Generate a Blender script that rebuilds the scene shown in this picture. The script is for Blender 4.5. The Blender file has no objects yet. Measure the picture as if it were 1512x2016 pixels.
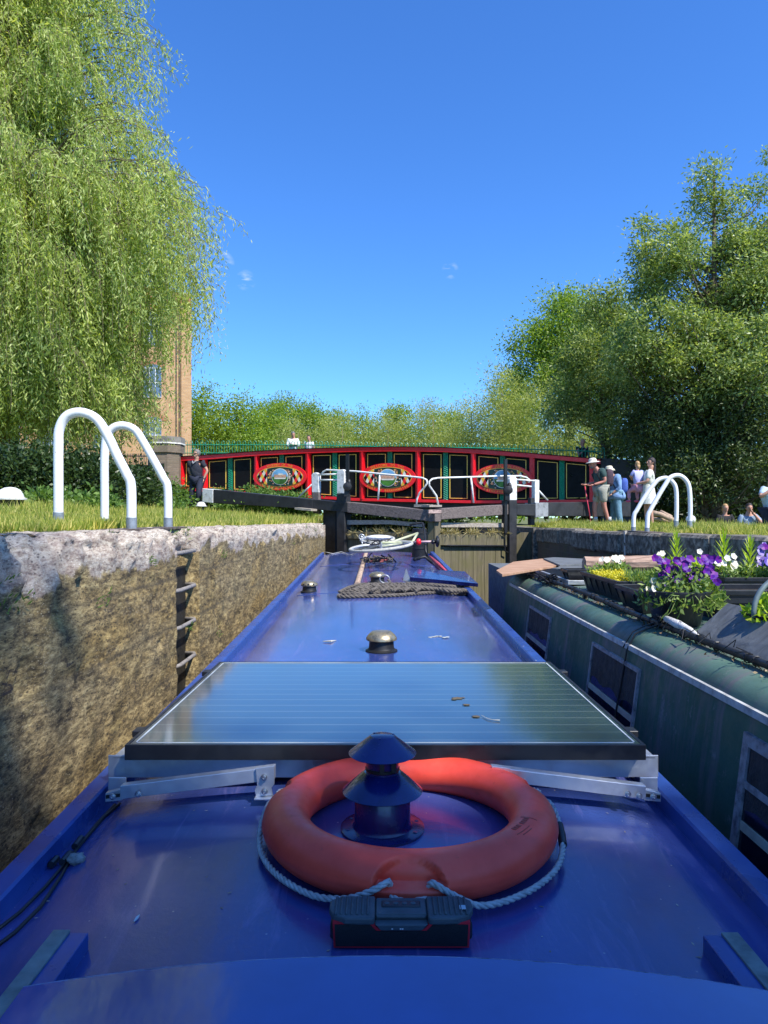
import bpy, bmesh, math, random
import numpy as np
from mathutils import Vector, Matrix, noise

random.seed(7); rng = np.random.default_rng(7)
R = math.radians
SC = bpy.context.scene
COL = SC.collection

# ------------------------------------------------------------------ camera, sky, sun
CAMZ, HOR, F, CX = 2.4, 1018.0, 1400.0, 756.0
cam = bpy.data.cameras.new('camera'); cam_o = bpy.data.objects.new('camera', cam); COL.objects.link(cam_o)
cam_o.location = (0, 0, CAMZ); cam_o.rotation_euler = (R(90), 0, 0)
cam.sensor_fit = 'VERTICAL'; cam.sensor_height = 36.0; cam.lens = 36.0 * F / 2016.0
cam.shift_y = (HOR - 1008.0) / 2016.0
cam.clip_start = 0.05; cam.clip_end = 2000
SC.camera = cam_o

SUN = Vector((0.44, -0.43, 0.79)).normalized()
SUN_EL = math.asin(SUN.z)
world = bpy.data.worlds.new('World'); SC.world = world; world.use_nodes = True
wn = world.node_tree.nodes; wl = world.node_tree.links; wn.clear()
w_out = wn.new('ShaderNodeOutputWorld'); w_bg = wn.new('ShaderNodeBackground')
w_sky = wn.new('ShaderNodeTexSky'); w_sky.sky_type = 'NISHITA'; w_sky.sun_disc = False
w_sky.sun_elevation = SUN_EL; w_sky.sun_rotation = math.atan2(SUN.x, SUN.y)
w_sky.air_density = 1.0; w_sky.dust_density = 0.1; w_sky.ozone_density = 3.5; w_sky.altitude = 50
w_hs = wn.new('ShaderNodeHueSaturation'); w_hs.inputs['Saturation'].default_value = 1.14; w_hs.inputs['Hue'].default_value = 0.505
w_bg.inputs['Strength'].default_value = 0.138
w_tn = wn.new('ShaderNodeMixRGB'); w_tn.blend_type = 'MULTIPLY'; w_tn.inputs[0].default_value = 1; w_tn.inputs[2].default_value = (0.60, 0.95, 1.30, 1)
wl.new(w_sky.outputs[0], w_hs.inputs['Color'])
# a few thin wisps of cloud low over the far trees
w_tc = wn.new('ShaderNodeTexCoord'); w_nz = wn.new('ShaderNodeTexNoise'); w_mp = wn.new('ShaderNodeMapping')
w_mp.inputs['Scale'].default_value = (22, 22, 60); w_nz.inputs['Scale'].default_value = 1.6; w_nz.inputs['Detail'].default_value = 6
wl.new(w_tc.outputs['Generated'], w_mp.inputs[0]); wl.new(w_mp.outputs[0], w_nz.inputs[0])
acc = None
for (px, py, sz) in ((438, 518, .016), (484, 552, .014), (886, 532, .012)):
    d = Vector(((px - CX) / F, 1, (HOR - py) / F)).normalized()
    n = wn.new('ShaderNodeVectorMath'); n.operation = 'DISTANCE'; n.inputs[1].default_value = d
    wl.new(w_tc.outputs['Generated'], n.inputs[0])
    m = wn.new('ShaderNodeMapRange'); m.inputs[1].default_value = sz; m.inputs[2].default_value = 0; m.inputs[3].default_value = 0; m.inputs[4].default_value = 1
    wl.new(n.outputs['Value'], m.inputs[0])
    if acc is None: acc = m.outputs[0]
    else:
        a = wn.new('ShaderNodeMath'); a.operation = 'MAXIMUM'; wl.new(acc, a.inputs[0]); wl.new(m.outputs[0], a.inputs[1]); acc = a.outputs[0]
w_r = wn.new('ShaderNodeMapRange'); w_r.inputs[1].default_value = .48; w_r.inputs[2].default_value = .75; wl.new(w_nz.outputs[0], w_r.inputs[0])
w_m = wn.new('ShaderNodeMath'); w_m.operation = 'MULTIPLY'; wl.new(acc, w_m.inputs[0]); wl.new(w_r.outputs[0], w_m.inputs[1])
w_mx = wn.new('ShaderNodeMixRGB'); w_mx.inputs[2].default_value = (6, 6.3, 7, 1)
wl.new(w_m.outputs[0], w_mx.inputs[0]); wl.new(w_hs.outputs[0], w_tn.inputs[1]); wl.new(w_tn.outputs[0], w_mx.inputs[1])
wl.new(w_mx.outputs[0], w_bg.inputs[0]); wl.new(w_bg.outputs[0], w_out.inputs[0])

sun = bpy.data.lights.new('sun', 'SUN'); sun.energy = 5.0; sun.angle = R(0.53); sun.color = (1.0, 0.955, 0.88)
sun_o = bpy.data.objects.new('sun', sun); COL.objects.link(sun_o)
sun_o.rotation_euler = (-SUN).to_track_quat('-Z', 'Y').to_euler(); sun_o.location = SUN * 60

SC.render.engine = 'CYCLES'
SC.view_settings.view_transform = 'Standard'; SC.view_settings.look = 'None'
SC.view_settings.exposure = 0.58; SC.view_settings.gamma = 1.0
SC.cycles.use_denoising = True
SC.cycles.max_bounces = 6; SC.cycles.transparent_max_bounces = 8; SC.cycles.sample_clamp_indirect = 6

# ------------------------------------------------------------------ helpers
def P(px, py, D):                                   # the place at distance D that is seen at this point
    return Vector(((px - CX) / F * D, D, CAMZ + (HOR - py) / F * D))

class Wall:                                         # a vertical plane standing in plan from a to b
    def __init__(s, pa, Da, pb, Db):
        s.a = Vector(((pa - CX) / F * Da, Da)); s.b = Vector(((pb - CX) / F * Db, Db))
        s.d = (s.b - s.a).normalized(); n = Vector((s.d.y, -s.d.x)); s.n = n if n.y < 0 else -n
    def at(s, px, py, off=0.0):
        k = (px - CX) / F                           # x = k*y on the plane
        a = s.a + s.n * off; t = (k * a.y - a.x) / (s.d.x - k * s.d.y)
        q = a + s.d * t
        z = CAMZ + (HOR - py) / F * q.y
        return Vector((q.x, q.y, z))

class MB:
    def __init__(s): s.v = []; s.f = []; s.m = []; s.mi = 0
    def add(s, vs, fs, mi=None):
        o = len(s.v); s.v += [tuple(v) for v in vs]; k = s.mi if mi is None else mi
        for f in fs: s.f.append(tuple(o + i for i in f)); s.m.append(k)
        return s
    def box(s, c, size, rot=None, bev=0.0):
        hx, hy, hz = size[0] / 2, size[1] / 2, size[2] / 2; c = Vector(c)
        if bev > 0:
            b = min(bev, hx * .9, hy * .9, hz * .9); vs = []; 
            for z, q in ((-hz, b), (-hz + b, 0), (hz - b, 0), (hz, b)):
                for sx, sy in ((-1, -1), (1, -1), (1, 1), (-1, 1)):
                    ax, ay = hx - q, hy - q
                    p1 = Vector((sx * (ax - b * (q == 0)), sy * ay, z)); p2 = Vector((sx * ax, sy * (ay - b * (q == 0)), z))
                    if (sx * sy) > 0: p1, p2 = p2, p1
                    vs += [p1, p2]
            fs = []
            for k in range(3):
                for i in range(8): j = (i + 1) % 8; fs.append((k * 8 + i, k * 8 + j, (k + 1) * 8 + j, (k + 1) * 8 + i))
            fs.append(tuple(range(7, -1, -1))); fs.append(tuple(range(24, 32)))
        else:
            vs = [Vector((x, y, z)) for z in (-hz, hz) for x, y in ((-hx, -hy), (hx, -hy), (hx, hy), (-hx, hy))]
            fs = [(3, 2, 1, 0), (4, 5, 6, 7), (0, 1, 5, 4), (1, 2, 6, 5), (2, 3, 7, 6), (3, 0, 4, 7)]
        if rot is not None: vs = [rot @ v for v in vs]
        return s.add([v + c for v in vs], fs)
    def bar(s, a, b, w, h, up=(0, 0, 1)):           # box between two points
        a = Vector(a); b = Vector(b); d = (b - a); L = d.length; d.normalize(); u = Vector(up)
        sd = d.cross(u); sd = sd.normalized() if sd.length > 1e-6 else Vector((1, 0, 0)); u = sd.cross(d).normalized()
        vs = []
        for p in (a, b):
            for i, j in ((-1, -1), (1, -1), (1, 1), (-1, 1)): vs.append(p + sd * (i * w / 2) + u * (j * h / 2))
        return s.add(vs, [(3, 2, 1, 0), (4, 5, 6, 7), (0, 1, 5, 4), (1, 2, 6, 5), (2, 3, 7, 6), (3, 0, 4, 7)])
    def tube(s, pts, r, n=8, cap=True, closed=False):
        pts = [Vector(p) for p in pts]; N = len(pts); rs = r if isinstance(r, (list, tuple)) else [r] * N
        vs = []; prev = None
        for i, p in enumerate(pts):
            if closed: t = pts[(i + 1) % N] - pts[i - 1]
            else: t = pts[min(i + 1, N - 1)] - pts[max(i - 1, 0)]
            t.normalize()
            if prev is None:
                a = Vector((0, 0, 1)) if abs(t.z) < .9 else Vector((1, 0, 0)); u = t.cross(a).normalized()
            else:
                u = prev - t * prev.dot(t); u = u.normalized() if u.length > 1e-6 else t.orthogonal().normalized()
            prev = u; w = t.cross(u)
            for k in range(n):
                a = 2 * math.pi * k / n; vs.append(p + (u * math.cos(a) + w * math.sin(a)) * rs[i])
        fs = []
        for i in range(N if closed else N - 1):
            j = (i + 1) % N
            for k in range(n): l = (k + 1) % n; fs.append((i * n + k, i * n + l, j * n + l, j * n + k))
        if cap and not closed: fs.append(tuple(range(n - 1, -1, -1))); fs.append(tuple(range((N - 1) * n, N * n)))
        return s.add(vs, fs)
    def lathe(s, c, prof, n=24, axis=None, sx=1, sy=1):  # prof [(r,z)]
        c = Vector(c); vs = []; fs = []
        for r, z in prof:
            for k in range(n):
                a = 2 * math.pi * k / n; v = Vector((r * math.cos(a) * sx, r * math.sin(a) * sy, z))
                if axis is not None: v = axis @ v
                vs.append(c + v)
        for i in range(len(prof) - 1):
            for k in range(n): l = (k + 1) % n; fs.append((i * n + k, i * n + l, (i + 1) * n + l, (i + 1) * n + k))
        if prof[0][0] > 1e-5: fs.append(tuple(range(n - 1, -1, -1)))
        if prof[-1][0] > 1e-5: fs.append(tuple(range((len(prof) - 1) * n, len(prof) * n)))
        return s.add(vs, fs)
    def ball(s, c, r, n=12, m=8, rot=None, fn=None):
        c = Vector(c); r = (r, r, r) if not isinstance(r, (tuple, list)) else r; vs = []; fs = []
        for i in range(m + 1):
            th = math.pi * i / m
            for k in range(n):
                a = 2 * math.pi * k / n; v = Vector((math.sin(th) * math.cos(a), math.sin(th) * math.sin(a), math.cos(th)))
                q = 1.0 if fn is None else fn(v)
                v = Vector((v.x * r[0] * q, v.y * r[1] * q, v.z * r[2] * q))
                if rot is not None: v = rot @ v
                vs.append(c + v)
        for i in range(m):
            for k in range(n): l = (k + 1) % n; fs.append((i * n + k, (i + 1) * n + k, (i + 1) * n + l, i * n + l))
        return s.add(vs, fs)
    def prism(s, front, back):                       # two matching loops
        n = len(front); fs = [tuple(range(n)), tuple(range(2 * n - 1, n - 1, -1))]
        for i in range(n): j = (i + 1) % n; fs.append((i, i + n, j + n, j))
        return s.add(list(front) + list(back), fs)
    def ext(s, pl, poly, o0, o1):                    # poly of (px,row) on a Wall, from offset o0 to o1
        fr = [pl.at(x, y, o1) for x, y in poly]; bk = Vector((pl.n.x, pl.n.y, 0)) * (o0 - o1); return s.prism(fr, [q + bk for q in fr])
    def extY(s, poly, D, th):                        # poly of (px,row) at distance D, th deep behind it
        a = [P(x, y, D) for x, y in poly]; return s.prism(a, [p + Vector((0, th, 0)) for p in a])
    def grid(s, fn, nu, nv):
        vs = [fn(i / nu, j / nv) for j in range(nv + 1) for i in range(nu + 1)]
        fs = [(j * (nu + 1) + i, j * (nu + 1) + i + 1, (j + 1) * (nu + 1) + i + 1, (j + 1) * (nu + 1) + i) for j in range(nv) for i in range(nu)]
        return s.add(vs, fs)
    def build(s, name, mats, parent=None, smooth=False, ang=None, fix=True, bevel=0.0):
        me = bpy.data.meshes.new(name)
        org = Vector((0, 0, 0))
        if parent is not None:
            r = parent
            while r.parent: r = r.parent
            org = r.location
        me.from_pydata([(v[0] - org.x, v[1] - org.y, v[2] - org.z) for v in s.v], [], s.f)
        mats = mats if isinstance(mats, (list, tuple)) else [mats]
        for m in mats: me.materials.append(m)
        me.polygons.foreach_set('material_index', s.m)
        if fix:
            b = bmesh.new(); b.from_mesh(me); bmesh.ops.recalc_face_normals(b, faces=b.faces); b.to_mesh(me); b.free()
        if smooth: me.polygons.foreach_set('use_smooth', [True] * len(me.polygons))
        if smooth and ang: me.set_sharp_from_angle(angle=R(ang))
        me.update()
        o = bpy.data.objects.new(name, me); COL.objects.link(o); o.parent = parent
        if bevel > 0:
            md = o.modifiers.new('bevel', 'BEVEL'); md.width = bevel; md.segments = 2; md.limit_method = 'ANGLE'; md.angle_limit = R(40)
        return o

def tag(o, label=None, cat=None, group=None, kind=None):
    if label: o['label'] = label
    if cat: o['category'] = cat
    if group: o['group'] = group
    if kind: o['kind'] = kind
    return o
def thing(name, label, cat, loc=(0, 0, 0), group=None):
    o = bpy.data.objects.new(name, None); COL.objects.link(o); o.location = loc; o.empty_display_size = .2
    return tag(o, label, cat, group)

# ------------------------------------------------------------------ materials
MATS = {}
class NT:
    def __init__(s, name):
        s.m = bpy.data.materials.new(name); s.m.use_nodes = True; s.t = s.m.node_tree; s.n = s.t.nodes; s.l = s.t.links
        s.b = s.n['Principled BSDF']; s.out = s.n['Material Output']; s.tc = None
    def co(s, kind='Object'):
        if s.tc is None: s.tc = s.n.new('ShaderNodeTexCoord')
        return s.tc.outputs[kind]
    def map(s, scale=(1, 1, 1), rot=(0, 0, 0), loc=(0, 0, 0), src=None):
        m = s.n.new('ShaderNodeMapping'); m.inputs['Scale'].default_value = scale; m.inputs['Rotation'].default_value = rot; m.inputs['Location'].default_value = loc
        s.l.new(src if src is not None else s.co(), m.inputs[0]); return m.outputs[0]
    def noise(s, sc=5, det=4, rough=.55, dist=0, vec=None):
        n = s.n.new('ShaderNodeTexNoise'); n.inputs['Scale'].default_value = sc; n.inputs['Detail'].default_value = det
        n.inputs['Roughness'].default_value = rough; n.inputs['Distortion'].default_value = dist
        s.l.new(vec if vec is not None else s.co(), n.inputs['Vector']); return n.outputs['Fac']
    def voro(s, sc=5, feat='F1', vec=None, out='Distance'):
        n = s.n.new('ShaderNodeTexVoronoi'); n.feature = feat; n.inputs['Scale'].default_value = sc
        s.l.new(vec if vec is not None else s.co(), n.inputs['Vector']); return n.outputs[out]
    def ramp(s, src, stops, interp='LINEAR'):
        r = s.n.new('ShaderNodeValToRGB'); cr = r.color_ramp; cr.interpolation = interp
        while len(cr.elements) < len(stops): cr.elements.new(.5)
        for e, (p, c) in zip(cr.elements, stops):
            e.position = p; e.color = (c[0], c[1], c[2], 1) if isinstance(c, (tuple, list)) else (c, c, c, 1)
        s.l.new(src, r.inputs[0]); return r.outputs[0]
    def mix(s, f, a, b, mode='MIX'):
        m = s.n.new('ShaderNodeMixRGB'); m.blend_type = mode
        for k, v in ((0, f), (1, a), (2, b)):
            if hasattr(v, 'links') or hasattr(v, 'is_linked'): s.l.new(v, m.inputs[k])
            elif isinstance(v, (tuple, list)): m.inputs[k].default_value = (v[0], v[1], v[2], 1)
            else: m.inputs[k].default_value = v if k == 0 else (v, v, v, 1)
        return m.outputs[0]
    def math(s, op, a, b=None, c=None):
        m = s.n.new('ShaderNodeMath'); m.operation = op
        for k, v in ((0, a), (1, b), (2, c)):
            if v is None: continue
            if hasattr(v, 'is_linked'): s.l.new(v, m.inputs[k])
            else: m.inputs[k].default_value = v
        return m.outputs[0]
    def bump(s, h, st=.3, d=.01, nrm=None):
        b = s.n.new('ShaderNodeBump'); b.inputs['Strength'].default_value = st; b.inputs['Distance'].default_value = d
        s.l.new(h, b.inputs['Height'])
        if nrm is not None: s.l.new(nrm, b.inputs['Normal'])
        s.l.new(b.outputs[0], s.b.inputs['Normal']); return b.outputs[0]
    def set(s, **k):
        nm = {'col': 'Base Color', 'rough': 'Roughness', 'metal': 'Metallic', 'spec': 'Specular IOR Level', 'coat': 'Coat Weight', 'coatr': 'Coat Roughness', 'sub': 'Subsurface Weight', 'trans': 'Transmission Weight'}
        for a, v in k.items():
            i = s.b.inputs[nm[a]]
            if hasattr(v, 'is_linked'): s.l.new(v, i)
            elif isinstance(v, (tuple, list)): i.default_value = (v[0], v[1], v[2], 1)
            else: i.default_value = v
        return s

def paint(name, col, rough=.5, metal=0.0, var=.25, sc=6, bump=.1, bd=.003, col2=None, coat=0.0, bsc=None, spec=.5):
    if name in MATS: return MATS[name]
    t = NT(name); nz = t.noise(sc, 5, .6)
    c2 = col2 if col2 else tuple(c * (1 - var * 1.6) for c in col)
    c3 = tuple(min(1, c * (1 + var)) for c in col)
    t.set(col=t.ramp(nz, [(.3, c2), (.5, col), (.72, c3)]), rough=t.ramp(t.noise(sc * 3, 4), [(.3, max(.02, rough - .1)), (.7, min(1, rough + .12))]), metal=metal, coat=coat, spec=spec)
    if bump > 0: t.bump(t.noise(bsc or sc * 6, 4, .6), bump, bd)
    MATS[name] = t.m; return t.m

def leafmat(name, c1, c2, c3, tr=.35, rough=.5, big=.35):
    t = NT(name)
    g = t.n.new('ShaderNodeNewGeometry'); rnd = g.outputs['Random Per Island']
    base = t.ramp(rnd, [(0, c1), (.5, c2), (1, c3)])
    nz = t.noise(big, 3, .5)
    base = t.mix(t.ramp(nz, [(.35, 0.0), (.65, .55)]), base, t.mix(1, base, (1.35, 1.2, .75), 'MULTIPLY'))
    t.set(col=base, rough=rough, spec=.35)
    tl = t.n.new('ShaderNodeBsdfTranslucent'); t.l.new(t.mix(1, base, (1.5, 1.5, .6), 'MULTIPLY'), tl.inputs[0])
    ms = t.n.new('ShaderNodeMixShader'); ms.inputs[0].default_value = tr
    t.l.new(t.b.outputs[0], ms.inputs[1]); t.l.new(tl.outputs[0], ms.inputs[2]); t.l.new(ms.outputs[0], t.out.inputs[0])
    MATS[name] = t.m; return t.m

def brickmat(name, c1, c2, mortar, axis='x', scale=1.0, mossy=0.0, bw=.225, bh=.075):
    t = NT(name)
    rot = (R(90), 0, 0) if axis == 'x' else (R(90), 0, R(90))
    # brick texture reads x and y: lay the wall's run on x, its height on y
    sx = t.n.new('ShaderNodeSeparateXYZ'); t.l.new(t.co(), sx.inputs[0])
    cx = t.n.new('ShaderNodeCombineXYZ')
    if axis == 'x': t.l.new(sx.outputs[0], cx.inputs[0])
    elif axis == 'y': t.l.new(sx.outputs[1], cx.inputs[0])
    else: t.l.new(t.math('ADD', sx.outputs[0], sx.outputs[1]), cx.inputs[0])
    t.l.new(sx.outputs[2], cx.inputs[1])
    b = t.n.new('ShaderNodeTexBrick'); b.inputs['Scale'].default_value = 1 / scale
    b.inputs['Brick Width'].default_value = bw; b.inputs['Row Height'].default_value = bh; b.inputs['Mortar Size'].default_value = .006
    b.inputs['Color1'].default_value = (*c1, 1); b.inputs['Color2'].default_value = (*c2, 1); b.inputs['Mortar'].default_value = (*mortar, 1)
    b.inputs['Bias'].default_value = -.1
    t.l.new(cx.outputs[0], b.inputs['Vector'])
    c = t.mix(t.ramp(t.noise(1.2, 5, .6), [(.35, .0), (.7, .55)]), b.outputs['Color'], tuple(x * .6 for x in c2))
    if mossy: c = t.mix(t.ramp(t.noise(2.5, 5, .65), [(.45, .0), (.62, mossy)]), c, (.07, .085, .03))
    t.set(col=c, rough=.9); t.bump(t.mix(.3, t.math('SUBTRACT', 1.0, b.outputs['Fac']), t.noise(60, 3)), .6, .01)
    MATS[name] = t.m; return t.m

# ------------------------------------------------------------------ scatter of small leaves
def quads(name, base, d, s, L, W, mat, parent=None, origin=None, mid=.45):
    """base Nx3 points, d Nx3 unit directions, s Nx3 side vectors, L, W arrays: one rhombic leaf each"""
    N = len(base); L = np.broadcast_to(L, (N,))[:, None]; W = np.broadcast_to(W, (N,))[:, None]
    v = np.empty((N, 4, 3)); v[:, 0] = base; v[:, 1] = base + d * L * mid + s * W / 2; v[:, 2] = base + d * L; v[:, 3] = base + d * L * mid - s * W / 2
    if parent is not None:
        r = parent
        while r.parent: r = r.parent
        v -= np.array(r.location)
    me = bpy.data.meshes.new(name); me.vertices.add(N * 4); me.vertices.foreach_set('co', v.astype(np.float32).ravel())
    me.loops.add(N * 4); me.loops.foreach_set('vertex_index', np.arange(N * 4, dtype=np.int32))
    me.polygons.add(N); me.polygons.foreach_set('loop_start', np.arange(0, N * 4, 4, dtype=np.int32))
    me.update(calc_edges=True); me.materials.append(mat)
    o = bpy.data.objects.new(name, me); COL.objects.link(o); o.parent = parent
    return o
def unit(a): return a / (np.linalg.norm(a, axis=1, keepdims=True) + 1e-9)
def rand_dirs(N, bias=(0, 0, 0), k=1.0): return unit(rng.normal(size=(N, 3)) * k + np.array(bias))
def sides(d):
    N = len(d); return unit(np.cross(d, rng.normal(size=(N, 3))))
# ------------------------------------------------------------------ shared materials
WHITE = paint('white_paint', (.74, .73, .70), .42, var=.1, sc=14, bump=.25, bd=.001, col2=(.46, .43, .38))
BLACKP = paint('black_paint', (.010, .010, .010), .5, var=.3, sc=8, bump=.15)
SLOT_SHADE = paint('dark_slot_shade', (.012, .010, .006), .7, var=.5, sc=12, bump=.5, bd=.01)  # near-black colour stands in for the shade inside the ladder slot
BLACKW = paint('black_timber', (.022, .022, .024), .6, var=.4, sc=5, bump=.3, bd=.004)
REDP = paint('red_paint', (.78, .010, .020), .35, var=.08, sc=4, bump=.05)
GREENP = paint('green_paint', (.006, .26, .15), .4, var=.12, sc=20, bump=.3, bd=.004)
YELLOW = paint('yellow_line', (.85, .55, .10), .5, var=.1, bump=0)
PANELB = paint('bridge_black', (.006, .0062, .007), .55, var=.3, sc=3, bump=.05, spec=.15)
GALV = paint('galvanised_steel', (.32, .34, .36), .4, metal=.5, var=.2, sc=30, bump=.15, bd=.001)
ALU = paint('aluminium', (.60, .63, .66), .38, metal=.75, var=.08, sc=12, bump=.04, bd=.001)
STEELB = paint('bolt_steel', (.55, .55, .55), .25, metal=.9, var=.1, bump=0)
RUSTY = paint('rusty_metal', (.13, .10, .085), .7, metal=.2, var=.4, sc=25, bump=.4, bd=.002)
BRASS = paint('weathered_brass', (.40, .33, .20), .34, metal=.75, var=.3, sc=30, bump=.15, bd=.001, col2=(.17, .15, .10))
DIRT = paint('bare_earth', (.12, .09, .055), .95, var=.4, sc=3, bump=.6, bd=.03)
SOIL = paint('potting_soil', (.03, .022, .016), .95, var=.4, sc=40, bump=.8, bd=.01)
CABLE = paint('black_cable', (.012, .012, .012), .45, var=.2, bump=0)
BARK = paint('bark', (.11, .085, .06), .9, var=.45, sc=9, bump=.8, bd=.02, col2=(.03, .025, .02))
BARKW = paint('willow_bark', (.17, .14, .08), .9, var=.4, sc=9, bump=.7, bd=.02)
PLASTIC = paint('black_plastic', (.014, .015, .018), .38, var=.25, sc=8, bump=.12, bd=.002)

def wood(name, c1, c2, sc=(2, 40, 40), moss=0.0):
    t = NT(name); v = t.map(sc); nz = t.noise(1.0, 6, .65, .6, v)
    c = t.ramp(nz, [(.28, c1), (.55, c2), (.78, tuple(min(1, x * 1.35) for x in c2))])
    if moss: c = t.mix(t.ramp(t.noise(3.5, 5, .6), [(.42, 0.0), (.65, moss)]), c, (.11, .105, .03))
    t.set(col=c, rough=.85); t.bump(nz, .6, .006); MATS[name] = t.m; return t.m
WOODG = wood('weathered_beam_timber', (.055, .042, .038), (.17, .135, .12))
WOODL = wood('pale_plank_timber', (.17, .14, .11), (.38, .33, .27))
WOODV = wood('wet_gate_timber', (.050, .042, .022), (.155, .132, .078), (30, 30, 1.2), .55)
PLY = wood('plywood', (.25, .12, .06), (.42, .25, .15), (4, 14, 4))
GREYB = wood('grey_board', (.06, .065, .068), (.13, .14, .145), (6, 14, 14))
POLEW = wood('pole_wood', (.22, .14, .09), (.46, .33, .23), (60, 5, 60))
LOGW = wood('split_log', (.16, .09, .06), (.42, .28, .20), (6, 40, 40))

def m_stone_wall():
    t = NT('lock_wall_stone'); V = t.map((1, .32, 1.1))
    # height above the water decides where pale rough coping turns to weedy wall
    sp = t.n.new('ShaderNodeSeparateXYZ'); t.l.new(t.co(), sp.inputs[0])
    nb = t.noise(2.2, 5, .6)
    edge = t.math('ADD', sp.outputs[2], t.math('MULTIPLY', t.math('SUBTRACT', nb, .5), .5))
    near = t.n.new('ShaderNodeMapRange'); near.inputs[1].default_value = -.6; near.inputs[2].default_value = -2.0; near.inputs[3].default_value = 0; near.inputs[4].default_value = .03; t.l.new(sp.outputs[1], near.inputs[0])
    far = t.n.new('ShaderNodeMapRange'); far.inputs[1].default_value = 3; far.inputs[2].default_value = 10; far.inputs[3].default_value = 0; far.inputs[4].default_value = .13; t.l.new(sp.outputs[1], far.inputs[0])
    edge = t.math('ADD', edge, t.math('ADD', near.outputs[0], far.outputs[0]))
    cop = t.ramp(t.math('MULTIPLY', edge, .4), [(.4 * 2.155, 0.0), (.4 * 2.17, 1.0)])
    n1 = t.noise(62, 8, .8, 0, V); n2 = t.noise(4, 5, .6, 0, V); n3 = t.noise(170, 5, .75, 0, V); n4 = t.noise(1.7, 6, .65, .5, V); n5 = t.noise(20, 7, .78, 0, V)
    g1 = t.mix(.5, n1, n5); vor = t.voro(34, 'F1', V)
    pale = t.ramp(g1, [(.38, (.05, .033, .024)), (.45, (.26, .20, .16)), (.51, (.42, .36, .285)), (.60, (.64, .57, .465))])
    pale = t.mix(t.ramp(n2, [(.48, 0.0), (.7, .55)]), pale, (.27, .19, .165))
    pale = t.mix(t.ramp(n5, [(.60, 0.0), (.64, .8)]), pale, (.08, .06, .055))
    moss = t.ramp(g1, [(.38, (.014, .010, .006)), (.45, (.10, .073, .034)), (.51, (.25, .185, .085)), (.60, (.52, .41, .20))])
    moss = t.mix(t.ramp(n4, [(.46, 0.0), (.62, .75)]), moss, t.mix(1, moss, (1.05, .92, .58), 'MULTIPLY'))
    moss = t.mix(t.ramp(t.noise(6, 6, .7), [(.52, 0.0), (.66, .7)]), moss, t.mix(1, moss, (.50, .55, .55), 'MULTIPLY'))
    moss = t.mix(t.ramp(t.noise(11, 6, .75, 1.0, t.map((1, .4, 1.3))), [(.61, 0.0), (.65, .9)]), moss, (.025, .018, .02))
    # block courses run level along the wall
    cw = t.math('FRACT', t.math('MULTIPLY', t.math('ADD', sp.outputs[2], t.math('MULTIPLY', n2, .06)), 3.4))
    line = t.ramp(cw, [(.0, 1.0), (.07, 0.0), (.93, 0.0), (1.0, 1.0)])
    moss = t.mix(t.math('MULTIPLY', line, t.ramp(n4, [(.35, .15), (.6, .85)])), moss, (.045, .035, .02))
    # damp foot of the wall
    dz = t.math('ADD', sp.outputs[2], t.math('MULTIPLY', t.math('SUBTRACT', n4, .5), .9)); damp = t.ramp(dz, [(.35, 1.0), (1.0, 0.0)])
    # open pits and pale grit, a centimetre or less across
    gate = t.noise(3.1, 5, .7, 0, V)
    pt = t.math('MULTIPLY', t.ramp(t.voro(60, 'F1', t.map((1, .55, 1))), [(.16, 1.0), (.30, 0.0)]), t.ramp(gate, [(.40, 0.0), (.55, 1.0)]))
    gt = t.math('MULTIPLY', t.ramp(t.voro(85, 'F1', t.map((1, .55, 1), (0, 0, 0), (3, 5, 1))), [(.14, 1.0), (.26, 0.0)]), t.ramp(gate, [(.42, 1.0), (.60, 0.0)]))
    pale = t.mix(t.math('MULTIPLY', pt, .8), pale, (.07, .05, .045)); moss = t.mix(t.math('MULTIPLY', pt, .85), moss, (.02, .016, .010))
    moss = t.mix(t.math('MULTIPLY', gt, .6), moss, (.50, .43, .28)); pale = t.mix(t.math('MULTIPLY', gt, .6), pale, (.74, .69, .62))
    c = t.mix(cop, moss, pale); c = t.mix(t.math('MULTIPLY', damp, .7), c, (.04, .034, .022))
    t.set(col=c, rough=.92)
    h = t.mix(.5, g1, n3); h = t.mix(.2, h, vor)
    t.bump(h, 1.0, .014); MATS['wallstone'] = t.m; return t.m
STONEL = m_stone_wall()

def m_coping_right():
    t = NT('dark_coping_stone'); n1 = t.noise(14, 6, .65); n2 = t.noise(2.4, 5, .6)
    c = t.ramp(n1, [(.38, (.05, .042, .03)), (.5, (.15, .13, .10)), (.62, (.32, .29, .23))])
    c = t.mix(t.ramp(n2, [(.45, 0.0), (.65, .7)]), c, (.06, .052, .04))
    t.set(col=c, rough=.9); t.bump(n1, .6, .012); return t.m
STONER = m_coping_right()
BRICKDARK = brickmat('sooty_wall_brick', (.06, .05, .04), (.11, .085, .06), (.09, .08, .065), 'y', 1.6, .5)
BRICKBUFF = brickmat('buff_mill_brick', (.46, .25, .11), (.60, .36, .17), (.42, .36, .28), 'x', 1.3)
BRICKBUFFY = brickmat('buff_mill_brick_side', (.38, .24, .12), (.50, .34, .18), (.42, .36, .28), 'y', 1.3)
BRICKRED = brickmat('red_mill_brick', (.42, .13, .07), (.50, .18, .10), (.42, .30, .22), 'x', 1.3)
BRICKGREY = brickmat('brown_pier_brick', (.16, .12, .09), (.25, .19, .14), (.20, .18, .15), 'xy', 1.0, .15)

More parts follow.
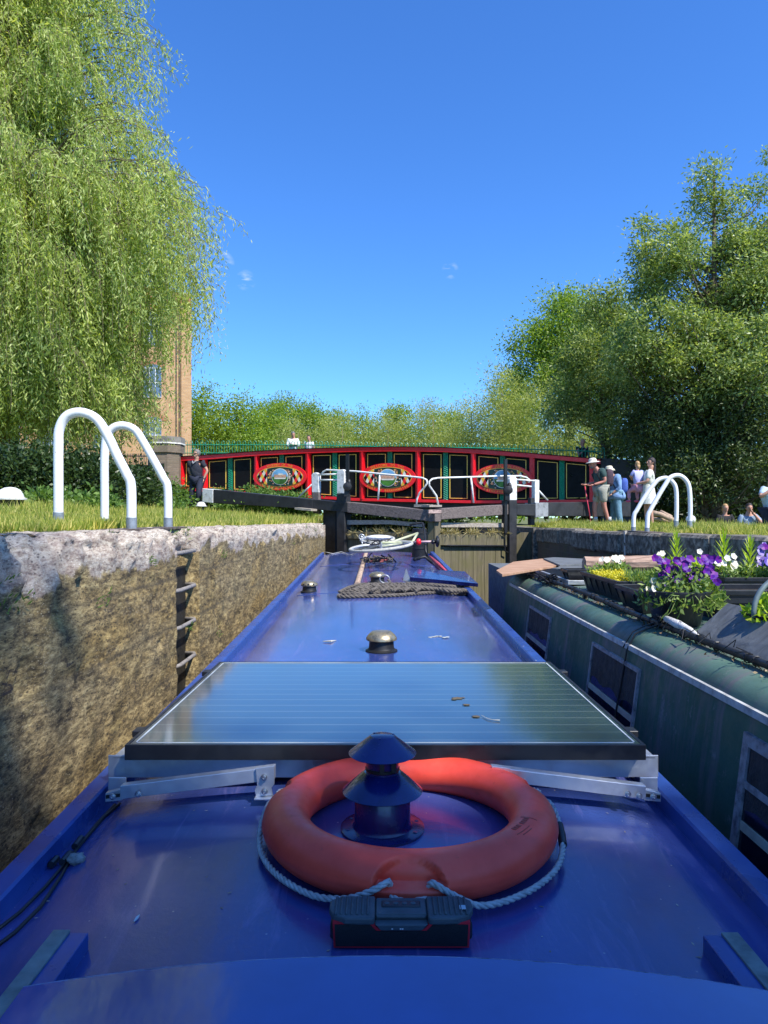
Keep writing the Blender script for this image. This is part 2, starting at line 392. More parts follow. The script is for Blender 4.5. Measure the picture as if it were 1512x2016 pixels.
def m_ground():
    t = NT('lawn_soil_and_turf'); n1 = t.noise(1.1, 6, .65); n2 = t.noise(22, 4)
    c = t.ramp(n1, [(.3, (.07, .085, .018)), (.52, (.14, .15, .035)), (.72, (.24, .21, .08))])
    c = t.mix(t.ramp(n2, [(.4, 0.0), (.7, .6)]), c, (.05, .07, .015))
    t.set(col=c, rough=.95); t.bump(n2, .8, .03); return t.m
TURF = m_ground()
GRASSM = leafmat('grass_blade', (.13, .20, .025), (.29, .34, .06), (.60, .53, .20), .4, .6, .9)

def m_water():
    t = NT('canal_water'); t.set(col=(.02, .028, .015), rough=.06, spec=.6); t.bump(t.noise(5, 3), .15, .02); return t.m
WATER = m_water()

def m_boatblue(name='royal_blue_gloss', fade=True):
    t = NT(name); v = t.co(); n1 = t.noise(1.1, 5, .6); n2 = t.noise(8, 6, .7); n3 = t.noise(60, 5, .7)
    c = t.ramp(n1, [(.3, (.018, .034, .135)), (.5, (.027, .052, .195)), (.7, (.044, .075, .27))])
    # chalky bloom and scuffs
    sc = t.noise(1.0, 8, .75, .8, t.map((14, 2.2, 14)))
    c = t.mix(t.ramp(t.noise(.9, 5, .6, .6, t.map((1.6, .7, 1))), [(.42, 0.0), (.66, .38)]), c, (.085, .090, .31))
    c = t.mix(t.ramp(sc, [(.55, 0.0), (.78, .5)]), c, (.26, .21, .45))
    c = t.mix(t.ramp(t.noise(1, 7, .8, 1.5, t.map((5, 30, 5), (0, 0, .5))), [(.66, 0.0), (.74, .5)]), c, (.35, .32, .50))
    spk = t.voro(26, 'F1'); spk = t.math('MULTIPLY', t.ramp(spk, [(.035, 1.0), (.075, 0.0)]), t.ramp(t.noise(3.3, 3), [(.47, 0.0), (.55, 1.0)]))
    c = t.mix(t.math('MULTIPLY', spk, .85), c, (.42, .40, .42))
    t.set(col=c, rough=t.ramp(t.mix(.5, n2, sc), [(.3, .10), (.55, .17), (.75, .38)]), spec=.5, coat=.35, coatr=.08)
    t.bump(t.mix(.7, n1, n3), .16, .008); MATS[name] = t.m; return t.m
BLUE = m_boatblue()
def m_rail():
    t = NT('rail_blue'); n = t.noise(7, 5, .6); c = t.ramp(n, [(.3, (.018, .045, .19)), (.6, (.026, .070, .27)), (.8, (.04, .09, .33))])
    v = t.voro(30, 'F1', t.map((1, .35, 1))); ch = t.math('MULTIPLY', t.ramp(v, [(.05, 1.0), (.11, 0.0)]), t.ramp(t.noise(1.6, 4), [(.50, 0.0), (.58, 1.0)]))
    c = t.mix(t.math('MULTIPLY', ch, .8), c, (.50, .48, .50)); t.set(col=c, rough=t.ramp(n, [(.3, .22), (.7, .36)])); t.bump(n, .1, .002); return t.m
BLUER = m_rail()
HATCHB = m_boatblue('hatch_sky_sheen_blue') if False else None
BLUED = paint('dark_blue_paint', (.010, .018, .10), .3, var=.25, sc=14, bump=.1, bd=.001)
BLUESIDE = paint('blue_hull_paint', (.015, .03, .22), .25, var=.2, sc=3, bump=.08)

def m_boatgreen(name, c1, c2, flake):
    t = NT(name); n1 = t.noise(2.0, 6, .65); n2 = t.noise(14, 6, .7); st = t.noise(1.0, 6, .7, .5, t.map((1.5, 7, 1.2)))
    c = t.ramp(n1, [(.3, c1), (.7, c2)])
    c = t.mix(t.ramp(st, [(.48, 0.0), (.64, flake)]), c, (.13, .125, .125))
    c = t.mix(t.ramp(n2, [(.60, 0.0), (.70, flake * .6)]), c, (.24, .22, .22))
    t.set(col=c, rough=t.ramp(n2, [(.3, .42), (.7, .75)]), spec=.3); t.bump(t.mix(.5, n2, n1), .3, .01); return t.m
GSIDE = m_boatgreen('faded_green_paint_side', (.016, .068, .046), (.048, .120, .080), .95)
GROOF = m_boatgreen('faded_green_paint_roof', (.024, .062, .046), (.105, .185, .135), .95)
STRIPE = paint('pale_coach_line', (.42, .42, .40), .5, var=.3, sc=20, bump=.1)
PEEL = paint('peeling_window_frame', (.28, .25, .25), .7, var=.35, sc=30, bump=.5, bd=.004, col2=(.10, .08, .09))
CURTAIN = paint('dark_curtain', (.030, .026, .028), .8, var=.4, sc=16, bump=.5, bd=.01)
GLASSD = paint('dark_window_glass', (.010, .011, .016), .06, var=.1, bump=0, spec=.9)

def m_solar(name, lines, L, x0, y0, W, H):
    """dark glass over cells, fine pale busbars; x0,y0,W,H = the sheet's place in the thing's own space"""
    t = NT(name); sp = t.n.new('ShaderNodeSeparateXYZ'); t.l.new(t.co(), sp.inputs[0])
    u = t.math('DIVIDE', t.math('SUBTRACT', sp.outputs[1], y0), H)
    v = t.math('FRACT', t.math('MULTIPLY', u, lines))
    ln = t.ramp(v, [(.46, 0.0), (.485, 1.0), (.515, 1.0), (.54, 0.0)])
    f = t.math('FRACT', t.math('MULTIPLY', u, lines * 3)); ln2 = t.ramp(f, [(.40, 0.0), (.5, .35), (.60, 0.0)])
    c = t.mix(t.math('MULTIPLY', ln, .45), (.022, .046, .056), (.30, .36, .33))
    t.set(col=c, rough=.3, spec=.5, coat=1.0, coatr=.085)
    t.bump(t.noise(3, 3), .04, .004); return t.m

SKIN = paint('skin', (.52, .27, .18), .55, var=.08, sc=20, bump=0)
SKINR = paint('sun_flushed_skin', (.50, .21, .15), .55, var=.08, sc=20, bump=0)
EYE = paint('eye_dark', (.02, .015, .01), .3, bump=0)
def cloth(name, col, var=.15): return paint(name, col, .85, var=var, sc=9, bump=.5, bd=.02)
# ------------------------------------------------------------------ ground, water, lock walls
def clamp(a, lo, hi): return max(lo, min(hi, a))
def xl(y): return -1.30 + .007 * clamp(y, -5, 15)
def zl(y): return 2.345 - .005 * clamp(y, 0, 20)
def zr(y): return 2.27 - .0065 * clamp(y, 0, 20)
XR = 3.09
def gl(x, y): return zl(y) + .07 * clamp((xl(y) - .25) - x, 0, 5.2) + .02 * (noise.noise(Vector((x * .8, y * .8, 1))))
def gr(x, y): return zr(y) - .01 + .022 * clamp(x - 3.5, 0, 6) - .66 * (lambda t: t * t * (3 - 2 * t))(clamp((x - 4.9) / 2.3, 0, 1)) + .02 * (noise.noise(Vector((x * .8, y * .8, 5))))

def spaced(a, b, n, p): return [a + (b - a) * (i / n) ** p for i in range(n + 1)]
def ground(name, xs, ys, fn, mat):
    m = MB(); nx = len(xs); m.add([Vector((x, y, fn(x, y))) for y in ys for x in xs],
        [(j * nx + i, j * nx + i + 1, (j + 1) * nx + i + 1, (j + 1) * nx + i) for j in range(len(ys) - 1) for i in range(nx - 1)])
    return tag(m.build(name, mat, smooth=True), kind='structure')
ysg = [-30, -20, -10, -5] + [i * .5 for i in range(-6, 52)] + spaced(26, 600, 26, 2.2)
ground('left_bank_ground', [-1.55 - .2 * i for i in range(0, 30)][::-1] and [-(1.55 + v) for v in spaced(0, 400, 34, 2.6)][::-1], ysg, lambda x, y: gl(x, y) - .01, TURF)
ground('right_bank_ground', [3.42 + v for v in spaced(0, 400, 34, 2.6)], ysg, lambda x, y: gr(x, y) - .01, TURF)
ground('far_ground', [-1.9, 0, 2, 3.7], [31, 33, 60, 100, 300, 600], lambda x, y: .2 if y < 32 else 2.0, TURF)
w = MB(); w.grid(lambda u, v: Vector((-1.9 + 5.5 * u, -30 + 76 * v, 0)), 6, 40); tag(w.build('canal_water', WATER), kind='structure')

def coping_foot(y): return .165 + .03 * clamp((3.4 - y) / 1.4, 0, 1) + .09 * clamp((y - 7) / 7, 0, 1)
def left_wall():
    root = thing('lock_wall', 'weedy stone lock wall on the left with a rough pale coping, lit by the sun', 'lock wall', (-1.3, 4, 0))
    R0, R1 = 4.36, 4.88                                              # the recess that holds the ladder
    ys = []; y = -4.0
    while y < 14.5:
        ys.append(y); y += .045 if y < 1.6 else (.02 if y < 6.0 else .035)
    ys += [R0 - .003, R0 + .003, R1 - .003, R1 + .003, 14.5]; ys = sorted(ys)
    prof = [i / 95 for i in range(96)]
    vs = []; nx = len(prof)
    for y in ys:
        zt = zl(y); x0 = xl(y); rec = R0 < y < R1
        for t in prof:
            # walk up the face, round the arris, and back over the top
            if t < .80: z = t / .80 * (zt - .07); dx = 0.0; k = 1
            elif t < .9: a = (t - .80) / .1 * math.pi / 2; z = zt - .07 + .07 * math.sin(a); dx = -.07 + .07 * math.cos(a) if True else 0; k = 1
            else: z = zt; dx = -.07 - (t - .9) / .1 * .42; k = .6
            p = Vector((0, y, z)); e = (z - (zt - coping_foot(y) + .16 * noise.noise(Vector((0, y * 1.3, 3)))))
            cop = clamp(e / .05, 0, 1)
            q1 = noise.fractal(Vector((dx * 6, y * 6, z * 6)), .9, 2.1, 4); q2 = noise.fractal(Vector((dx * 20, y * 20, z * 20)), .8, 2.2, 3)
            course = (z * 3.4 + .06 * q1) % 1.0; groove = max(0, 1 - min(course, 1 - course) / .09) * (1 - cop)
            blk = .012 * noise.noise(Vector((math.floor(z * 3.4), math.floor(y * 1.1 + .5 * (math.floor(z * 3.4) % 2)), 7)))
            hole = clamp((noise.noise(Vector((3, y * 4.5, z * 7.5))) - .42) * 8, 0, 1) * (1 - cop)
            d = .006 * q1 + .007 * q2 - .015 * groove * clamp(.5 + q1, 0, 1) + blk * (1 - cop) - .016 * hole
            pit = clamp((noise.noise(Vector((5, y * 14, z * 16))) - .25) * 4, 0, 1)
            d += cop * (.020 + .020 * q1 + .016 * q2 - .018 * pit) - .09 * cop * clamp(e / .32, 0, 1)
            x = x0 + dx + d * (1 if t < .9 else .2)
            zz = z + (.014 * q1 + .008 * q2) * (0 if t < .80 else 1)
            if rec: x = min(x, x0 - .13 + .2 * d) if z < zt - .1 else x - .10
            vs.append((x, y, zz))
    fs = [(j * nx + i, (j + 1) * nx + i, (j + 1) * nx + i + 1, j * nx + i + 1) for j in range(len(ys) - 1) for i in range(nx - 1)]
    m = MB(); m.add(vs, fs); m.build('face', STONEL, root, smooth=True, fix=False)
    m = MB(); 
    q = MB(); q.box((xl(4.6) - .098, 4.62, 1.02), (.012, .505, 2.1)); q.build('slot_shade_panel', SLOT_SHADE, root)  # dark panel paints in the shade at the back of the slot
    a = [Vector((xl(14.5), 14.5, z)) for z in (0, zl(14.5) - .03)]; b = [Vector((-1.9, 14.5, z)) for z in (0, zl(14.5) - .03)]
    m.add([a[0], a[1], b[1], b[0]], [(0, 1, 2, 3)])
    m.box((-1.62, 30, 1.1), (.3, 31, 2.2)); m.box((-1.6, -17, 1.15), (.3, 26, 2.3)); m.build('end_wall', STONEL, root)
left_wall()

def lock_ladder():
    root = thing('lock_ladder', 'rusty iron ladder of round rungs set in a slot of the left lock wall', 'ladder', (-1.3, 4.62, 1.0))
    x0 = xl(4.6)
    for k in range(9):
        z = 2.175 - .235 * k; m = MB(); m.tube([(x0 - .11, 4.385, z), (x0 - .03, 4.40, z), (x0 - .012, 4.46, z), (x0 - .012, 4.80, z), (x0 - .03, 4.855, z), (x0 - .11, 4.87, z)], .0135, 8)
        if z > .15: m.build('rung', paint('worn_grey_rung', (.22, .20, .18), .7, var=.3, sc=30, bump=.3), root, smooth=True)
lock_ladder()

def right_wall():
    root = thing('lock_wall', 'dark right-hand lock wall of sooty brick under square grey coping blocks', 'lock wall', (XR, 8, 0))
    m = MB(); y = -6.0; k = 0
    while y < 14.3:
        L = 1.05 + .25 * ((k * 37) % 5) / 4; y2 = min(y + L, 14.5)
        if not (9.02 < (y + y2) / 2 < 9.3):
            j = .009 * ((k * 13) % 7 - 3)
            m.box((XR + .24 + j, (y + y2) / 2, zr((y + y2) / 2) - .145 + j * .5), (.5, y2 - y - .03, .29), bev=.03)
        y = y2; k += 1
    m.build('coping', STONER, root)
    m = MB(); m.box((XR + .28, 4.3, .98), (.5, 20.4, 1.96)); m.build('brickwork', BRICKDARK, root)
    m = MB(); m.box((XR + .1, 14.51, 1.1), (.3, .1, 2.16)); m.box((XR + .34, 30, 1.08), (.4, 31, 2.16)); m.build('quoin', STONER, root)
    m = MB(); m.extY([(1238, 1046), (1256, 1045), (1252, 1068), (1246, 1092), (1240, 1094), (1241, 1070)], 9.05, .05)
    o = m.build('broken_chip', paint('pale_broken_stone', (.46, .42, .36), .9, var=.3, sc=20, bump=.5), root)
    for v in o.data.vertices: v.co.x = XR - .03 - root.location.x + (v.co.x - (XR - root.location.x)) * .25
right_wall()

# ------------------------------------------------------------------ ladder hoops
def hoop(pts, D, label, foot=True, grp=None):
    base = P(pts[-1][0], pts[-1][1], D)
    root = thing('ladder_handrail', label, 'handrail', base, grp)
    W = [P(a, b, D) for a, b in pts]
    # Catmull-Rom through the traced points
    out = []
    for i in range(len(W) - 1):
        p0 = W[max(i - 1, 0)]; p1 = W[i]; p2 = W[i + 1]; p3 = W[min(i + 2, len(W) - 1)]
        for k in range(8):
            t = k / 8; out.append(.5 * ((2 * p1) + (-p0 + p2) * t + (2 * p0 - 5 * p1 + 4 * p2 - p3) * t * t + (-p0 + 3 * p1 - 3 * p2 + p3) * t ** 3))
    out.append(W[-1])
    m = MB(); m.tube(out, .0275, 14); m.build('hoop', WHITEH, root, smooth=True)
    for q, s in ((W[-1], 1), (W[0], -1)):
        m = MB(); m.tube([q + Vector((0, 0, -.06)), q + Vector((0, 0, .045))], .0305, 14); m.build('sleeve', GALV, root, smooth=True, ang=40)
    return root
def m_hoopwhite():
    t = NT('chipped_white_gloss'); n = t.noise(26, 6, .75); 
    c = t.mix(t.ramp(n, [(.62, 0.0), (.68, .8)]), (.80, .79, .77), (.40, .37, .33))
    t.set(col=c, rough=.35); t.bump(n, .2, .001); return t.m
WHITEH = m_hoopwhite()
GH = 'tall white hoops at the heads of the lock ladders'
hoop([(115, 1024), (115, 960), (115, 885), (117, 845), (132, 819), (160, 812), (190, 825), (212, 858), (232, 900), (250, 935), (258, 958), (259, 1034)], 4.12, 'nearest and largest white tubular hoop on the left bank', grp=GH)
hoop([(206, 1034), (206, 970), (206, 900), (210, 860), (224, 842), (245, 838), (266, 847), (282, 870), (302, 905), (321, 940), (330, 962), (331, 1032)], 4.85, 'second white tubular hoop on the left bank, beside the wall ladder', grp=GH)
m = MB(); m.box((-1.50, 4.5, zl(4.5) + .004), (.22, 1.05, .014)); tag(m.build('base_plate', RUSTY), 'thin dark steel plate under the feet of the two left hoops', 'metal plate')
hoop([(1331, 1032), (1332, 1000), (1331, 965), (1325, 950), (1312, 941), (1296, 945), (1284, 958), (1268, 980), (1254, 1004), (1248, 1016), (1247, 1044)], 9.3, 'white tubular hoop on the right bank nearer the people with sun hats', grp=GH)
hoop([(1358, 1033), (1359, 1000), (1357, 962), (1350, 945), (1336, 936), (1320, 940), (1309, 955), (1294, 980), (1280, 1005), (1275, 1018), (1274, 1046)], 8.8, 'rightmost white tubular hoop on the right bank', grp=GH)
m = MB(); m.box((3.25, 9.05, zr(9) + .004), (.2, 1.1, .014)); tag(m.build('base_plate', RUSTY), 'thin dark steel plate under the feet of the two right hoops', 'metal plate')

def bollard(px, row, D, r, label, ball=False):
    c = P(px, row, D); root = thing('bollard', label, 'bollard', c)
    m = MB()
    if ball: m.lathe(c, [(r * .55, .0), (r * .55, r * .3), (r * .62, r * .4), (r * .98, r * .8), (r * 1.02, r * 1.25), (r * .85, r * 1.75), (r * .4, r * 2.1), (0, r * 2.15)], 20)
    else: m.lathe(c, [(r * .86, r * .62), (r * 1.02, r * .64), (r * 1.04, r * .74), (r * .86, r * .80), (r * .80, r * 1.0), (r * .62, r * 1.3), (r * .34, r * 1.45), (0, r * 1.5)], 28)
    m.build('cap', WHITE, root, smooth=True, ang=50)
    m = MB(); m.lathe(c, [(r * (.5 if ball else .8), -.05), (r * (.5 if ball else .62), r * .05), (r * (.5 if ball else .84), r * (.0 if ball else .62) + .001), (0, r * (.0 if ball else .62) + .002)], 24); m.build('base', BLACKP, root, smooth=True, ang=50)
bollard(20, 1003, 6.4, .135, 'large white domed iron bollard with black base at the left edge of the grass')
bollard(396, 1004, 15.6, .12, 'small white round-headed bollard in front of the leaning man')
bollard(1360, 1034, 10.6, .07, 'small white bollard behind the foot of the rightmost hoop', True)

# ------------------------------------------------------------------ lock gates
GL = Wall(668, 15.3, 852, 14.2); GR = Wall(1008, 15.3, 858, 14.2)
def quadp(x0, a0, b0, x1, a1, b1): return [(x0, a0), (x1, a1), (x1, b1), (x0, b0)]
def tubeW(m, pl, pts, r, off=0.0):
    m.tube([pl.at(a, b, off) for a, b in pts], r, 8)
def gate(pl, label, left):
    root = thing('lock_gate', label, 'lock gate', pl.at(668 if left else 1008, 1240))
    def part(name, mat, *polys, o=(-.13, .13), bev=0):
        m = MB()
        for q in polys: m.ext(pl, q, *o)
        return m.build(name, mat, root, bevel=bev)
    if left:
        b = part('balance_beam', BLACKW, quadp(420, 963.5, 990.5, 616, 983, 1003), quadp(616, 983, 1003, 684, 989, 1009), o=(-.16, .16), bev=.012)
        m = MB(); m.ext(pl, quadp(398, 961.5, 988.5, 419, 963.3, 990.3), -.165, .165); m.build('white_end', WHITE, b, bevel=.012)
        part('top_beam', WOODG, quadp(682, 988, 1009, 843, 1004, 1026), o=(-.15, .15), bev=.012)
        part('mid_rail', WOODL, quadp(682, 1024, 1033, 765, 1024, 1032), quadp(765, 1024, 1032, 835, 1030, 1038), o=(.0, .05))
        part('heel_post', BLACKW, [(662, 972), (678, 972), (680, 1260), (664, 1260)], o=(-.10, .155), bev=.012)
        part('heel_post', WHITE, [(663, 929), (665, 925), (675, 924), (678, 928), (678, 971.7), (663, 971.7)], o=(-.07, .05), bev=.012)
        part('outer_post', WOODG, [(614, 970), (627, 970), (628, 1012), (615, 1010)], o=(-.08, .02), bev=.01)
        part('outer_post', WHITE, [(613, 935), (616, 931), (622, 930), (627, 934), (627, 969.7), (614, 969.7)], o=(-.08, .02), bev=.01)
        part('mitre_post', WOODG, quadp(843, 1003, 1027, 854, 1003, 1027), o=(-.16, .17), bev=.01)
        part('mitre_post', WOODV, [(843, 1027.3), (854, 1027.3), (854, 1255), (843, 1255)], o=(-.12, .12))
        part('cap_block', WOODL, quadp(815, 993, 998, 840, 993, 998), o=(-.2, .1))
        part('step_board', WOODL, quadp(580, 999, 1003, 612, 1002, 1006), o=(.17, .4))
        pls = [quadp(684 + 32 * k, 1050 + 1.2 * k, 1255, 684 + 32 * (k + 1) - 1, 1051 + 1.2 * k, 1255) for k in range(5)]
        part('planking', WOODV, *pls, o=(-.04, .04)); part('lower_beam', WOODV, quadp(684, 1046, 1060, 843, 1050, 1066), o=(-.1, .1))
        part('brace', BLACKW, quadp(636, 1000, 1255, 660, 1000, 1255), o=(-.3, -.05)); 
        rails = [[(632, 935), (636, 929), (643, 925), (700, 928), (760, 934), (815, 939), (832, 941), (840, 945), (841, 951), (836, 959), (826, 970), (821, 982), (820, 995)], [(627, 934.5), (664, 933.5)], [(630, 945), (664, 945)], [(748, 935), (746, 960), (744.5, 984)], [(588, 979), (620, 948)]]
        m = MB()
        for q in rails: tubeW(m, pl, q, .019, .0)
        m.build('handrail', WHITE, root, smooth=True)
        rack = [(681, 894), (686, 894), (686, 975), (681, 975)]; pawl = (684, 958)
    else:
        part('balance_beam', BLACKW, quadp(1018, 992, 1014, 1054, 992, 1016), quadp(1080, 989, 1016, 1242, 987, 1017), o=(-.16, .16), bev=.012)
        part('balance_beam', paint('worn_grey_paint', (.26, .27, .28), .7, var=.3, sc=12), quadp(1054.5, 989.5, 1018, 1079.5, 989.3, 1016.5), o=(-.165, .165))
        part('top_beam', WOODG, quadp(869, 1001, 1023, 1001, 993, 1013), o=(-.15, .15), bev=.012)
        part('mitre_post', WOODG, quadp(856, 1011, 1027, 868.7, 1011, 1027), o=(-.14, .19), bev=.01)
        part('mitre_post', paint('pinkish_worn_timber', (.42, .30, .26), .85, var=.35, sc=20, bump=.5), quadp(844, 1003.5, 1010.5, 869, 1003.5, 1010.5), o=(.16, .2))
        part('mitre_post', WOODV, [(856, 1027.3), (867, 1027.3), (867, 1255), (856, 1255)], o=(-.12, .12))
        part('mid_rail', WOODL, quadp(869, 1029, 1038, 992, 1030, 1038), o=(.0, .05))
        part('heel_post', BLACKW, [(1003, 985), (1018, 985), (1017, 1255), (1005, 1255)], o=(-.10, .155), bev=.012)
        part('heel_post', WHITE, [(1004, 943), (1007, 938), (1014, 937), (1018, 942), (1018, 984.7), (1004, 984.7)], o=(-.06, .05), bev=.012)
        part('outer_post', BLACKW, [(1045, 980), (1053, 980), (1053, 1034), (1045, 1034)], o=(-.08, .02), bev=.01)
        part('outer_post', WHITE, [(1053.4, 944), (1062, 945), (1062, 982), (1058, 1020), (1053.4, 1020)], o=(-.08, .03), bev=.01)
        part('cap_block', WOODL, quadp(845.5, 994, 998, 870, 994, 998), o=(-.2, .1))
        part('lower_beam', WOODV, quadp(866, 1052, 1073, 998, 1053, 1076), o=(-.1, .11))
        part('planking', WOODV, *[quadp(866 + 22 * k, 1076, 1255, 866 + 22 * (k + 1) - .7, 1076, 1255) for k in range(6)], o=(-.04, .04))
        m = MB(); m.ext(pl, quadp(880, 1072.5, 1074.5, 998, 1073, 1075), .115, .12); m.build('seam', BLACKW, root)
        rails = [[(1041, 950), (1042, 944), (1036, 940), (1024, 937), (980, 937.5), (931, 939), (862, 941), (851, 943), (845, 948), (845, 956), (852, 966), (859, 976), (863, 995)], [(927, 940), (930, 965), (932.5, 990)], [(1016, 944), (1056, 947)], [(1016, 955), (1046, 958)], [(1058, 963), (1078, 985)]]
        m = MB()
        for q in rails: tubeW(m, pl, q, .019, .0)
        m.build('handrail', WHITE, root, smooth=True)
        rack = [(994, 904), (999, 904), (999, 1050), (994, 1050)]; pawl = (1000, 965)
        m = MB()
        for k in range(4): tubeW(m, pl, [(974, 1171), (992, 1171)], .012, .06)
        m.build('eye_bolt', BLACKP, root)
        m = MB(); tubeW(m, pl, [(994, 1040), (994, 1085), (1000, 1088)], .016, .13); m.build('paddle_rod', BLACKP, root)
    m = MB(); m.ext(pl, rack, .16, .2)
    (x0, y0), (x1, y1) = rack[0], rack[2]
    k = y0
    while k < y1 - 3: m.ext(pl, [(x0 - 1, k), (x0, k), (x0, k + 1.4), (x0 - 1, k + 1.4)], .16, .2); k += 3
    g = m.build('paddle_rack', BLACKP, root)
    m = MB(); c = pl.at(pawl[0], pawl[1], .22); m.lathe(c, [(.02, -.1), (.09, -.08), (.09, .08), (.02, .1)], 14, axis=Matrix.Rotation(R(90), 3, 'X'))
    m.ball(pl.at(pawl[0] + 3, pawl[1] - 7, .22), (.05, .07, .09)); m.box(pl.at(pawl[0] - 2, pawl[1] + 12, .2), (.09, .14, .16)); m.build('paddle_gear', BLACKP, g, smooth=True, ang=40)
    # straw and moss caught on the lower beam
    n = 900; xs = rng.uniform(690 if left else 868, 800 if left else 998, n); base = np.array([pl.at(x, 1048 + rng.uniform(-1, 3), rng.uniform(-.1, .14)) for x in xs])
    keep = np.array([noise.noise(Vector((x * .05, 3, 0))) > -.05 for x in xs]); base = base[keep]; d = rand_dirs(len(base), (0, -.2, .25), .6); quads('caught_straw', base, d, sides(d), .16, .012, STRAW, root)['kind'] = 'stuff'
STRAW = leafmat('dry_straw', (.22, .18, .07), (.36, .30, .14), (.46, .42, .24), .2)
gate(GL, 'left leaf of the timber lock gate with long black balance beam ending white', True)
gate(GR, 'right leaf of the timber lock gate, its black beam running behind the sun-hatted couple', False)
def gate_wall():
    root = thing('gate_sill_wall', 'wet stone pier between the right gate leaf and the lock wall corner', 'stone pier', P(1030, 1240, 15.6))
    m = MB(); m.extY([(1001, 1048), (1046, 1048), (1046, 1260), (1001, 1260)], 15.6, .5); m.build('masonry', WOODV, root)
gate_wall()

# ------------------------------------------------------------------ bridge
BW = Wall(455, 28, 1106, 23.7)
def interp(tab, x):
    for (a, u), (b, v) in zip(tab, tab[1:]):
        if x <= b: return u + (v - u) * (x - a) / (b - a)
    return tab[-1][1]
TOP = [(345, 900), (403, 896.5), (501, 889), (601, 884), (700, 881), (780, 880), (860, 881), (931, 884), (1047, 893), (1165, 903), (1182, 905)]
BOT = [(345, 964), (403, 968), (501, 974), (603, 980), (700, 986), (800, 988), (950, 991), (1060, 990), (1182, 989)]
tp = lambda x: interp(TOP, x); bt = lambda x: interp(BOT, x)
def strip(pl, m, x0, x1, f0, f1, o0, o1, n=24):
    xs = [x0 + (x1 - x0) * i / n for i in range(n + 1)]
    m.ext(pl, [(x, f0(x)) for x in xs] + [(x, f1(x)) for x in reversed(xs)], o0, o1)
GLYPH = {}
def glyph(ch):
    if ch in GLYPH: return GLYPH[ch]
    cu = bpy.data.curves.new('g', 'FONT'); cu.body = ch; cu.size = 1.0; cu.offset = .012; ob = bpy.data.objects.new('g', cu); COL.objects.link(ob)
    bpy.context.view_layer.update(); dg = bpy.context.evaluated_depsgraph_get(); me = ob.evaluated_get(dg).to_mesh()
    vs = [(v.co.x, v.co.y) for v in me.vertices]; fs = [tuple(p.vertices) for p in me.polygons]
    ob.evaluated_get(dg).to_mesh_clear(); bpy.data.objects.remove(ob); bpy.data.curves.remove(cu)
    w = (max(v[0] for v in vs) if vs else .3); GLYPH[ch] = (vs, fs, w); return GLYPH[ch]
def arc_text(m, pl, txt, cx, cy, rx, ry, top, size, off, span):
    n = len(txt); cap = .7 * size
    for i, ch in enumerate(txt):
        if ch == ' ': continue
        f = (i + .5) / n * 2 - 1; X = f * span; th = math.sqrt(max(0, 1 - (X / rx) ** 2))
        y = cy - ry * th if top else cy + ry * th; slope = (X * ry / (rx * rx * max(th, .2))) * (1 if top else -1)
        a = math.atan(slope); vs, fs, w = glyph(ch); c, s = math.cos(a), math.sin(a); out = []
        for gx, gy in vs:
            lx = (gx - w / 2) * size * .95; ly = -(gy - .35) * size
            out.append(pl.at(cx + X + lx * c - ly * s, y + lx * s + ly * c, off))
        m.add(out, fs)
ORANGE = paint('orange_lettering', (.85, .26, .02), .5, var=.05, bump=0)
SKYP = paint('painted_sky', (.16, .38, .62), .5, var=.3, sc=3, bump=0); GRASSP = paint('painted_grass', (.05, .17, .02), .5, var=.5, sc=4, bump=0)
HOUSEP = paint('painted_house', (.55, .32, .22), .5, var=.3, sc=9, bump=0); CREAMP = paint('painted_cream', (.70, .66, .58), .5, var=.1, bump=0)
FIELDP = paint('plaque_green', (.008, .03, .022), .4, var=.2, bump=0); GOLDP = paint('plaque_gold', (.72, .42, .04), .5, var=.05, bump=0)
PINKP = paint('painted_petals', (.50, .22, .14), .6, var=.6, sc=30, bump=0, col2=(.10, .05, .02))
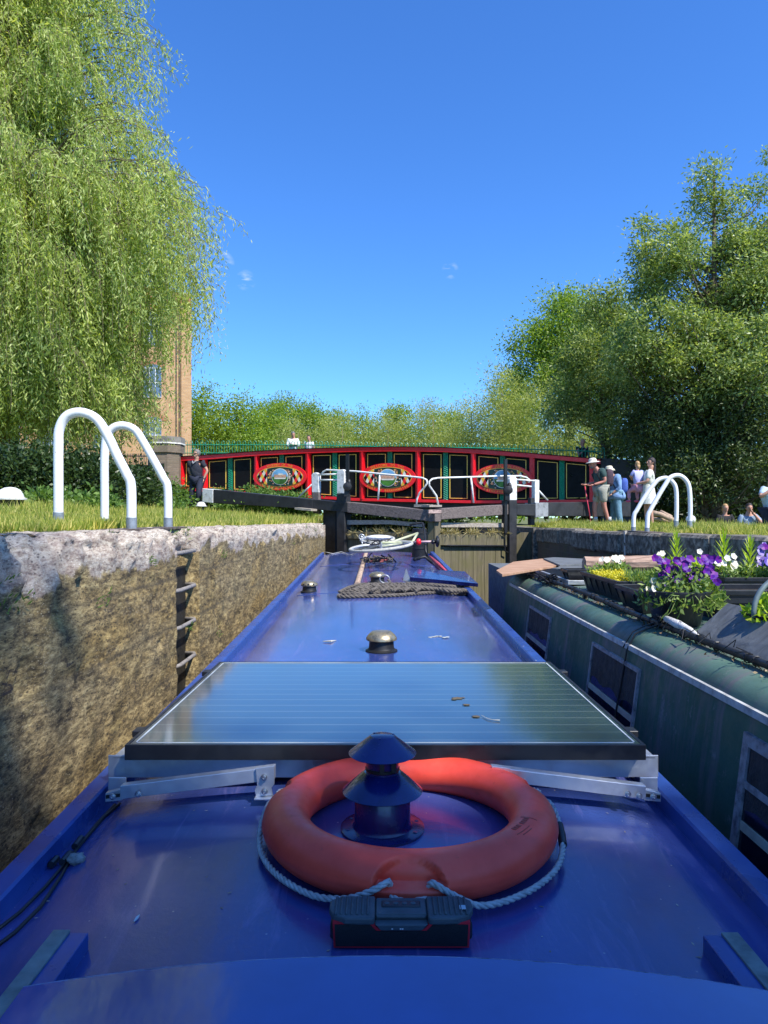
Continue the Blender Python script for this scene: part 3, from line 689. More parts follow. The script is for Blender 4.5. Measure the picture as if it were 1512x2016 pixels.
def bridge():
    root = thing('canal_bridge', 'arched road bridge over the canal with black panels, red ribs and painted oval plaques', 'bridge', BW.at(760, 1200))
    m = MB(); strip(BW, m, 350, 1182, lambda x: tp(x) + 2, lambda x: bt(x) - 1, -.25, 0); m.build('girder', PANELB, root)
    m = MB(); strip(BW, m, 347, 1182, tp, lambda x: tp(x) + 8, -.3, .20); m.build('top_flange', REDP, root)
    m = MB(); strip(BW, m, 350, 1182, lambda x: bt(x) - 5.5, bt, -.3, .16)
    m.build('bottom_flange', REDP, root)
    m = MB(); strip(BW, m, 345, 1185, lambda x: tp(x) - 1.5, lambda x: tp(x) - .1, -.4, .24); m.build('coping_strip', PANELB, root)
    m = MB(); strip(BW, m, 350, 1185, lambda x: bt(x) + .2, lambda x: bt(x) + 12, -5.5, -.1); m.build('deck_beams', BLACKW, root)
    m = MB(); strip(BW, m, 345, 1185, lambda x: tp(x) + 62, lambda x: tp(x) + 66, -5.5, -.3); m.build('deck', DIRT, root)
    posts = [(353, 360), (398, 405.5), (500.5, 507.5), (601.5, 610), (708, 717), (818, 827), (927, 936), (1042.5, 1052), (1160.5, 1170)]
    for a, b in posts:
        m = MB(); m.ext(BW, [(a, tp(a) + 7), (b, tp(b) + 7), (b, bt(b) - 4), (a, bt(a) - 4)], 0, .13)
        c = (a + b) / 2
        m.ext(BW, [(c - 1, tp(c) + 7), (c + 1, tp(c) + 7), (c + 1.4, bt(c) - 4), (c - 1.4, bt(c) - 4)], .13, .19)
        m.build('rib', REDP, root)
    cs = [(posts[i][1], posts[i + 1][0]) for i in range(len(posts) - 1)]
    for i, (a, b) in enumerate(cs):
        mid = (a + b) / 2; gw = 4.3 * (b - a) / 95
        pans = [(a + 6, b - 1)] if i == 0 else [(a + 6, mid - gw - 3.4), (mid + gw + 3.4, b - 6.5)]
        if i > 0:
            m = MB(); m.ext(BW, [(mid - gw, tp(mid) + 8), (mid + gw, tp(mid) + 8), (mid + gw, bt(mid) - 5), (mid - gw, bt(mid) - 5)], 0, .03)
            o = m.build('lattice_strip', GREENP, root)
            m = MB(); y0 = tp(mid) + 10; k = 0
            while y0 < bt(mid) - 8:
                for s in (-1, 1): m.tube([BW.at(mid - s * gw * .8, y0, .04), BW.at(mid + s * gw * .8, y0 + 4.2, .04)], .016, 4)
                y0 += 4.2
            m.build('lattice', GREENP, o)
        for (x0, x1) in pans:
            y0 = lambda x: tp(x) + 13.2; y1 = lambda x: bt(x) - 8.5; t = 1.15
            m = MB(); m.ext(BW, [(x0, y0(x0)), (x1, y0(x1)), (x1, y1(x1)), (x0, y1(x0))], 0, .018); m.mi = 1
            o0, o1 = .018, .026
            m.ext(BW, [(x0, y0(x0)), (x1, y0(x1)), (x1, y0(x1) + t), (x0, y0(x0) + t)], o0, o1)
            m.ext(BW, [(x0, y1(x0) - t), (x1, y1(x1) - t), (x1, y1(x1)), (x0, y1(x0))], o0, o1)
            for xa, xb in ((x0, x0 + 1.5), (x1 - 1.5, x1)): m.ext(BW, [(xa, y0(xa) + t), (xb, y0(xb) + t), (xb, y1(xb) - t), (xa, y1(xa) - t)], o0, o1)
            m.build('panel', [PANELB, YELLOW], root)
    def ell(cx, cy, rx, ry, n=48, a0=0, a1=2 * math.pi): return [(cx + rx * math.cos(a0 + (a1 - a0) * i / n), cy - ry * math.sin(a0 + (a1 - a0) * i / n)) for i in range(n)]
    for (cx, cy, rx, ry, t1, t2, s1, s2, lab) in (
        (551, 938.5, 52.5, 27, 'HIGHWAY OF THE', 'INDUSTRIAL REVOLUTION', 25.5, 40, 'left oval plaque with a mansion scene, lettered HIGHWAY OF THE INDUSTRIAL REVOLUTION'),
        (763, 940.5, 55, 28.7, 'WELCOME TO THE', 'PORT OF BERKHAMSTED', 33, 41, 'middle oval plaque lettered WELCOME TO THE PORT OF BERKHAMSTED'),
        (989.5, 943, 58.5, 29.5, 'GRAND JUNCTION CANAL', 'BRENTFORD MILES', 42, 38, 'right oval plaque lettered GRAND JUNCTION CANAL with BRENTFORD below')):
        m = MB(); m.ext(BW, ell(cx, cy, rx, ry), .14, .22); pq = m.build('plaque', REDP, root); pq['label'] = lab
        ix, iy = rx * .865, ry * .745
        m = MB(); m.ext(BW, ell(cx, cy, ix, iy), .22, .228); m.build('gold_line', GOLDP, pq)
        m = MB(); jx, jy = ix - 1.2, iy - 1.1; m.ext(BW, ell(cx, cy, jx, jy), .228, .236); m.build('green_field', FIELDP, pq)
        # harlequin ends, clipped to the oval
        cols = [CREAMP, GOLDP, REDP, PANELB]; W = jx * .43; nxd = 3; cw = W / nxd * 1.0; chh = jy * 2 / 3
        for s in (-1, 1):
            m = MB()
            for i in range(-1, 4):
                for j in range(-2, 8):
                    for tri in (0,):
                        ccx = cx + s * (jx - W + (i + (.5 if j % 2 else 0)) * cw); ccy = cy - jy + j * chh / 2
                        dm = [(ccx - cw / 2, ccy), (ccx, ccy - chh / 2), (ccx + cw / 2, ccy), (ccx, ccy + chh / 2)]
                        pt = []
                        for q in range(4):                       # sample the edges and pull them inside
                            for u in range(4):
                                x = dm[q][0] + (dm[(q + 1) % 4][0] - dm[q][0]) * u / 4; y = dm[q][1] + (dm[(q + 1) % 4][1] - dm[q][1]) * u / 4
                                e = (x - cx) * s
                                e = clamp(e, jx - W, jx * .985); h = jy * math.sqrt(max(0, 1 - (e / jx) ** 2)); pt.append((cx + s * e, clamp(y, cy - h, cy + h)))
                        ar = abs(sum(pt[k][0] * pt[(k + 1) % 16][1] - pt[(k + 1) % 16][0] * pt[k][1] for k in range(16)))
                        if ar > 1.2: m.mi = (i * 2 + j) % 4; m.add([BW.at(x, y, .241) for x, y in pt], [tuple(range(16))])
            m.build('diamond_pattern', cols, pq)
        rr = jy * .86
        m = MB(); m.ext(BW, ell(cx, cy, rr, rr), .236, .250); m.build('picture_rim', CREAMP, pq)
        m = MB(); r2 = rr * .93
        m.mi = 0; m.add([BW.at(x, y, .256) for x, y in ell(cx, cy, r2, r2, 24, 0, math.pi)] + [BW.at(cx - r2, cy, .256)], [tuple(range(25))])
        m.mi = 1; m.add([BW.at(x, y, .256) for x, y in ell(cx, cy, r2, r2, 24, math.pi, 2 * math.pi)] + [BW.at(cx + r2, cy, .256)], [tuple(range(25))])
        hs = {551: [(-.75, -.28, .8, .1), (-.2, -.42, .35, -.2)], 763: [(-.85, -.3, .85, .25), (-.1, -.45, .15, -.25)], 989.5: [(-.6, -.35, .7, .2), (-.3, -.5, .3, -.3)]}[cx]
        for k, (a, b, c, d) in enumerate(hs): m.mi = 2 if k == 0 else 3; m.add([BW.at(cx + a * r2, cy + b * r2, .260 + .003 * k), BW.at(cx + c * r2, cy + b * r2, .260 + .003 * k), BW.at(cx + c * r2, cy + d * r2, .260 + .003 * k), BW.at(cx + a * r2, cy + d * r2, .260 + .003 * k)], [(0, 1, 2, 3)])
        m.mi = 3; m.add([BW.at(cx - .75 * r2, cy + .12 * r2, .262), BW.at(cx + .8 * r2, cy + .12 * r2, .262), BW.at(cx + .7 * r2, cy + .3 * r2, .262), BW.at(cx - .7 * r2, cy + .3 * r2, .262)], [(0, 1, 2, 3)])
        m.build('painted_view', [SKYP, GRASSP, HOUSEP, CREAMP], pq)
        m = MB()
        for s in (-1, 1):
            for k in range(26):
                a = random.uniform(-1.05, 1.05); q = rr * random.uniform(1.12, 1.42); x = cx + s * q * math.cos(a); y = cy + q * math.sin(a) * .85
                m.mi = random.choice((0, 0, 0, 1, 2)); r_ = random.uniform(.9, 1.7); m.add([BW.at(x + r_ * math.cos(b), y + r_ * math.sin(b), .2405 + .0004 * k) for b in (0, 1.05, 2.1, 3.14, 4.2, 5.25)], [tuple(range(6))])
        m.build('painted_flowers', [PINKP, GOLDP, CREAMP], pq)
        m = MB(); arc_text(m, BW, t1, cx, cy, (rx + ix) / 2, (ry + iy) / 2, True, 6.6, .226, s1); arc_text(m, BW, t2, cx, cy, (rx + ix) / 2, (ry + iy) / 2, False, 6.4, .226, s2)
        m.build('lettering', ORANGE, pq)
    # bow-topped green railing along the deck
    m = MB(); rt = [(362, 868), (420, 868), (600, 868), (780, 872), (950, 874), (1100, 878), (1195, 882)]; x = 364.0; k = 0
    while x < 1195:
        D = BW.at(x, 900).y; st = .105 * F / D; r = interp(rt, x); nx = x + st
        base = max(tp(x) - 2, r + 20)
        m.tube([BW.at(x, base, -.5), BW.at(x, r + 2.4, -.5)] + ([BW.at(x + st * .3, r, -.5), BW.at(x + st * .7, r, -.5), BW.at(nx, r + 2.4, -.5)] if k % 2 == 0 else []), .011, 4)
        x = nx; k += 1
    for dy in (8, 24): m.tube([BW.at(a, interp(rt, a) + dy, -.5) for a in range(364, 1195, 20)], .018, 4)
    m.build('railing', GREENP, root)
    m = MB(); m.ext(BW, [(1183, 902), (1252, 906), (1252, 1030), (1183, 1030)], -6, .1); m.build('abutment', BLACKW, root); m = MB(); m.ext(BW, [(290, 985), (352, 985), (352, 1060), (290, 1060)], -6, -.05); m.build('abutment', BLACKW, root)
bridge()

def brick_pier():
    c = P(326, 990, 28.6); c.z = 2.4; root = thing('brick_pier', 'brown brick pier with stone cap at the left end of the bridge', 'brick pier', c)
    s = 28.6 / F
    def octa(hw, z0, z1, m): 
        q = hw * .42; pts = [(-hw, -q), (-q, -hw), (q, -hw), (hw, -q), (hw, q), (q, hw), (-q, hw), (-hw, q)]
        m.prism([Vector((c.x + a, c.y + b, z1)) for a, b in pts], [Vector((c.x + a, c.y + b, z0)) for a, b in pts])
    z = lambda row: CAMZ + (HOR - row) * s
    m = MB(); octa(.62, 2.2, z(893), m); m.build('shaft', BRICKGREY, root)
    m = MB(); octa(.68, z(893), z(876), m); m.build('necking', BRICKGREY, root)
    m = MB(); octa(.72, z(876), z(873.5), m); m.build('pale_band', WHITE, root)
    m = MB(); octa(.70, z(873.5), z(862), m); m.build('cap', paint('grey_cap_stone', (.20, .19, .17), .9, var=.3, sc=6), root)
    m = MB(); m.box((c.x + .08, c.y - .625, z(921)), (.13, .03, .26)); m.build('slot', BLACKP, root)
    m = MB(); m.box((c.x - 1.4, c.y + .2, 3.3), (1.7, .35, 2.4)); m.build('wing_wall', BRICKGREY, root)
brick_pier()

def mill():
    W = Wall(-260, 41, 376, 50); root = thing('brick_mill', 'tall buff brick mill building with red brick arches behind the willow', 'building', P(200, 1000, 46))
    zt = lambda px: HOR - 15.3 * F / W.at(px, 900).y
    m = MB(); xs = (-260, 376)
    a = [W.at(x, 900) for x in xs]; 
    def col(v, z): return Vector((v.x, v.y, z))
    T = 17.6
    m.ext(W, [(-260, HOR - 15.2 * F / a[0].y), (376, HOR - 15.2 * F / a[1].y), (376, 1000), (-260, 1010)], -14, 0); m.build('wall', BRICKBUFF, root)
    def band(z0, z1, o, mat, nm, p0=-260, p1=377):
        A = W.at(p0, 900); B = W.at(p1, 900); r = lambda v, z: HOR - (z - CAMZ) * F / v.y
        m = MB(); m.ext(W, [(p0, r(A, z1)), (p1, r(B, z1)), (p1, r(B, z0)), (p0, r(A, z0))], .002, o); return m.build(nm, mat, root)
    band(17.35, 17.75, .35, BRICKRED, 'cornice'); band(16.9, 17.1, .12, BRICKRED, 'string_course'); band(17.75, 18.1, .2, BRICKBUFF, 'parapet')
    m = MB(); m.ext(W, [(352, 586), (354, 586), (354, 960), (352, 960)], .35, .45); m.build('downpipe', BLACKP, root)
    for x0, x1 in ((357, 377), (240, 256), (120, 138)):
        m = MB(); m.ext(W, [(x0, 592), (x1, 594), (x1, 985), (x0, 985)], .002, .14); m.build('pilaster', BRICKBUFF, root)
    for cx in (300, 205, 95, 20):
        D = W.at(cx, 900).y; k = F / D
        for z in (16.2, 12.6, 9.0, 5.4):
            w2, h = .62 * k, 2.0 * k; y = HOR - (z - CAMZ) * k
            def arch(g, hh): return [(cx + (w2 + g) * math.cos(math.pi * i / 12), y - (w2 * .45 + g) * math.sin(math.pi * i / 12)) for i in range(13)] + [(cx - w2 - g, y + hh), (cx + w2 + g, y + hh)]
            m = MB(); m.ext(W, arch(.3 * k, 0), .002, .05); f = m.build('window', BRICKRED, root)
            m = MB(); m.ext(W, arch(0, h), .003, .07); p = m.build('pane', GLASSW, f)
            m = MB()
            for q in (-.33, .33): m.ext(W, [(cx + q * w2 - .6, y), (cx + q * w2 + .6, y), (cx + q * w2 + .6, y + h), (cx + q * w2 - .6, y + h)], .07, .1)
            for q in (0, .5, 1): m.ext(W, [(cx - w2, y + q * h - 1), (cx + w2, y + q * h - 1), (cx + w2, y + q * h), (cx - w2, y + q * h)], .07, .09)
            m.build('glazing_bar', WHITE, f)
GLASSW = paint('mill_window_glass', (.10, .14, .19), .1, var=.3, bump=0, spec=.9)
mill()
def iron_fence():
    root = thing('iron_fence', 'low black iron railing between the hedge and the brick pier', 'fence', P(245, 935, 24))
    m = MB(); W = Wall(130, 23, 292, 26); x = 130
    while x < 292: m.tube([W.at(x, 893), W.at(x, 935)], .012, 4); x += 3.1
    m.tube([W.at(130, 897), W.at(292, 898)], .02, 4); m.tube([W.at(130, 928), W.at(292, 928)], .02, 4); m.build('bars', BLACKP, root)
iron_fence()
def yellow_sign():
    root = thing('notice_sign', 'small yellow notice on a pale post above the hedge', 'sign', P(155, 935, 22))
    m = MB(); m.extY([(148, 882), (161, 882), (161, 889.5), (148, 889.5)], 22, .03); b = m.build('board', GOLDP, root)
    m = MB()
    for y in (884, 886.5): m.extY([(150, y), (159, y), (159, y + .8), (150, y + .8)], 21.995, .004)
    m.build('writing', BLACKP, b)
    m = MB(); m.tube([P(155, 889, 22.02), P(155, 935, 22.02)], .03, 6); m.build('post', WHITE, root)
    root = thing('gate_post', 'reddish brown square post beside the small yellow notice', 'post', P(166, 935, 22.2))
    m = MB(); m.extY([(162, 882), (170, 882), (170, 935), (162, 935)], 22.2, .12); m.build('shaft', paint('red_brown_post', (.22, .09, .06), .8), root); m = MB(); m.extY([(161, 879), (171, 879), (171, 882), (161, 882)], 22.18, .16); m.build('cap', BRICKRED, root)
yellow_sign()
# ------------------------------------------------------------------ trees and plants
WILLOWL = leafmat('willow_leaf', (.17, .25, .06), (.36, .45, .13), (.54, .61, .28), .45, .5, .5)
ASHL = leafmat('ash_leaf', (.085, .145, .045), (.19, .27, .085), (.42, .50, .24), .4, .42, .35)
LIMEL = leafmat('bright_tree_leaf', (.09, .17, .02), (.18, .29, .035), (.30, .40, .07), .4, .5, .3)
OLIVEL = leafmat('olive_shrub_leaf', (.19, .24, .06), (.31, .37, .11), (.45, .48, .19), .4, .5, .3)
SHADEL = leafmat('shade_dark_leaf', (.022, .045, .014), (.05, .085, .025), (.16, .21, .09), .3, .4, .5)  # leaf colour darkened to paint the deep shade low in the right trees
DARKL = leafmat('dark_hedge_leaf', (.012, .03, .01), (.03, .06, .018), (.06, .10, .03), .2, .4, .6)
NETTLE = leafmat('nettle_leaf', (.05, .11, .02), (.10, .19, .04), (.18, .28, .07), .35, .5, .9)

def clumps(crown, K, inner=.35):
    """K clump centres in the crown's list of ellipsoids (c, r), thick towards the outside"""
    vol = np.array([e[1][0] * e[1][1] * e[1][2] for e in crown]); vol = vol / vol.sum(); out = []
    idx = rng.choice(len(crown), K, p=vol)
    d = unit(rng.normal(size=(K, 3))); r = rng.uniform(inner ** 2, 1, K) ** .5
    for k in range(K): c, rad = crown[idx[k]]; out.append(np.array(c) + d[k] * r[k] * np.array(rad))
    return np.array(out)
def crown_leaves(C, n, spread, L, W, bias=(0, 0, -.15), flat=.8):
    K = len(C); base = np.repeat(C, n, axis=0); sp = rng.uniform(.6, 1.3, K).repeat(n)[:, None] * spread
    off = rng.normal(size=(K * n, 3)) * sp * np.array([1, 1, flat]); base = base + off
    d = unit(unit(off) * .9 + rng.normal(size=base.shape) * .7 + np.array(bias)); N = len(base)
    return base, d, sides(d), L * rng.uniform(.6, 1.3, N), W * rng.uniform(.7, 1.3, N)
def tree(name, label, cat, foot, crown, K, n, spread, L, W, leaf, bark=None, tr=.2, group=None, limbs=26, inner=.35, bias=(0, 0, -.15), lean=(0, 0), cut=None):
    foot = Vector(foot); root = thing(name, label, cat, foot, group)
    C = clumps(crown, K, inner)
    if cut: C = C[[cut(c) for c in C]]
    b = crown_leaves(C, n, spread, L, W, bias); quads('crown', *b, leaf, root)
    m = MB(); cc = Vector(np.mean([c for c, r in crown], axis=0)); top = min(max(c[2] + r[2] * .3 for c, r in crown), cc.z + (cc.z - foot.z) * .35)
    fork = foot.lerp(Vector((cc.x, cc.y, foot.z + (cc.z - foot.z) * .55)), 1.0)
    path = [foot + Vector((0, 0, -.1)), foot.lerp(fork, .4) + Vector((random.uniform(-.1, .1), 0, 0)), fork, Vector((cc.x, cc.y, top))]
    m.tube(path, [tr * 1.25, tr, tr * .8, tr * .15], 9)
    for k in range(min(limbs, len(C))):
        q = Vector(C[k]); hd = math.hypot(q.x - cc.x, q.y - cc.y); z = clamp(q.z - hd * random.uniform(.5, 1.0), foot.z + (fork.z - foot.z) * random.uniform(.35, .8), top * .97 + foot.z * .03)
        if z < fork.z: st = foot.lerp(fork, (z - foot.z) / (fork.z - foot.z))
        else: st = fork.lerp(path[3], (z - fork.z) / max(.01, path[3].z - fork.z))
        t = (z - foot.z) / (top - foot.z); mid = st.lerp(q, .5) + Vector((random.uniform(-.1, .1), random.uniform(-.1, .1), -.10)) * (q - st).length
        m.tube([st, mid, q], [tr * .30 * (1 - t * .7), tr * .15 * (1 - t * .4), tr * .04], 5)
    m.build('trunk', bark or BARK, root, smooth=True)
    return root
def E(px, row, D, rx, rz, ry=None):                    # an ellipsoid of the crown: centre and half sizes given in picture units at D
    c = P(px, row, D); return (tuple(c), (rx * D / F, (ry if ry else rx) * D / F, rz * D / F))

# willow: limbs arch out, long leafy strands hang from them
def willow():
    foot = Vector((-9.6, 17.5, 2.6)); root = thing('willow_tree', 'huge weeping willow hanging over the left bank in front of the mill', 'tree', foot)
    def rad(z):
        return np.interp(z, [4, 5, 7.3, 8.3, 9.8, 11.5, 12.4, 13.0, 14.7, 17, 19], [3.7, 3.8, 3.9, 4.95, 5.5, 4.8, 3.9, 3.8, 4.1, 3.6, 2.0])
    B = []; D_ = []; Ln = []; twig = MB(); Vs = []; trunk = MB()
    trunk.tube([foot, (-9.5, 17.4, 5.5), (-9.7, 17.6, 9.5), (-9.6, 17.5, 15)], [.6, .5, .38, .12], 10)
    for b in range(640):
        az = random.uniform(-math.pi, math.pi)
        if math.sin(az) > .25 and random.random() < .8: az = -az          # most of it on the side one sees
        if b % 5 == 0: az = random.uniform(-.75, .35)
        zt = random.uniform(5.4, 10.5) if random.random() < .5 else random.uniform(9, 18.6)
        rm = float(rad(zt)) * (random.uniform(.45, .98) if b % 5 else random.uniform(.9, 1.04))
        ex = -9.6 + rm * math.cos(az); ey = 17.5 + rm * math.sin(az)
        if CX + ex / ey * F < -130 and random.random() < .85: continue
        st = Vector((-9.6, 17.5, max(4.5, zt - random.uniform(.8, 2.5)))); dr = Vector((math.cos(az), math.sin(az), 0))
        sg = random.uniform(-.25, .25); sd = Vector((-dr.y, dr.x, 0)); dp = random.uniform(.35, .9)
        pts = [st + dr * (rm * t) + sd * (sg * rm * t * t) + Vector((0, 0, (zt - st.z) * math.sin(t * math.pi * .62) * 1.07 - dp * max(0, t - .6) ** 2 * 5)) for t in (0, .2, .4, .6, .75, .88, 1.0)]
        trunk.tube(pts, [.08, .055, .04, .024, .014, .008, .004], 5); cb = random.gauss(0, 1)
        ns = 30; tl = [0, .2, .4, .6, .75, .88, 1.0]
        for s in range(ns):
            if s % 3 == 0: jit = Vector((random.gauss(0, .16), random.gauss(0, .16), random.gauss(0, .08))); tg = random.random()
            t = .30 + .70 * ((s - s % 3 + 3 * tg) / (ns + 1)) ** .8; i = max(k for k in range(6) if tl[k] <= t + 1e-9); q = pts[i].lerp(pts[i + 1], min(1, (t - tl[i]) / (tl[i + 1] - tl[i])))
            q = q + (Vector((random.gauss(0, .05), random.gauss(0, .05), random.gauss(0, .06))) + jit if s % 3 else jit)
            ln = random.uniform(.5, 2.1) * (1.75 if q.z < 9.5 else .85) * (1 - .45 * max(0, t - .6) / .4); ln = min(ln, q.z - 4.4 + random.uniform(-.45, .6))
            if ln < .3: continue
            nl = max(4, int(ln * 22)); tt = np.linspace(0, 1, nl); cv = random.uniform(.1, .5); side = random.gauss(0, .16)
            x = q.x + dr.x * cv * np.sqrt(tt) + side * tt; y = q.y + dr.y * cv * np.sqrt(tt); z = q.z + .12 * np.sin(tt * 3) - ln * tt
            B.append(np.stack([x, y, z], 1))
            if random.random() < .3: twig.tube([(x[0], y[0], z[0]), (x[nl // 2], y[nl // 2], z[nl // 2]), (x[-1], y[-1], z[-1])], [.007, .005, .003], 3, cap=False)
    B = np.concatenate(B); N = len(B); B = B + rng.normal(size=B.shape) * np.array([.045, .045, .03])
    d = unit(rng.normal(size=(N, 3)) * np.array([.7, .7, .4]) + np.array([0, 0, -1.0]))
    quads('crown', B, d, sides(d), .14 * rng.uniform(.5, 1.3, N), .027 * rng.uniform(.7, 1.3, N), WILLOWL, root)
    o = trunk.build('trunk', BARKW, root, smooth=True); twig.build('twig', BARKW, o)
willow()

GT = 'trees beyond the bridge'
# right bank: tall ash-like tree and its neighbours
tree('bankside_tree', 'tallest dark-leaved tree on the right bank reaching the picture edge', 'tree', P(1420, 1075, 21),
     [E(1330, 540, 21, 90, 85), E(1268, 490, 21, 34, 58), E(1405, 400, 21, 46, 80), E(1440, 470, 21, 50, 60), E(1480, 580, 21, 100, 130), E(1290, 680, 21, 110, 80), E(1430, 720, 20.5, 140, 90), E(1500, 370, 21, 34, 70), E(1340, 470, 21, 26, 50), E(1422, 345, 21, 16, 26), E(1560, 500, 21, 80, 120)],
     600, 165, .20, .135, .046, ASHL, tr=.17, limbs=260, inner=.25)
tree('shade_fill_tree', 'added low tree, leaves darkened for the deep shade under the tallest right-bank tree', 'tree', P(1400, 1070, 21.5),
     [E(1310, 850, 21.5, 90, 90), E(1420, 830, 21, 110, 110), E(1500, 880, 20, 90, 110), E(1380, 930, 20.5, 90, 55), E(1290, 790, 21.5, 70, 60)], 420, 110, .20, .12, .042, SHADEL, tr=.12, limbs=160, inner=.2)  # added dark-leaved tree standing in for shade below the tall one
tree('bankside_tree', 'younger grey-green tree leaning left of the tallest right-bank tree', 'tree', P(1225, 1005, 25),
     [E(1200, 620, 25, 62, 70), E(1180, 720, 25, 80, 80), E(1235, 830, 25, 80, 70), E(1130, 800, 26, 60, 60)], 230, 150, .25, .14, .046, ASHL, tr=.14, limbs=60)
tree('broad_tree', 'broad bright-green tree rising behind the olive bushes at right', 'tree', P(1120, 960, 44),
     [E(1120, 660, 44, 80, 85), E(1070, 720, 44, 70, 90), E(1180, 720, 44, 90, 110), E(1110, 610, 44, 45, 40)], 260, 190, .48, .20, .085, LIMEL, tr=.3, group=GT, limbs=40)
for i, (px, top, D, rx, lab, lf) in enumerate((
    (985, 712, 37, 52, 'olive-green feathery willow bush with the highest tip beyond the bridge', OLIVEL),
    (1075, 742, 36, 66, 'wide olive bush under the broad bright-green tree', OLIVEL),
    (925, 775, 39, 48, 'olive bush between the feathery willow bush and the low centre bushes', OLIVEL),
    (850, 782, 42, 50, 'pale twiggy willow bush with thin upright shoots right of the bridge centre', OLIVEL),
    (760, 806, 44, 60, 'low pale bush above the welcome plaque', OLIVEL),
    (670, 812, 44, 60, 'low pale bush left of the bridge centre', OLIVEL),
    (585, 822, 43, 50, 'rounded greyish bush behind the two people in white on the bridge', OLIVEL),
    (1155, 800, 34, 50, 'dim olive bush behind the right end of the bridge', OLIVEL))):
    f = P(px, 1000, D); f.z = 2.4; h = (1000 - top)
    tree('willow_bush', lab, 'bush', f, [E(px, top + h * .42, D, rx, h * .40), E(px + rx * .3, top + h * .65, D - 1, rx * .9, h * .35), E(px - rx * .1, top + h * .16, D, rx * .4, h * .17)],
         230, 60, .36, .17, .038, lf, BARKW, .1, GT, 20, .3, (0, 0, .5))
for i, (px, top, D, rx, lab) in enumerate((
    (395, 762, 60, 62, 'rounded green tree against the mill corner'), (470, 785, 56, 55, 'deep green dense tree right of the mill'),
    (552, 780, 68, 42, 'pale-tipped tree above the left plaque'), (610, 784, 70, 30, 'narrow dark-topped tree left of the bridge centre'),
    (655, 800, 74, 38, 'small distant tree in the low dip of the tree line'), (712, 806, 76, 38, 'flat-topped distant tree near the middle of the tree line'),
    (778, 796, 72, 40, 'dome-shaped distant tree above the bridge crown'), (520, 800, 62, 50, 'mid green tree between the dense tree and the pale-tipped one'),
    (870, 800, 70, 50, 'distant green tree behind the twiggy bush'), (1010, 720, 60, 40, 'distant tree filling the notch left of the broad bright tree'))):
    f = P(px, 1000, D); f.z = 2.4; h = 1000 - top
    tree('far_tree', lab, 'tree', f, [E(px, top + h * .30, D, rx, h * .30), E(px - rx * .4, top + h * .5, D, rx * .9, h * .35), E(px + rx * .45, top + h * .52, D, rx * .9, h * .36), E(px + rx * .1, top + h * .12, D, rx * .5, h * .12)],
         150, 110, .55, .24, .10, LIMEL, BARK, .3, GT, 16, .4, (0, 0, .1))
# backing thicket so that no bare horizon shows under the tree line
def thicket(name, label, cat, boxes, n, L, W, leaf, kind='stuff'):
    B = []
    for (x0, x1, y0, y1, z0, z1) in boxes: B.append(np.stack([rng.uniform(x0, x1, n), rng.uniform(y0, y1, n), z0 + (z1 - z0) * rng.uniform(0, 1, n) * (.75 + .25 * np.array([noise.noise(Vector((k * .37, 0, 0))) for k in range(n)]))], 1))
    B = np.concatenate(B); d = rand_dirs(len(B), (0, -.3, .1)); o = quads(name, B, d, sides(d), L, W, leaf); tag(o, label, cat, kind=kind)
thicket('far_wood', 'mass of green woodland closing the view behind the bridge', 'woodland', [(-32, -6, 62, 70, 2.2, 9.5), (-8, 14, 60, 74, 2.2, 9.0), (10, 60, 50, 62, 2.2, 14)], 9000, .5, .24, LIMEL)
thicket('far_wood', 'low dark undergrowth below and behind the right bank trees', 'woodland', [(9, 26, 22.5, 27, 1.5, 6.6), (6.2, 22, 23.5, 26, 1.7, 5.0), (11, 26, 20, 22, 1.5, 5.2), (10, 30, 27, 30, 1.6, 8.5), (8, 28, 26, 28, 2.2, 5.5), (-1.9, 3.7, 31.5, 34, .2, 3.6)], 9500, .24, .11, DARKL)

# left hedge and nettles
def bush(name, label, cat, crown, K, n, spread, L, W, leaf, foot, bias=(0, 0, .15), group=None):
    root = thing(name, label, cat, foot, group); C = clumps(crown, K, .3); quads('leaves', *crown_leaves(C, n, spread, L, W, bias), leaf, root)
    m = MB()
    for k in range(14): q = Vector(C[k]); f = Vector(foot) + Vector((random.uniform(-.3, .3), random.uniform(-.1, .1), 0)); m.tube([f, f.lerp(q, .5) + Vector((0, 0, .1)), q], [.02, .014, .006], 4)
    m.build('stems', BARK, root)
GB = 'bushes along the back of the left bank'
for (px, row, D, rx, rz, lab, lf) in (
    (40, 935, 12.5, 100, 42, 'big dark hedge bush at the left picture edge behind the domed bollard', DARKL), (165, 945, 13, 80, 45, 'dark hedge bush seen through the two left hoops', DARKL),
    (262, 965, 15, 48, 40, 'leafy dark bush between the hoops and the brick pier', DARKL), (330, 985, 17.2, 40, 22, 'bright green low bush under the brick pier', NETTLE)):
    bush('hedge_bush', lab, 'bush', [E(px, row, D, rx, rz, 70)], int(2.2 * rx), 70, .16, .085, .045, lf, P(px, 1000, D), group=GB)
GN = 'nettle clumps around the left balance beam'
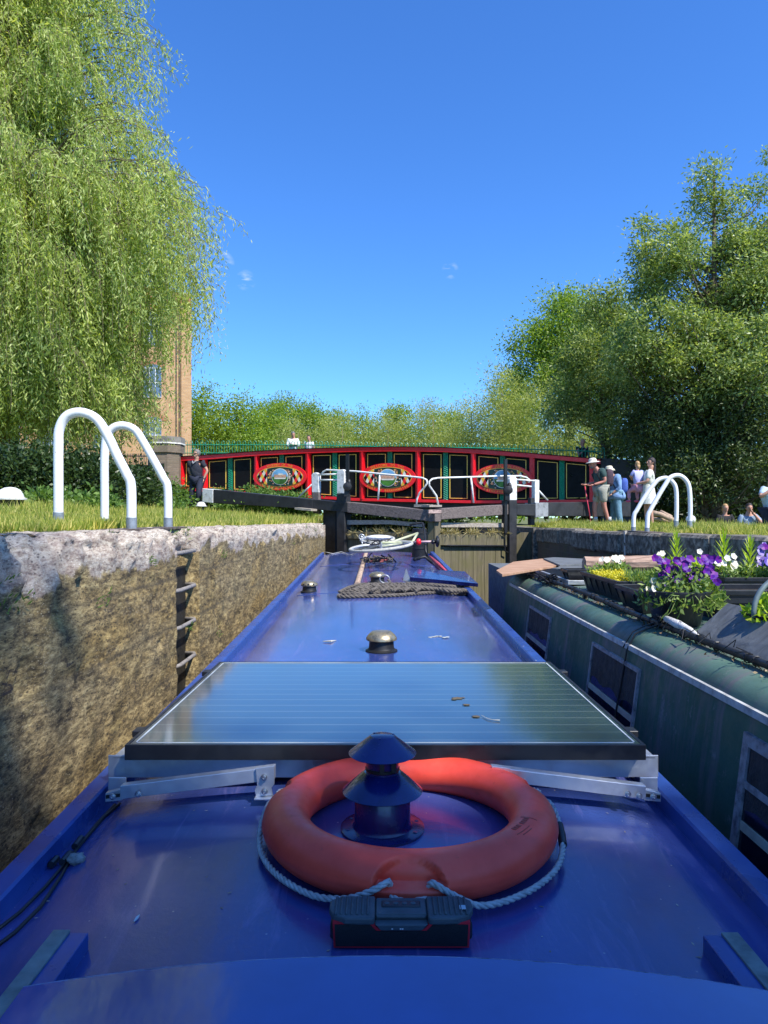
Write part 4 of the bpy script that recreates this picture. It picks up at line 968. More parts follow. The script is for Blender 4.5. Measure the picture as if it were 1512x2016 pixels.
for (px, row, D, rx, rz, lab) in ((100, 992, 9.5, 34, 10, 'low nettle clump right of the domed bollard'), (180, 1003, 9.5, 46, 14, 'nettle clump behind the feet of the left hoops'), (300, 1000, 15.2, 60, 14, 'nettle clump in front of the brick pier'), (450, 1000, 18.4, 30, 12, 'nettle clump under the white end of the balance beam'), (510, 1000, 17, 42, 14, 'nettle clump under the middle of the balance beam'), (585, 1003, 16.3, 36, 10, 'nettle clump under the inner end of the balance beam'),
    (440, 977, 21, 20, 11, 'nettle clump behind the white beam end'), (505, 978, 20, 42, 14, 'nettle clump standing above the beam at its middle'), (570, 986, 19, 40, 11, 'nettle clump below the left oval plaque')):
    bush('nettle_clump', lab, 'nettles', [E(px, row, D, rx, rz, 40)], int(2.2 * rx), 34, .10, .075, .04, NETTLE, P(px, row + rz, D), (0, 0, .2), GN)

def grass_on(name, label, fn, areas):
    B = []; Lh = []
    for (n, x0, x1, y0, y1, h, p) in areas:
        y = y0 + (y1 - y0) * rng.uniform(0, 1, n) ** p; u = rng.uniform(0, 1, n)
        for k in range(n):
            xa, xb = x0(y[k]), x1(y[k]); x = xa + (xb - xa) * u[k] ** 1.4; q = noise.noise(Vector((x * 1.7, y[k] * 1.7, 9)))
            B.append((x, y[k], fn(x, y[k]) - .01)); Lh.append(h * (1 + .8 * q) * (1 + .012 * y[k]))
    B = np.array(B); Lh = np.clip(np.array(Lh), .02, .4) * rng.uniform(.5, 1.25, len(B)); d = unit(rng.normal(size=(len(B), 3)) * np.array([.38, .38, .1]) + np.array([0, 0, 1]))
    s = unit(np.cross(d, np.array([0, 1, 0]) + rng.normal(size=B.shape) * .5)); Wd = .0045 + .00085 * B[:, 1]
    tag(quads(name, B, d, s, Lh, Wd, GRASSM, mid=.25), label, 'grass', kind='stuff')
grass_on('grass', 'sunlit grass on the left bank', gl, [
    (16000, lambda y: xl(y) - .33, lambda y: xl(y) - 4.5, -2.5, 2.6, .07, 1.0), (30000, lambda y: xl(y) - .30, lambda y: xl(y) - 2.2, 2.4, 9, .055, 1.2), (26000, lambda y: xl(y) - .25, lambda y: xl(y) - 5.5, 7, 17, .10, 1.0), (12000, lambda y: xl(y) - 1.5, lambda y: xl(y) - 5.5, 4, 11, .09, 1.0), (10000, lambda y: xl(y) - .2, lambda y: xl(y) - 7, 14, 21, .14, 1.0)])
grass_on('grass', 'rough sunlit grass on the right bank', gr, [
    (34000, lambda y: XR + .42, lambda y: XR + 3.0, 4.8, 16, .085, 1.0), (16000, lambda y: XR + .6, lambda y: XR + 6, 8, 18, .12, 1.0), (9000, lambda y: XR + .36, lambda y: XR + .7, 4.5, 15, .05, 1.0)])
# tufts that grow on the wall
n = 520; y = rng.uniform(2.2, 14, n); k = rng.integers(0, 26, n); cy = rng.uniform(2.2, 13, 26); cz = rng.uniform(1.2, 2.28, 26); cz[:12] = [zl(a) - .02 for a in cy[:12]]
B = np.stack([[xl(cy[i]) + .005 - (.08 if i < 12 else 0) for i in k], cy[k] + rng.normal(size=n) * .05, cz[k] + rng.normal(size=n) * .015], 1)
d = rand_dirs(n, (.8, 0, .8), .6); tag(quads('wall_weeds', B, d, sides(d), .028 * rng.uniform(.5, 1.4, n), .006, NETTLE), 'small weeds growing from the joints of the left lock wall', 'weeds', kind='stuff')

# unseen tree added behind the viewer, its crown shaped to shade the near boats
def unseen_shade_tree():
    # its shade on the roof ends about level with the back edge of the life ring
    s = SUN; ex = Vector((-0.35, 2.5, 1.6)) + s * 21
    crown = [((ex.x, ex.y - 2.3, ex.z - 1.3), (2.1, 1.6, 2.2)), ((ex.x - 1.0, ex.y - 1.7, ex.z - .3), (1.1, 1.1, 1.0)), ((ex.x - 1.15, ex.y - .35, ex.z - .5), (.45, .75, .5)), ((ex.x + .75, ex.y - 1.2, ex.z - .2), (.8, .9, .8)), ((ex.x + 1.2, ex.y - 2.8, ex.z), (1.2, 1.2, 1.2)), ((ex.x, ex.y - 3.4, ex.z + .4), (1.9, 1.1, 1.4)), ((ex.x - .4, ex.y - 4.6, ex.z + .8), (1.8, 1.2, 1.2))]
    tree('unseen_shade_tree', 'unseen tall poplar added behind the viewer to shade the near roof', 'tree', (ex.x, ex.y - 3.2, gr(8, 0)), crown, 330, 70, .34, .27, .19, LIMEL, tr=.28, limbs=30, inner=.0)
unseen_shade_tree()
# fallen branch wood behind the hoops
root = thing('cut_branch', 'pale cut branches lying on the grass behind the right hoops', 'branches', P(1310, 1025, 15))
m = MB(); m.tube([P(1285, 1010, 15), P(1300, 1013, 15), P(1330, 1026, 14.6)], [.06, .055, .05], 8); m.tube([P(1280, 1020, 15.2), P(1305, 1024, 15), P(1335, 1030, 14.8)], [.04, .035, .03], 8); m.tube([P(1300, 1008, 15.2), P(1322, 1018, 15)], [.05, .04], 8)
m.build('branch', paint('bare_branch', (.42, .30, .21), .85, var=.3, sc=20), root, smooth=True)
# ------------------------------------------------------------------ the blue boat
def bx(D): return .010 - .0098 * D
def bhw(D): return .895 + .003 * D
def rz(x, D):
    s = abs((x - bx(D)) / bhw(D)); base = 1.52 + .0264 * D
    return base - .042 * (s / .84) ** 2 if s < .84 else base - .042 - .010 * min(1, (s - .84) / .03)
def onroof(px, row, h=0.0):
    D = 1232 / (row - 981)
    for _ in range(10): x = (px - CX) / F * D; D = (CAMZ - (rz(x, D) + h)) * F / (row - HOR)
    return Vector(((px - CX) / F * D, D, CAMZ + (HOR - row) / F * D))
BE = 11.75
boat = thing('narrowboat', 'royal blue narrowboat running up the middle of the lock, seen from its stern', 'narrowboat', (0, 4, 0))
def blue_boat():
    m = MB()
    def rf(u, v):
        D = -1.2 + (BE + 1.2) * v; s = (u * 2 - 1) * .985; k = (1 - abs(s) ** 2) * .12 * (1 if v > .99 else 0)
        x = bx(D) + s * bhw(D); return Vector((x, D + k, rz(x, D)))
    m.grid(rf, 64, 110); m.build('roof', BLUE, boat, smooth=True, ang=25, fix=False)
    for sd in (-1, 1):
        m = MB(); N = 40; vs = []
        for i in range(N + 1):
            D = -1.2 + (BE + 1.2) * i / N; w = .062 if (sd > 0 or D < 6.7) else .045; xo = bx(D) + sd * bhw(D); zt = 1.52 + .0264 * D
            if D > 6.7 and sd < 0: zt -= .012
            for dx, dz in ((0, -.07), (0, -.006), (-sd * .006, 0), (-sd * (w - .006), 0), (-sd * w, -.006), (-sd * w, -.06)): vs.append((xo + dx, D, zt + dz))
        fs = [(i * 6 + k, i * 6 + (k + 1) % 6, (i + 1) * 6 + (k + 1) % 6, (i + 1) * 6 + k) for i in range(N) for k in range(6)] + [tuple(range(6)), tuple(N * 6 + k for k in range(6))]
        m.add(vs, fs); m.build('handrail', BLUER, boat)
        m = MB(); vs = []
        for i in range(N + 1):
            D = -1.2 + (BE + 1.2) * i / N; xo = bx(D) + sd * bhw(D); zt = 1.50 + .0264 * D
            vs += [(xo - sd * .006, D, zt), (xo + sd * .09, D, .72)]
        m.add(vs, [(2 * i, 2 * i + 1, 2 * i + 3, 2 * i + 2) for i in range(N)]); m.build('cabin_side', BLUESIDE, boat)
    m = MB(); vs = []                                               # hull with pointed bow
    st = [(-2, 1.0), (10.5, 1.0), (12.0, .86), (13.0, .55), (13.75, .06)]
    for D, w in st:
        zt = .74 + (.0 if D < 11 else (D - 11) * .16)
        for s in (-1, 1): vs += [(bx(D) + s * w, D, zt), (bx(D) + s * w * .94, D, -.35)]
    for i in range(len(st) - 1):
        a = i * 4; b = a + 4; m.f += [(a, a + 1, b + 1, b), (a + 2, b + 2, b + 3, a + 3), (a, b, b + 2, a + 2)]; m.m += [0, 0, 0]
    m.v = vs; m.build('hull', BLACKP, boat)
    m = MB(); z = rz(0, BE); m.extY([(632, 1093), (850, 1090), (860, 1250), (622, 1250)], BE - .02, .04); m.build('cabin_front', BLUESIDE, boat)
    # sliding hatch right under the viewer, with its runners
    m = MB()
    HW = .655; D0, D1 = .15, 1.27
    def hz(x, D): return 1.52 + .0264 * D + .062 - .045 * (x / HW) ** 2
    def top(u, v): x = .02 + (u * 2 - 1) * HW; D = D0 + (D1 - D0) * v - .02 * (x / HW) ** 2; return Vector((x, D, hz(x, D)))
    m.grid(top, 32, 16)
    n = 32; f0 = [top(i / n, 1) for i in range(n + 1)]
    m.add(f0 + [p + Vector((0, 0, -.006)) for p in f0], [(i, i + 1, n + 1 + i + 1, n + 1 + i) for i in range(n)])
    f1 = [p + Vector((0, -.004, -.006)) for p in f0]; m.add(f1 + [p + Vector((0, 0, -.05)) for p in f1], [(i, i + 1, n + 1 + i + 1, n + 1 + i) for i in range(n)])
    for e in (0, 1):
        q = [top(e, j / 16) for j in range(17)]; m.add(q + [p + Vector((0, 0, -.06)) for p in q], [(j, j + 1, 17 + j + 1, 17 + j) for j in range(16)])
    hb = m.build('sliding_hatch', HATCHM, boat, smooth=True, ang=35)
    m = MB(); m.tube([p + Vector((0, .0015, -.001)) for p in f0], .0016, 5); m.build('worn_edge', paint('scuffed_edge_metal', (.16, .20, .34), .5, var=.5, sc=30), hb)
    for sd, xa in ((-1, -.630), (1, .677)):
        z = rz(xa, 1.35)
        m = MB(); m.box((xa, 1.22, z + .018), (.072, .42, .040), bev=.0015); r = m.build('hatch_runner', BLUER, boat)
        m = MB(); m.box((xa + sd * .018, 1.22, z + .0405), (.034, .422, .006), bev=.001); m.build('slide_strip', paint('green_slide_strip', (.16, .19, .18), .6, var=.3, sc=20), r)
    # flue with two conical cowls
    ch = MB(); b = Vector((-.004, 1.90, rz(0, 1.90)))
    ch.lathe(b, [(.112, -.004), (.112, .004), (.104, .006), (.08, .007), (.0745, .016), (.0735, .105), (.060, .128)], 40); c = ch.build('chimney_flue', BLUE2, boat, smooth=True, ang=35)
    m = MB(); m.lathe(b, [(.1065, .100), (.107, .1005), (.050, .150), (.044, .151)], 44); m.lathe(b, [(.105, .0985), (.05, .146)], 44); m.lathe(b, [(.044, .15), (.044, .2)], 30); m.build('skirt_cowl', BLUE2, c, smooth=True, ang=35)
    m = MB(); m.lathe(b, [(.0445, .155), (.046, .157), (.046, .163), (.044, .165)], 24)
    for a in (-.9, -1.6, 2.0): m.box(b + Vector((.047 * math.cos(a), .047 * math.sin(a), .18)), (.012, .012, .035))
    m.build('collar_strap', BLACKP, c, smooth=True, ang=35)
    m = MB(); m.lathe(b, [(.090, .200), (.0905, .2007), (.034, .245), (.030, .247), (0, .2475)], 44); m.lathe(b, [(.0885, .199), (.03, .238)], 44)
    for a in (.3, 2.4, 4.5): m.ball(b + Vector((.030 * math.cos(a), .030 * math.sin(a), .2455)), (.004, .004, .003), 8, 5)
    m.build('top_cowl', BLUE2, c, smooth=True, ang=35)
    m = MB()
    for k in range(8):
        a = k * math.pi / 4 + .3; m.lathe(b + Vector((.096 * math.cos(a), .096 * math.sin(a), .005)), [(.006, 0), (.006, .002), (.002, .003), (0, .003)], 8)
    m.build('flange_screws', BLUE2, c, smooth=True, ang=30)
    # vents
    def vent(px, row, r, h, holes, lab):
        b = onroof(px, row); m = MB(); m.lathe(b, [(r * 1.04, -.004), (r * 1.04, .004), (r * .86, .012), (r * .82, .02), (r * .78, h * .55), (r * .72, h * .56)], 32); v = m.build('vent_collar', BLACKP, boat, smooth=True, ang=35); v['label'] = lab
        m = MB(); m.lathe(b + Vector((0, 0, h * .5)), [(r * .90, 0.0), (r, .006), (r * .99, .018), (r * .86, .034), (r * .62, h * .5 - .006), (r * .2, h * .5 - .001), (0, h * .5)], 32); m.build('vent_cap', BRASS, v, smooth=True, ang=60)
        if holes:
            m = MB()
            for a in (-2.2, -1.57, -.95): m.ball(b + Vector((r * .92 * math.cos(a), r * .92 * math.sin(a), h * .5 + .022)), (.012, .012, .009), 10, 6)
            m.build('vent_holes', BLACKP, v, smooth=True)
        return b
    vent(751, 1281, .089, .118, False, 'nearest brass mushroom vent, just beyond the solar panel')
    b2 = vent(743, 1147, .088, .115, False, 'brass mushroom vent with a mooring ring beside the rope')
    vent(609, 1165, .082, .11, True, 'brass mushroom vent with side holes near the left roof edge')
    m = MB(); q = b2 + Vector((.075, -.14, .05)); m.tube([q + Vector((.05 * math.cos(a), 0, .04 * math.sin(a))) for a in [i * math.pi / 8 for i in range(16)]], .007, 6, closed=True); m.build('mooring_ring', GALV, boat, smooth=True)
    # solar panel on its tilting brackets
    z = 1.711; p = [P(245, 1468, 2.15), P(1272, 1468, 2.15), P(1080, 1301, 3.39), P(428, 1302, 3.39)]
    for q in p: q.z = z
    x0, x1, y0, y1 = p[0].x, p[1].x, 2.15, 3.39; fw = .011; m = MB()
    m.box(((x0 + x1) / 2, y0 + fw / 2, z - .023), (x1 - x0, fw, .046)); m.box(((x0 + x1) / 2, y1 - fw / 2, z - .023), (x1 - x0, fw, .046))
    m.box((x0 + fw / 2, (y0 + y1) / 2, z - .023), (fw, y1 - y0 - 2 * fw, .046)); m.box((x1 - fw / 2, (y0 + y1) / 2, z - .023), (fw, y1 - y0 - 2 * fw, .046))
    m.box(((x0 + x1) / 2, (y0 + y1) / 2, z - .03), (x1 - x0 - 2 * fw - .002, y1 - y0 - 2 * fw - .002, .02))
    sp = m.build('solar_panel', PLASTIC, boat, bevel=.0012); sp['label'] = 'wide glossy solar panel with fine pale lines and a black frame'
    mt = m_solar('solar_cells', 15, 0, 0, y0 + fw - boat.location.y, 1, y1 - y0 - 2 * fw)
    m = MB(); m.box(((x0 + x1) / 2, (y0 + y1) / 2, z - .008), (x1 - x0 - 2 * fw - .004, y1 - y0 - 2 * fw - .004, .014)); m.build('cell_sheet', mt, sp)
    m = MB(); zz = z + .0012; e = .03
    for a, b, c, d in ((x0 + e, x1 - e, y0 + .022, y0 + .026), (x0 + e, x1 - e, y1 - .03, y1 - .024), (x0 + .024, x0 + .029, y0 + .03, y1 - .03), (x1 - .029, x1 - .024, y0 + .03, y1 - .03)):
        m.box(((a + b) / 2, (c + d) / 2, zz - .0012), (b - a, d - c, .0012))
    m.build('edge_line', paint('cell_border_line', (.45, .5, .52), .4), sp)
    for y in (2.32, 3.2):
        for s, x in ((-1, x0), (1, x1)): m = MB(); m.box((x + s * .014, y, z - .012), (.03, .05, .02), bev=.002); m.build('clamp', PLASTIC, sp)
    for (px, row, s) in ((900, 1375, 1.3), (918, 1388, .9), (937, 1411, 1.0), (893, 1377, .7), (912, 1374, .5)):
        D = (CAMZ - z) * F / (row - HOR); c = Vector(((px - CX) / F * D, D, z + .0015)); m = MB(); m.ball(c, (.016 * s, .012 * s, .0012), 9, 4, fn=lambda v: 1 + .3 * noise.noise(v * 3 + Vector((px, 0, 0)))); m.build('bird_dropping', paint('bird_dropping', (.10, .08, .05), .8), sp, smooth=True)
    m = MB(); c = [Vector(((a - CX) / F * D, D, z + .003)) for a, D in ((948, 2.46), (960, 2.42), (972, 2.405), (984, 2.40))]; m.tube(c, [.001, .0016, .0015, .003], 5); m.build('seed_stalk', paint('pale_seed', (.5, .48, .4), .8), sp)
    # brackets
    m = MB(); m.extY([(213, 1487), (1296, 1487), (1296, 1530), (213, 1531)], 2.20, .004); m.box((0, 2.26, P(0, 1492, 2.2).z), (1.68, .12, .004)); m.build('mounting_rail', ALU, sp, bevel=.001)
    for L in (1, 0):
        X = (lambda v: v) if L else (lambda v: 1508 - v)
        m = MB(); a = [(236, 1548), (540, 1510), (540, 1536), (236, 1574)]; m.extY([(X(x), y) for x, y in a], 2.07, .03)
        m.extY([(X(x), y) for x, y in [(207, 1562), (240, 1554), (240, 1576), (207, 1579)]], 2.078, .022); m.extY([(X(x), y) for x, y in [(213, 1531), (248, 1531), (248, 1556), (213, 1560)]], 2.15, .006)
        ar = m.build('bracket_arm', ALU, sp, bevel=.0015); ar['label'] = 'left aluminium bracket arm' if L else 'right aluminium bracket arm'
        m = MB(); m.extY([(X(x), y) for x, y in [(503, 1513), (540, 1508), (540, 1544), (534, 1552), (537, 1566), (504, 1568), (501, 1556), (506, 1546)]], 2.062, .006)
        q = P(X(520), 1569, 2.062); m.box(q + Vector((0, -.004, .0)), (.052, .03, .004)); m.build('bracket_foot', ALU, ar, bevel=.001)
        m = MB(); m.extY([(X(208), 1566), (X(236), 1563), (X(236), 1569), (X(208), 1573)], 2.0745, .003); m.build('slot', BLACKP, ar)
        for (x, y) in ((520, 1530), (521, 1558), (222, 1568), (272, 1563)) + (() if L else ((250, 1567),)):
            m = MB(); c = P(X(x), y, 2.06); m.lathe(c, [(.0095, 0), (.0095, .003), (.0062, .0035), (.0062, .009), (.002, .0095), (0, .007)], 12, axis=Matrix.Rotation(R(90), 3, 'X')); m.build('bolt', STEELB, ar, smooth=True, ang=35)
    # folded side hatch lid and small fittings beyond the rope
    m = MB(); a = onroof(806, 1141); b = onroof(921, 1150)
    za = rz(a.x, a.y)
    m.prism([Vector((.27, 7.45, za + .015)), Vector((.92, 6.95, za + .0)), Vector((.90, 7.9, za + .035)), Vector((.38, 8.0, za + .06))], [Vector((.27, 7.45, za + .055)), Vector((.92, 6.95, za + .035)), Vector((.90, 7.9, za + .08)), Vector((.38, 8.0, za + .10))])
    o = m.build('side_hatch_lid', BLUE2, boat, bevel=.004); o['label'] = 'dark blue lid tipped up on the roof behind the rope'
    m = MB(); m.prism([Vector((.20, 7.62, za - .0)), Vector((.27, 7.46, za + .0)), Vector((.24, 7.9, za + .10))], [Vector((.21, 7.62, za + .01)), Vector((.28, 7.46, za + .01)), Vector((.25, 7.9, za + .11))]); m.build('lid_hinge', GALV, o)
    m = MB(); D = 10.9; c = P(826, 1087, D); c.z = rz(c.x, D); m.lathe(c, [(.125, 0), (.125, .01), (.118, .012), (.118, .13), (.124, .135), (.124, .15), (.118, .155), (.116, .36), (.122, .365), (.122, .385), (.112, .39), (.112, .44), (.09, .445)], 24); m.build('stove_chimney', BLACKP, boat, smooth=True, ang=35)['label'] = 'short black stove chimney at the bow end of the roof'
    m = MB(); a = onroof(846, 1096, .04); b = onroof(882, 1128, .04); m.tube([a, a.lerp(b, .5), b], [.02, .028, .012], 8); m.build('rail_wrap', paint('pink_red_cloth', (.45, .06, .09), .8), boat, smooth=True)
def m_hatch():
    t = NT('hatch_sky_sheen_blue'); n1 = t.noise(1.6, 5, .6); n2 = t.noise(7, 6, .7); v = t.voro(34, 'F1')
    c = t.ramp(n1, [(.3, (.020, .050, .23)), (.6, (.030, .085, .34))]); spk = t.math('MULTIPLY', t.ramp(v, [(.03, 1.0), (.07, 0.0)]), t.ramp(n2, [(.55, 0.0), (.62, 1.0)]))  # base blue lightened to paint in the sky's reflection on the hatch
    c = t.mix(t.math('MULTIPLY', spk, .7), c, (.30, .36, .50)); t.set(col=c, rough=t.ramp(n2, [(.3, .08), (.7, .20)]), spec=.7, coat=1.0, coatr=.04); t.bump(t.mix(.6, n1, n2), .10, .006); return t.m
HATCHM = m_hatch()
BLUE2 = paint('deep_blue_gloss', (.007, .013, .095), .22, var=.3, sc=8, bump=.08, bd=.002, coat=.3)
blue_boat()

def rope(m, pts, r, pitch=None, n=5, strands=3):
    pts = [Vector(p) for p in pts]; pitch = pitch or r * 7
    # resample
    fine = []
    for i in range(len(pts) - 1):
        p0 = pts[max(i - 1, 0)]; p1 = pts[i]; p2 = pts[i + 1]; p3 = pts[min(i + 2, len(pts) - 1)]; k = max(2, int((p2 - p1).length / (pitch / 7)))
        for j in range(k):
            t = j / k; fine.append(.5 * ((2 * p1) + (-p0 + p2) * t + (2 * p0 - 5 * p1 + 4 * p2 - p3) * t * t + (-p0 + 3 * p1 - 3 * p2 + p3) * t ** 3))
    fine.append(pts[-1]); N = len(fine); prev = None; fr = []; s = 0
    for i, p in enumerate(fine):
        t = (fine[min(i + 1, N - 1)] - fine[max(i - 1, 0)]).normalized()
        if prev is None: u = t.orthogonal().normalized()
        else: u = prev - t * prev.dot(t); u = u.normalized() if u.length > 1e-6 else t.orthogonal().normalized()
        prev = u; fr.append((p, u, t.cross(u), s)); s += (fine[min(i + 1, N - 1)] - p).length
    for q in range(strands):
        ps = [p + (u * math.cos(2 * math.pi * (s / pitch + q / strands)) + w * math.sin(2 * math.pi * (s / pitch + q / strands))) * r * .52 for p, u, w, s in fr]
        m.tube(ps, r * .56, n)
ROPEG = paint('grey_rope_fibre', (.42, .42, .40), .9, var=.2, sc=60, bump=.5, bd=.001)
ROPED = paint('dirty_dark_rope', (.11, .095, .08), .95, var=.35, sc=30, bump=.6, bd=.003)

def life_ring():
    cx, cy = .066, 1.865; zc = rz(cx, cy) + .050; rootl = thing('life_ring', 'orange-red life ring lying flat around the blue chimney flue, with a grey grab rope', 'life ring', (cx, cy, zc - .050))
    RM, a_, b_ = .3190, .061, .054; REC = [(R(-92), 1.0), (R(14), .8), (R(166), .8), (R(90), .8)]
    NU, NV = 420, 64; vs = []
    for i in range(NU):
        th = 2 * math.pi * i / NU
        for j in range(NV):
            ph = 2 * math.pi * j / NV; q = 1.0; extra = 0
            for t0, k in REC:
                d = abs((th - t0 + math.pi) % (2 * math.pi) - math.pi)
                w = .205 * k
                if d < w and -.3 < ph - 0 < 1.45:
                    hgt = 1.30 * math.sqrt(max(0, 1 - (d / w) ** 2))         # rounded scoop
                    ins = clamp((hgt - ph) / .07, 0, 1) * clamp((ph + .02) / .05, 0, 1); q -= .56 * ins * math.cos(ph * .9)
                    if ph < .05 and d < w: extra = .004
            x = RM + (a_ * q + extra) * math.cos(ph); z = b_ * q * math.sin(ph)
            if abs(math.sin(ph)) < .08 and math.cos(ph) > 0 and q > .99: x += .0012
            vs.append((cx + x * math.cos(th), cy + x * math.sin(th), zc + z))
    m = MB(); m.add(vs, [(i * NV + j, ((i + 1) % NU) * NV + j, ((i + 1) % NU) * NV + (j + 1) % NV, i * NV + (j + 1) % NV) for i in range(NU) for j in range(NV)])
    t = NT('ring_red_plastic'); n = t.noise(9, 5, .6); s = t.noise(40, 5, .7)
    c = t.ramp(n, [(.3, (.74, .060, .032)), (.55, (.86, .082, .048)), (.75, (.88, .12, .07))]); c = t.mix(t.ramp(s, [(.62, 0.0), (.74, .35)]), c, (.30, .05, .03))
    t.set(col=c, rough=t.ramp(s, [(.3, .34), (.7, .52)]), spec=.4); t.bump(s, .12, .001)
    m.build('ring_body', t.m, rootl, smooth=True)
    # moulded letter marks
    m = MB(); tp_ = []
    for k in range(7):
        th = R(-41) + k * R(2.0) + (R(1.2) if k > 2 else 0); p = Vector((cx + (RM - .004) * math.cos(th), cy + (RM - .004) * math.sin(th), zc + b_ + .0004)); m.box(p, (.008, .011, .0012), rot=Matrix.Rotation(th + R(90), 3, 'Z'))
    for r_, k0, k1 in ((RM + .015, -44, -33), (RM + .023, -42, -34)): m.tube([Vector((cx + r_ * math.cos(R(a)), cy + r_ * math.sin(R(a)), zc + b_ * math.sqrt(max(0, 1 - ((r_ - RM) / a_) ** 2)) + .0002)) for a in range(k0, k1)], .0012, 4)
    m.tube([Vector((cx + r_ * math.cos(R(-27)), cy + r_ * math.sin(R(-27)), zc + b_ * math.sqrt(max(0, 1 - ((r_ - RM) / a_) ** 2)) + .0002)) for r_ in (RM - .02, RM - .01, RM, RM + .01, RM + .02)], .0012, 4)
    m.build('moulded_mark', paint('darker_ring_mark', (.33, .03, .015), .5, bump=0), rootl)
    def rr(deg, out, h): th = R(deg); return Vector((cx + (RM + .061 + (out - .061) * (.36 if out > .061 else 1)) * math.cos(th), cy + (RM + .061 + (out - .061) * (.36 if out > .061 else 1)) * math.sin(th), zc - .050 + h))
    m = MB(); r = .0075
    rope(m, [rr(-98.5, .040, .045), rr(-98.8, .050, .062), rr(-101, .066, .058), rr(-106, .080, .040), rr(-113, .088, .022), rr(-124, .088, .010), rr(-138, .086, .010), rr(-152, .082, .010), rr(-166, .080, .014), rr(-180, .078, .03), rr(-190, .072, .052), rr(-194, .058, .05), rr(-195, .035, .05)], r)
    rope(m, [rr(-98.5, .040, .045), rr(-97.5, .057, .035), rr(-92, .062, .026), rr(-87, .057, .035), rr(-85.5, .040, .045)], r)
    rope(m, [rr(-85.5, .040, .045), rr(-84.8, .052, .062), rr(-82, .068, .056), rr(-77, .084, .036), rr(-70, .098, .014), rr(-60, .104, .010), rr(-47, .102, .010), rr(-33, .100, .010), rr(-20, .094, .014), rr(-8, .085, .03), rr(2, .078, .052), rr(9, .066, .062), rr(13, .045, .056)], r)
    rope(m, [rr(13, .045, .056), rr(16, .06, .066), rr(22, .072, .06), rr(40, .078, .03), rr(70, .08, .02), rr(88, .06, .04)], r)
    rope(m, [rr(165, .045, .056), rr(160, .066, .06), rr(140, .078, .03), rr(110, .08, .02), rr(92, .06, .04)], r)
    o = m.build('grab_rope', ROPEG, rootl, smooth=True)
    m = MB(); m.tube([rr(-15, .0915, .018), rr(-9.5, .0865, .026), rr(-4, .082, .036)], .0105, 12); m.build('rope_sleeve', PLASTIC, o, smooth=True, ang=50)
life_ring()

def speaker():
    c = Vector((.034, 1.425, rz(.034, 1.425))); root = thing('portable_speaker', 'small black speaker with red trim and ribbed grey top by the life ring', 'speaker', c)
    w, d, h = .280, .075, .062
    m = MB(); m.box(c + Vector((0, 0, h * .42)), (w, d, h * .82), bev=.014); m.build('body', PLASTIC, root, smooth=True, ang=40)
    m = MB(); y = c.y - d / 2 - .0022; prof = lambda g: [(-w / 2 + .008 + g, .004 + g), (w / 2 - .008 - g, .004 + g), (w / 2 - .006 - g, h * .86 - g), (.058 + g, h * .86 - g), (.045 + g, h * .66 - g), (-.045 - g, h * .66 - g), (-.058 - g, h * .86 - g), (-w / 2 + .006 + g, h * .86 - g)]
    m.prism([c + Vector((x, -d / 2 - .003, z)) for x, z in prof(0)], [c + Vector((x, -d / 2 + .012, z)) for x, z in prof(0)]); m.build('red_trim', paint('dark_red_rubber', (.60, .015, .03), .5), root)
    m = MB(); m.prism([c + Vector((x, -d / 2 - .0045, z)) for x, z in prof(.0038)], [c + Vector((x, -d / 2 + .01, z)) for x, z in prof(.0038)]); g = NT('speaker_grille'); v = g.voro(420, 'F1'); g.set(col=g.ramp(v, [(.2, (.002, .002, .003)), (.5, (.012, .012, .013))]), rough=.7); g.bump(v, .4, .001); m.build('grille', g.m, root)
    RUB = paint('grey_rubber', (.055, .075, .085), .6, var=.15, sc=20, bump=.2, bd=.0005)
    for s in (-1, 1):
        m = MB(); pts = [(.052, -d / 2 - .006), (.062, -d / 2 - .008), (w / 2 - .03, -d / 2 - .006), (w / 2 - .006, -d / 2 + .006), (w / 2 + .003, -.01), (w / 2 + .003, .02), (w / 2 - .02, d / 2), (.052, d / 2)]
        m.prism([c + Vector((s * x, y, h * 1.04)) for x, y in pts], [c + Vector((s * x, y, h * .80)) for x, y in pts]); o = m.build('end_cap', RUB, root, bevel=.004)
        m = MB()
        for k in range(7): x = .066 + k * .0105; m.box(c + Vector((s * x, -.002, h * 1.05)), (.0055, d * .86, .006), bev=.002)
        m.build('rib', RUB, o, smooth=True, ang=40)
    m = MB(); m.box(c + Vector((0, .004, h * .90)), (.104, d * .85, h * .2), bev=.004); pts = [(-.052, h * .82), (.052, h * .82), (.040, h * .62), (-.040, h * .62)]; m.prism([c + Vector((x, -d / 2 - .007, z)) for x, z in pts], [c + Vector((x, -d / 2 + .012, z)) for x, z in pts]); cp = m.build('control_panel', RUB, root, bevel=.003)
    m = MB(); m.box(c + Vector((0, .008, h * 1.01)), (.078, .022, .004), bev=.002); m.build('button_bar', PLASTIC, cp, smooth=True, ang=40)
    for k in range(4): m = MB(); q = c + Vector((-.028 + k * .0175, .008, h * 1.045)); m.lathe(q, [(.0055, -.002), (.0055, .0005), (.004, .001), (0, .001)], 14); m.build('button', RUB, cp, smooth=True, ang=40)
    m = MB()
    for x in (-.018, -.002, .002): m.box(c + Vector((x, -d / 2 - .008, h * .70)), (.003, .001, .002))
    m.build('indicator', WHITE, cp)
    m = MB(); m.box(c + Vector((w / 2 - .018, -.012, h * 1.085)), (.012, .014, .0012)); m.build('square_badge', paint('pale_badge', (.35, .42, .45), .5), root)
speaker()

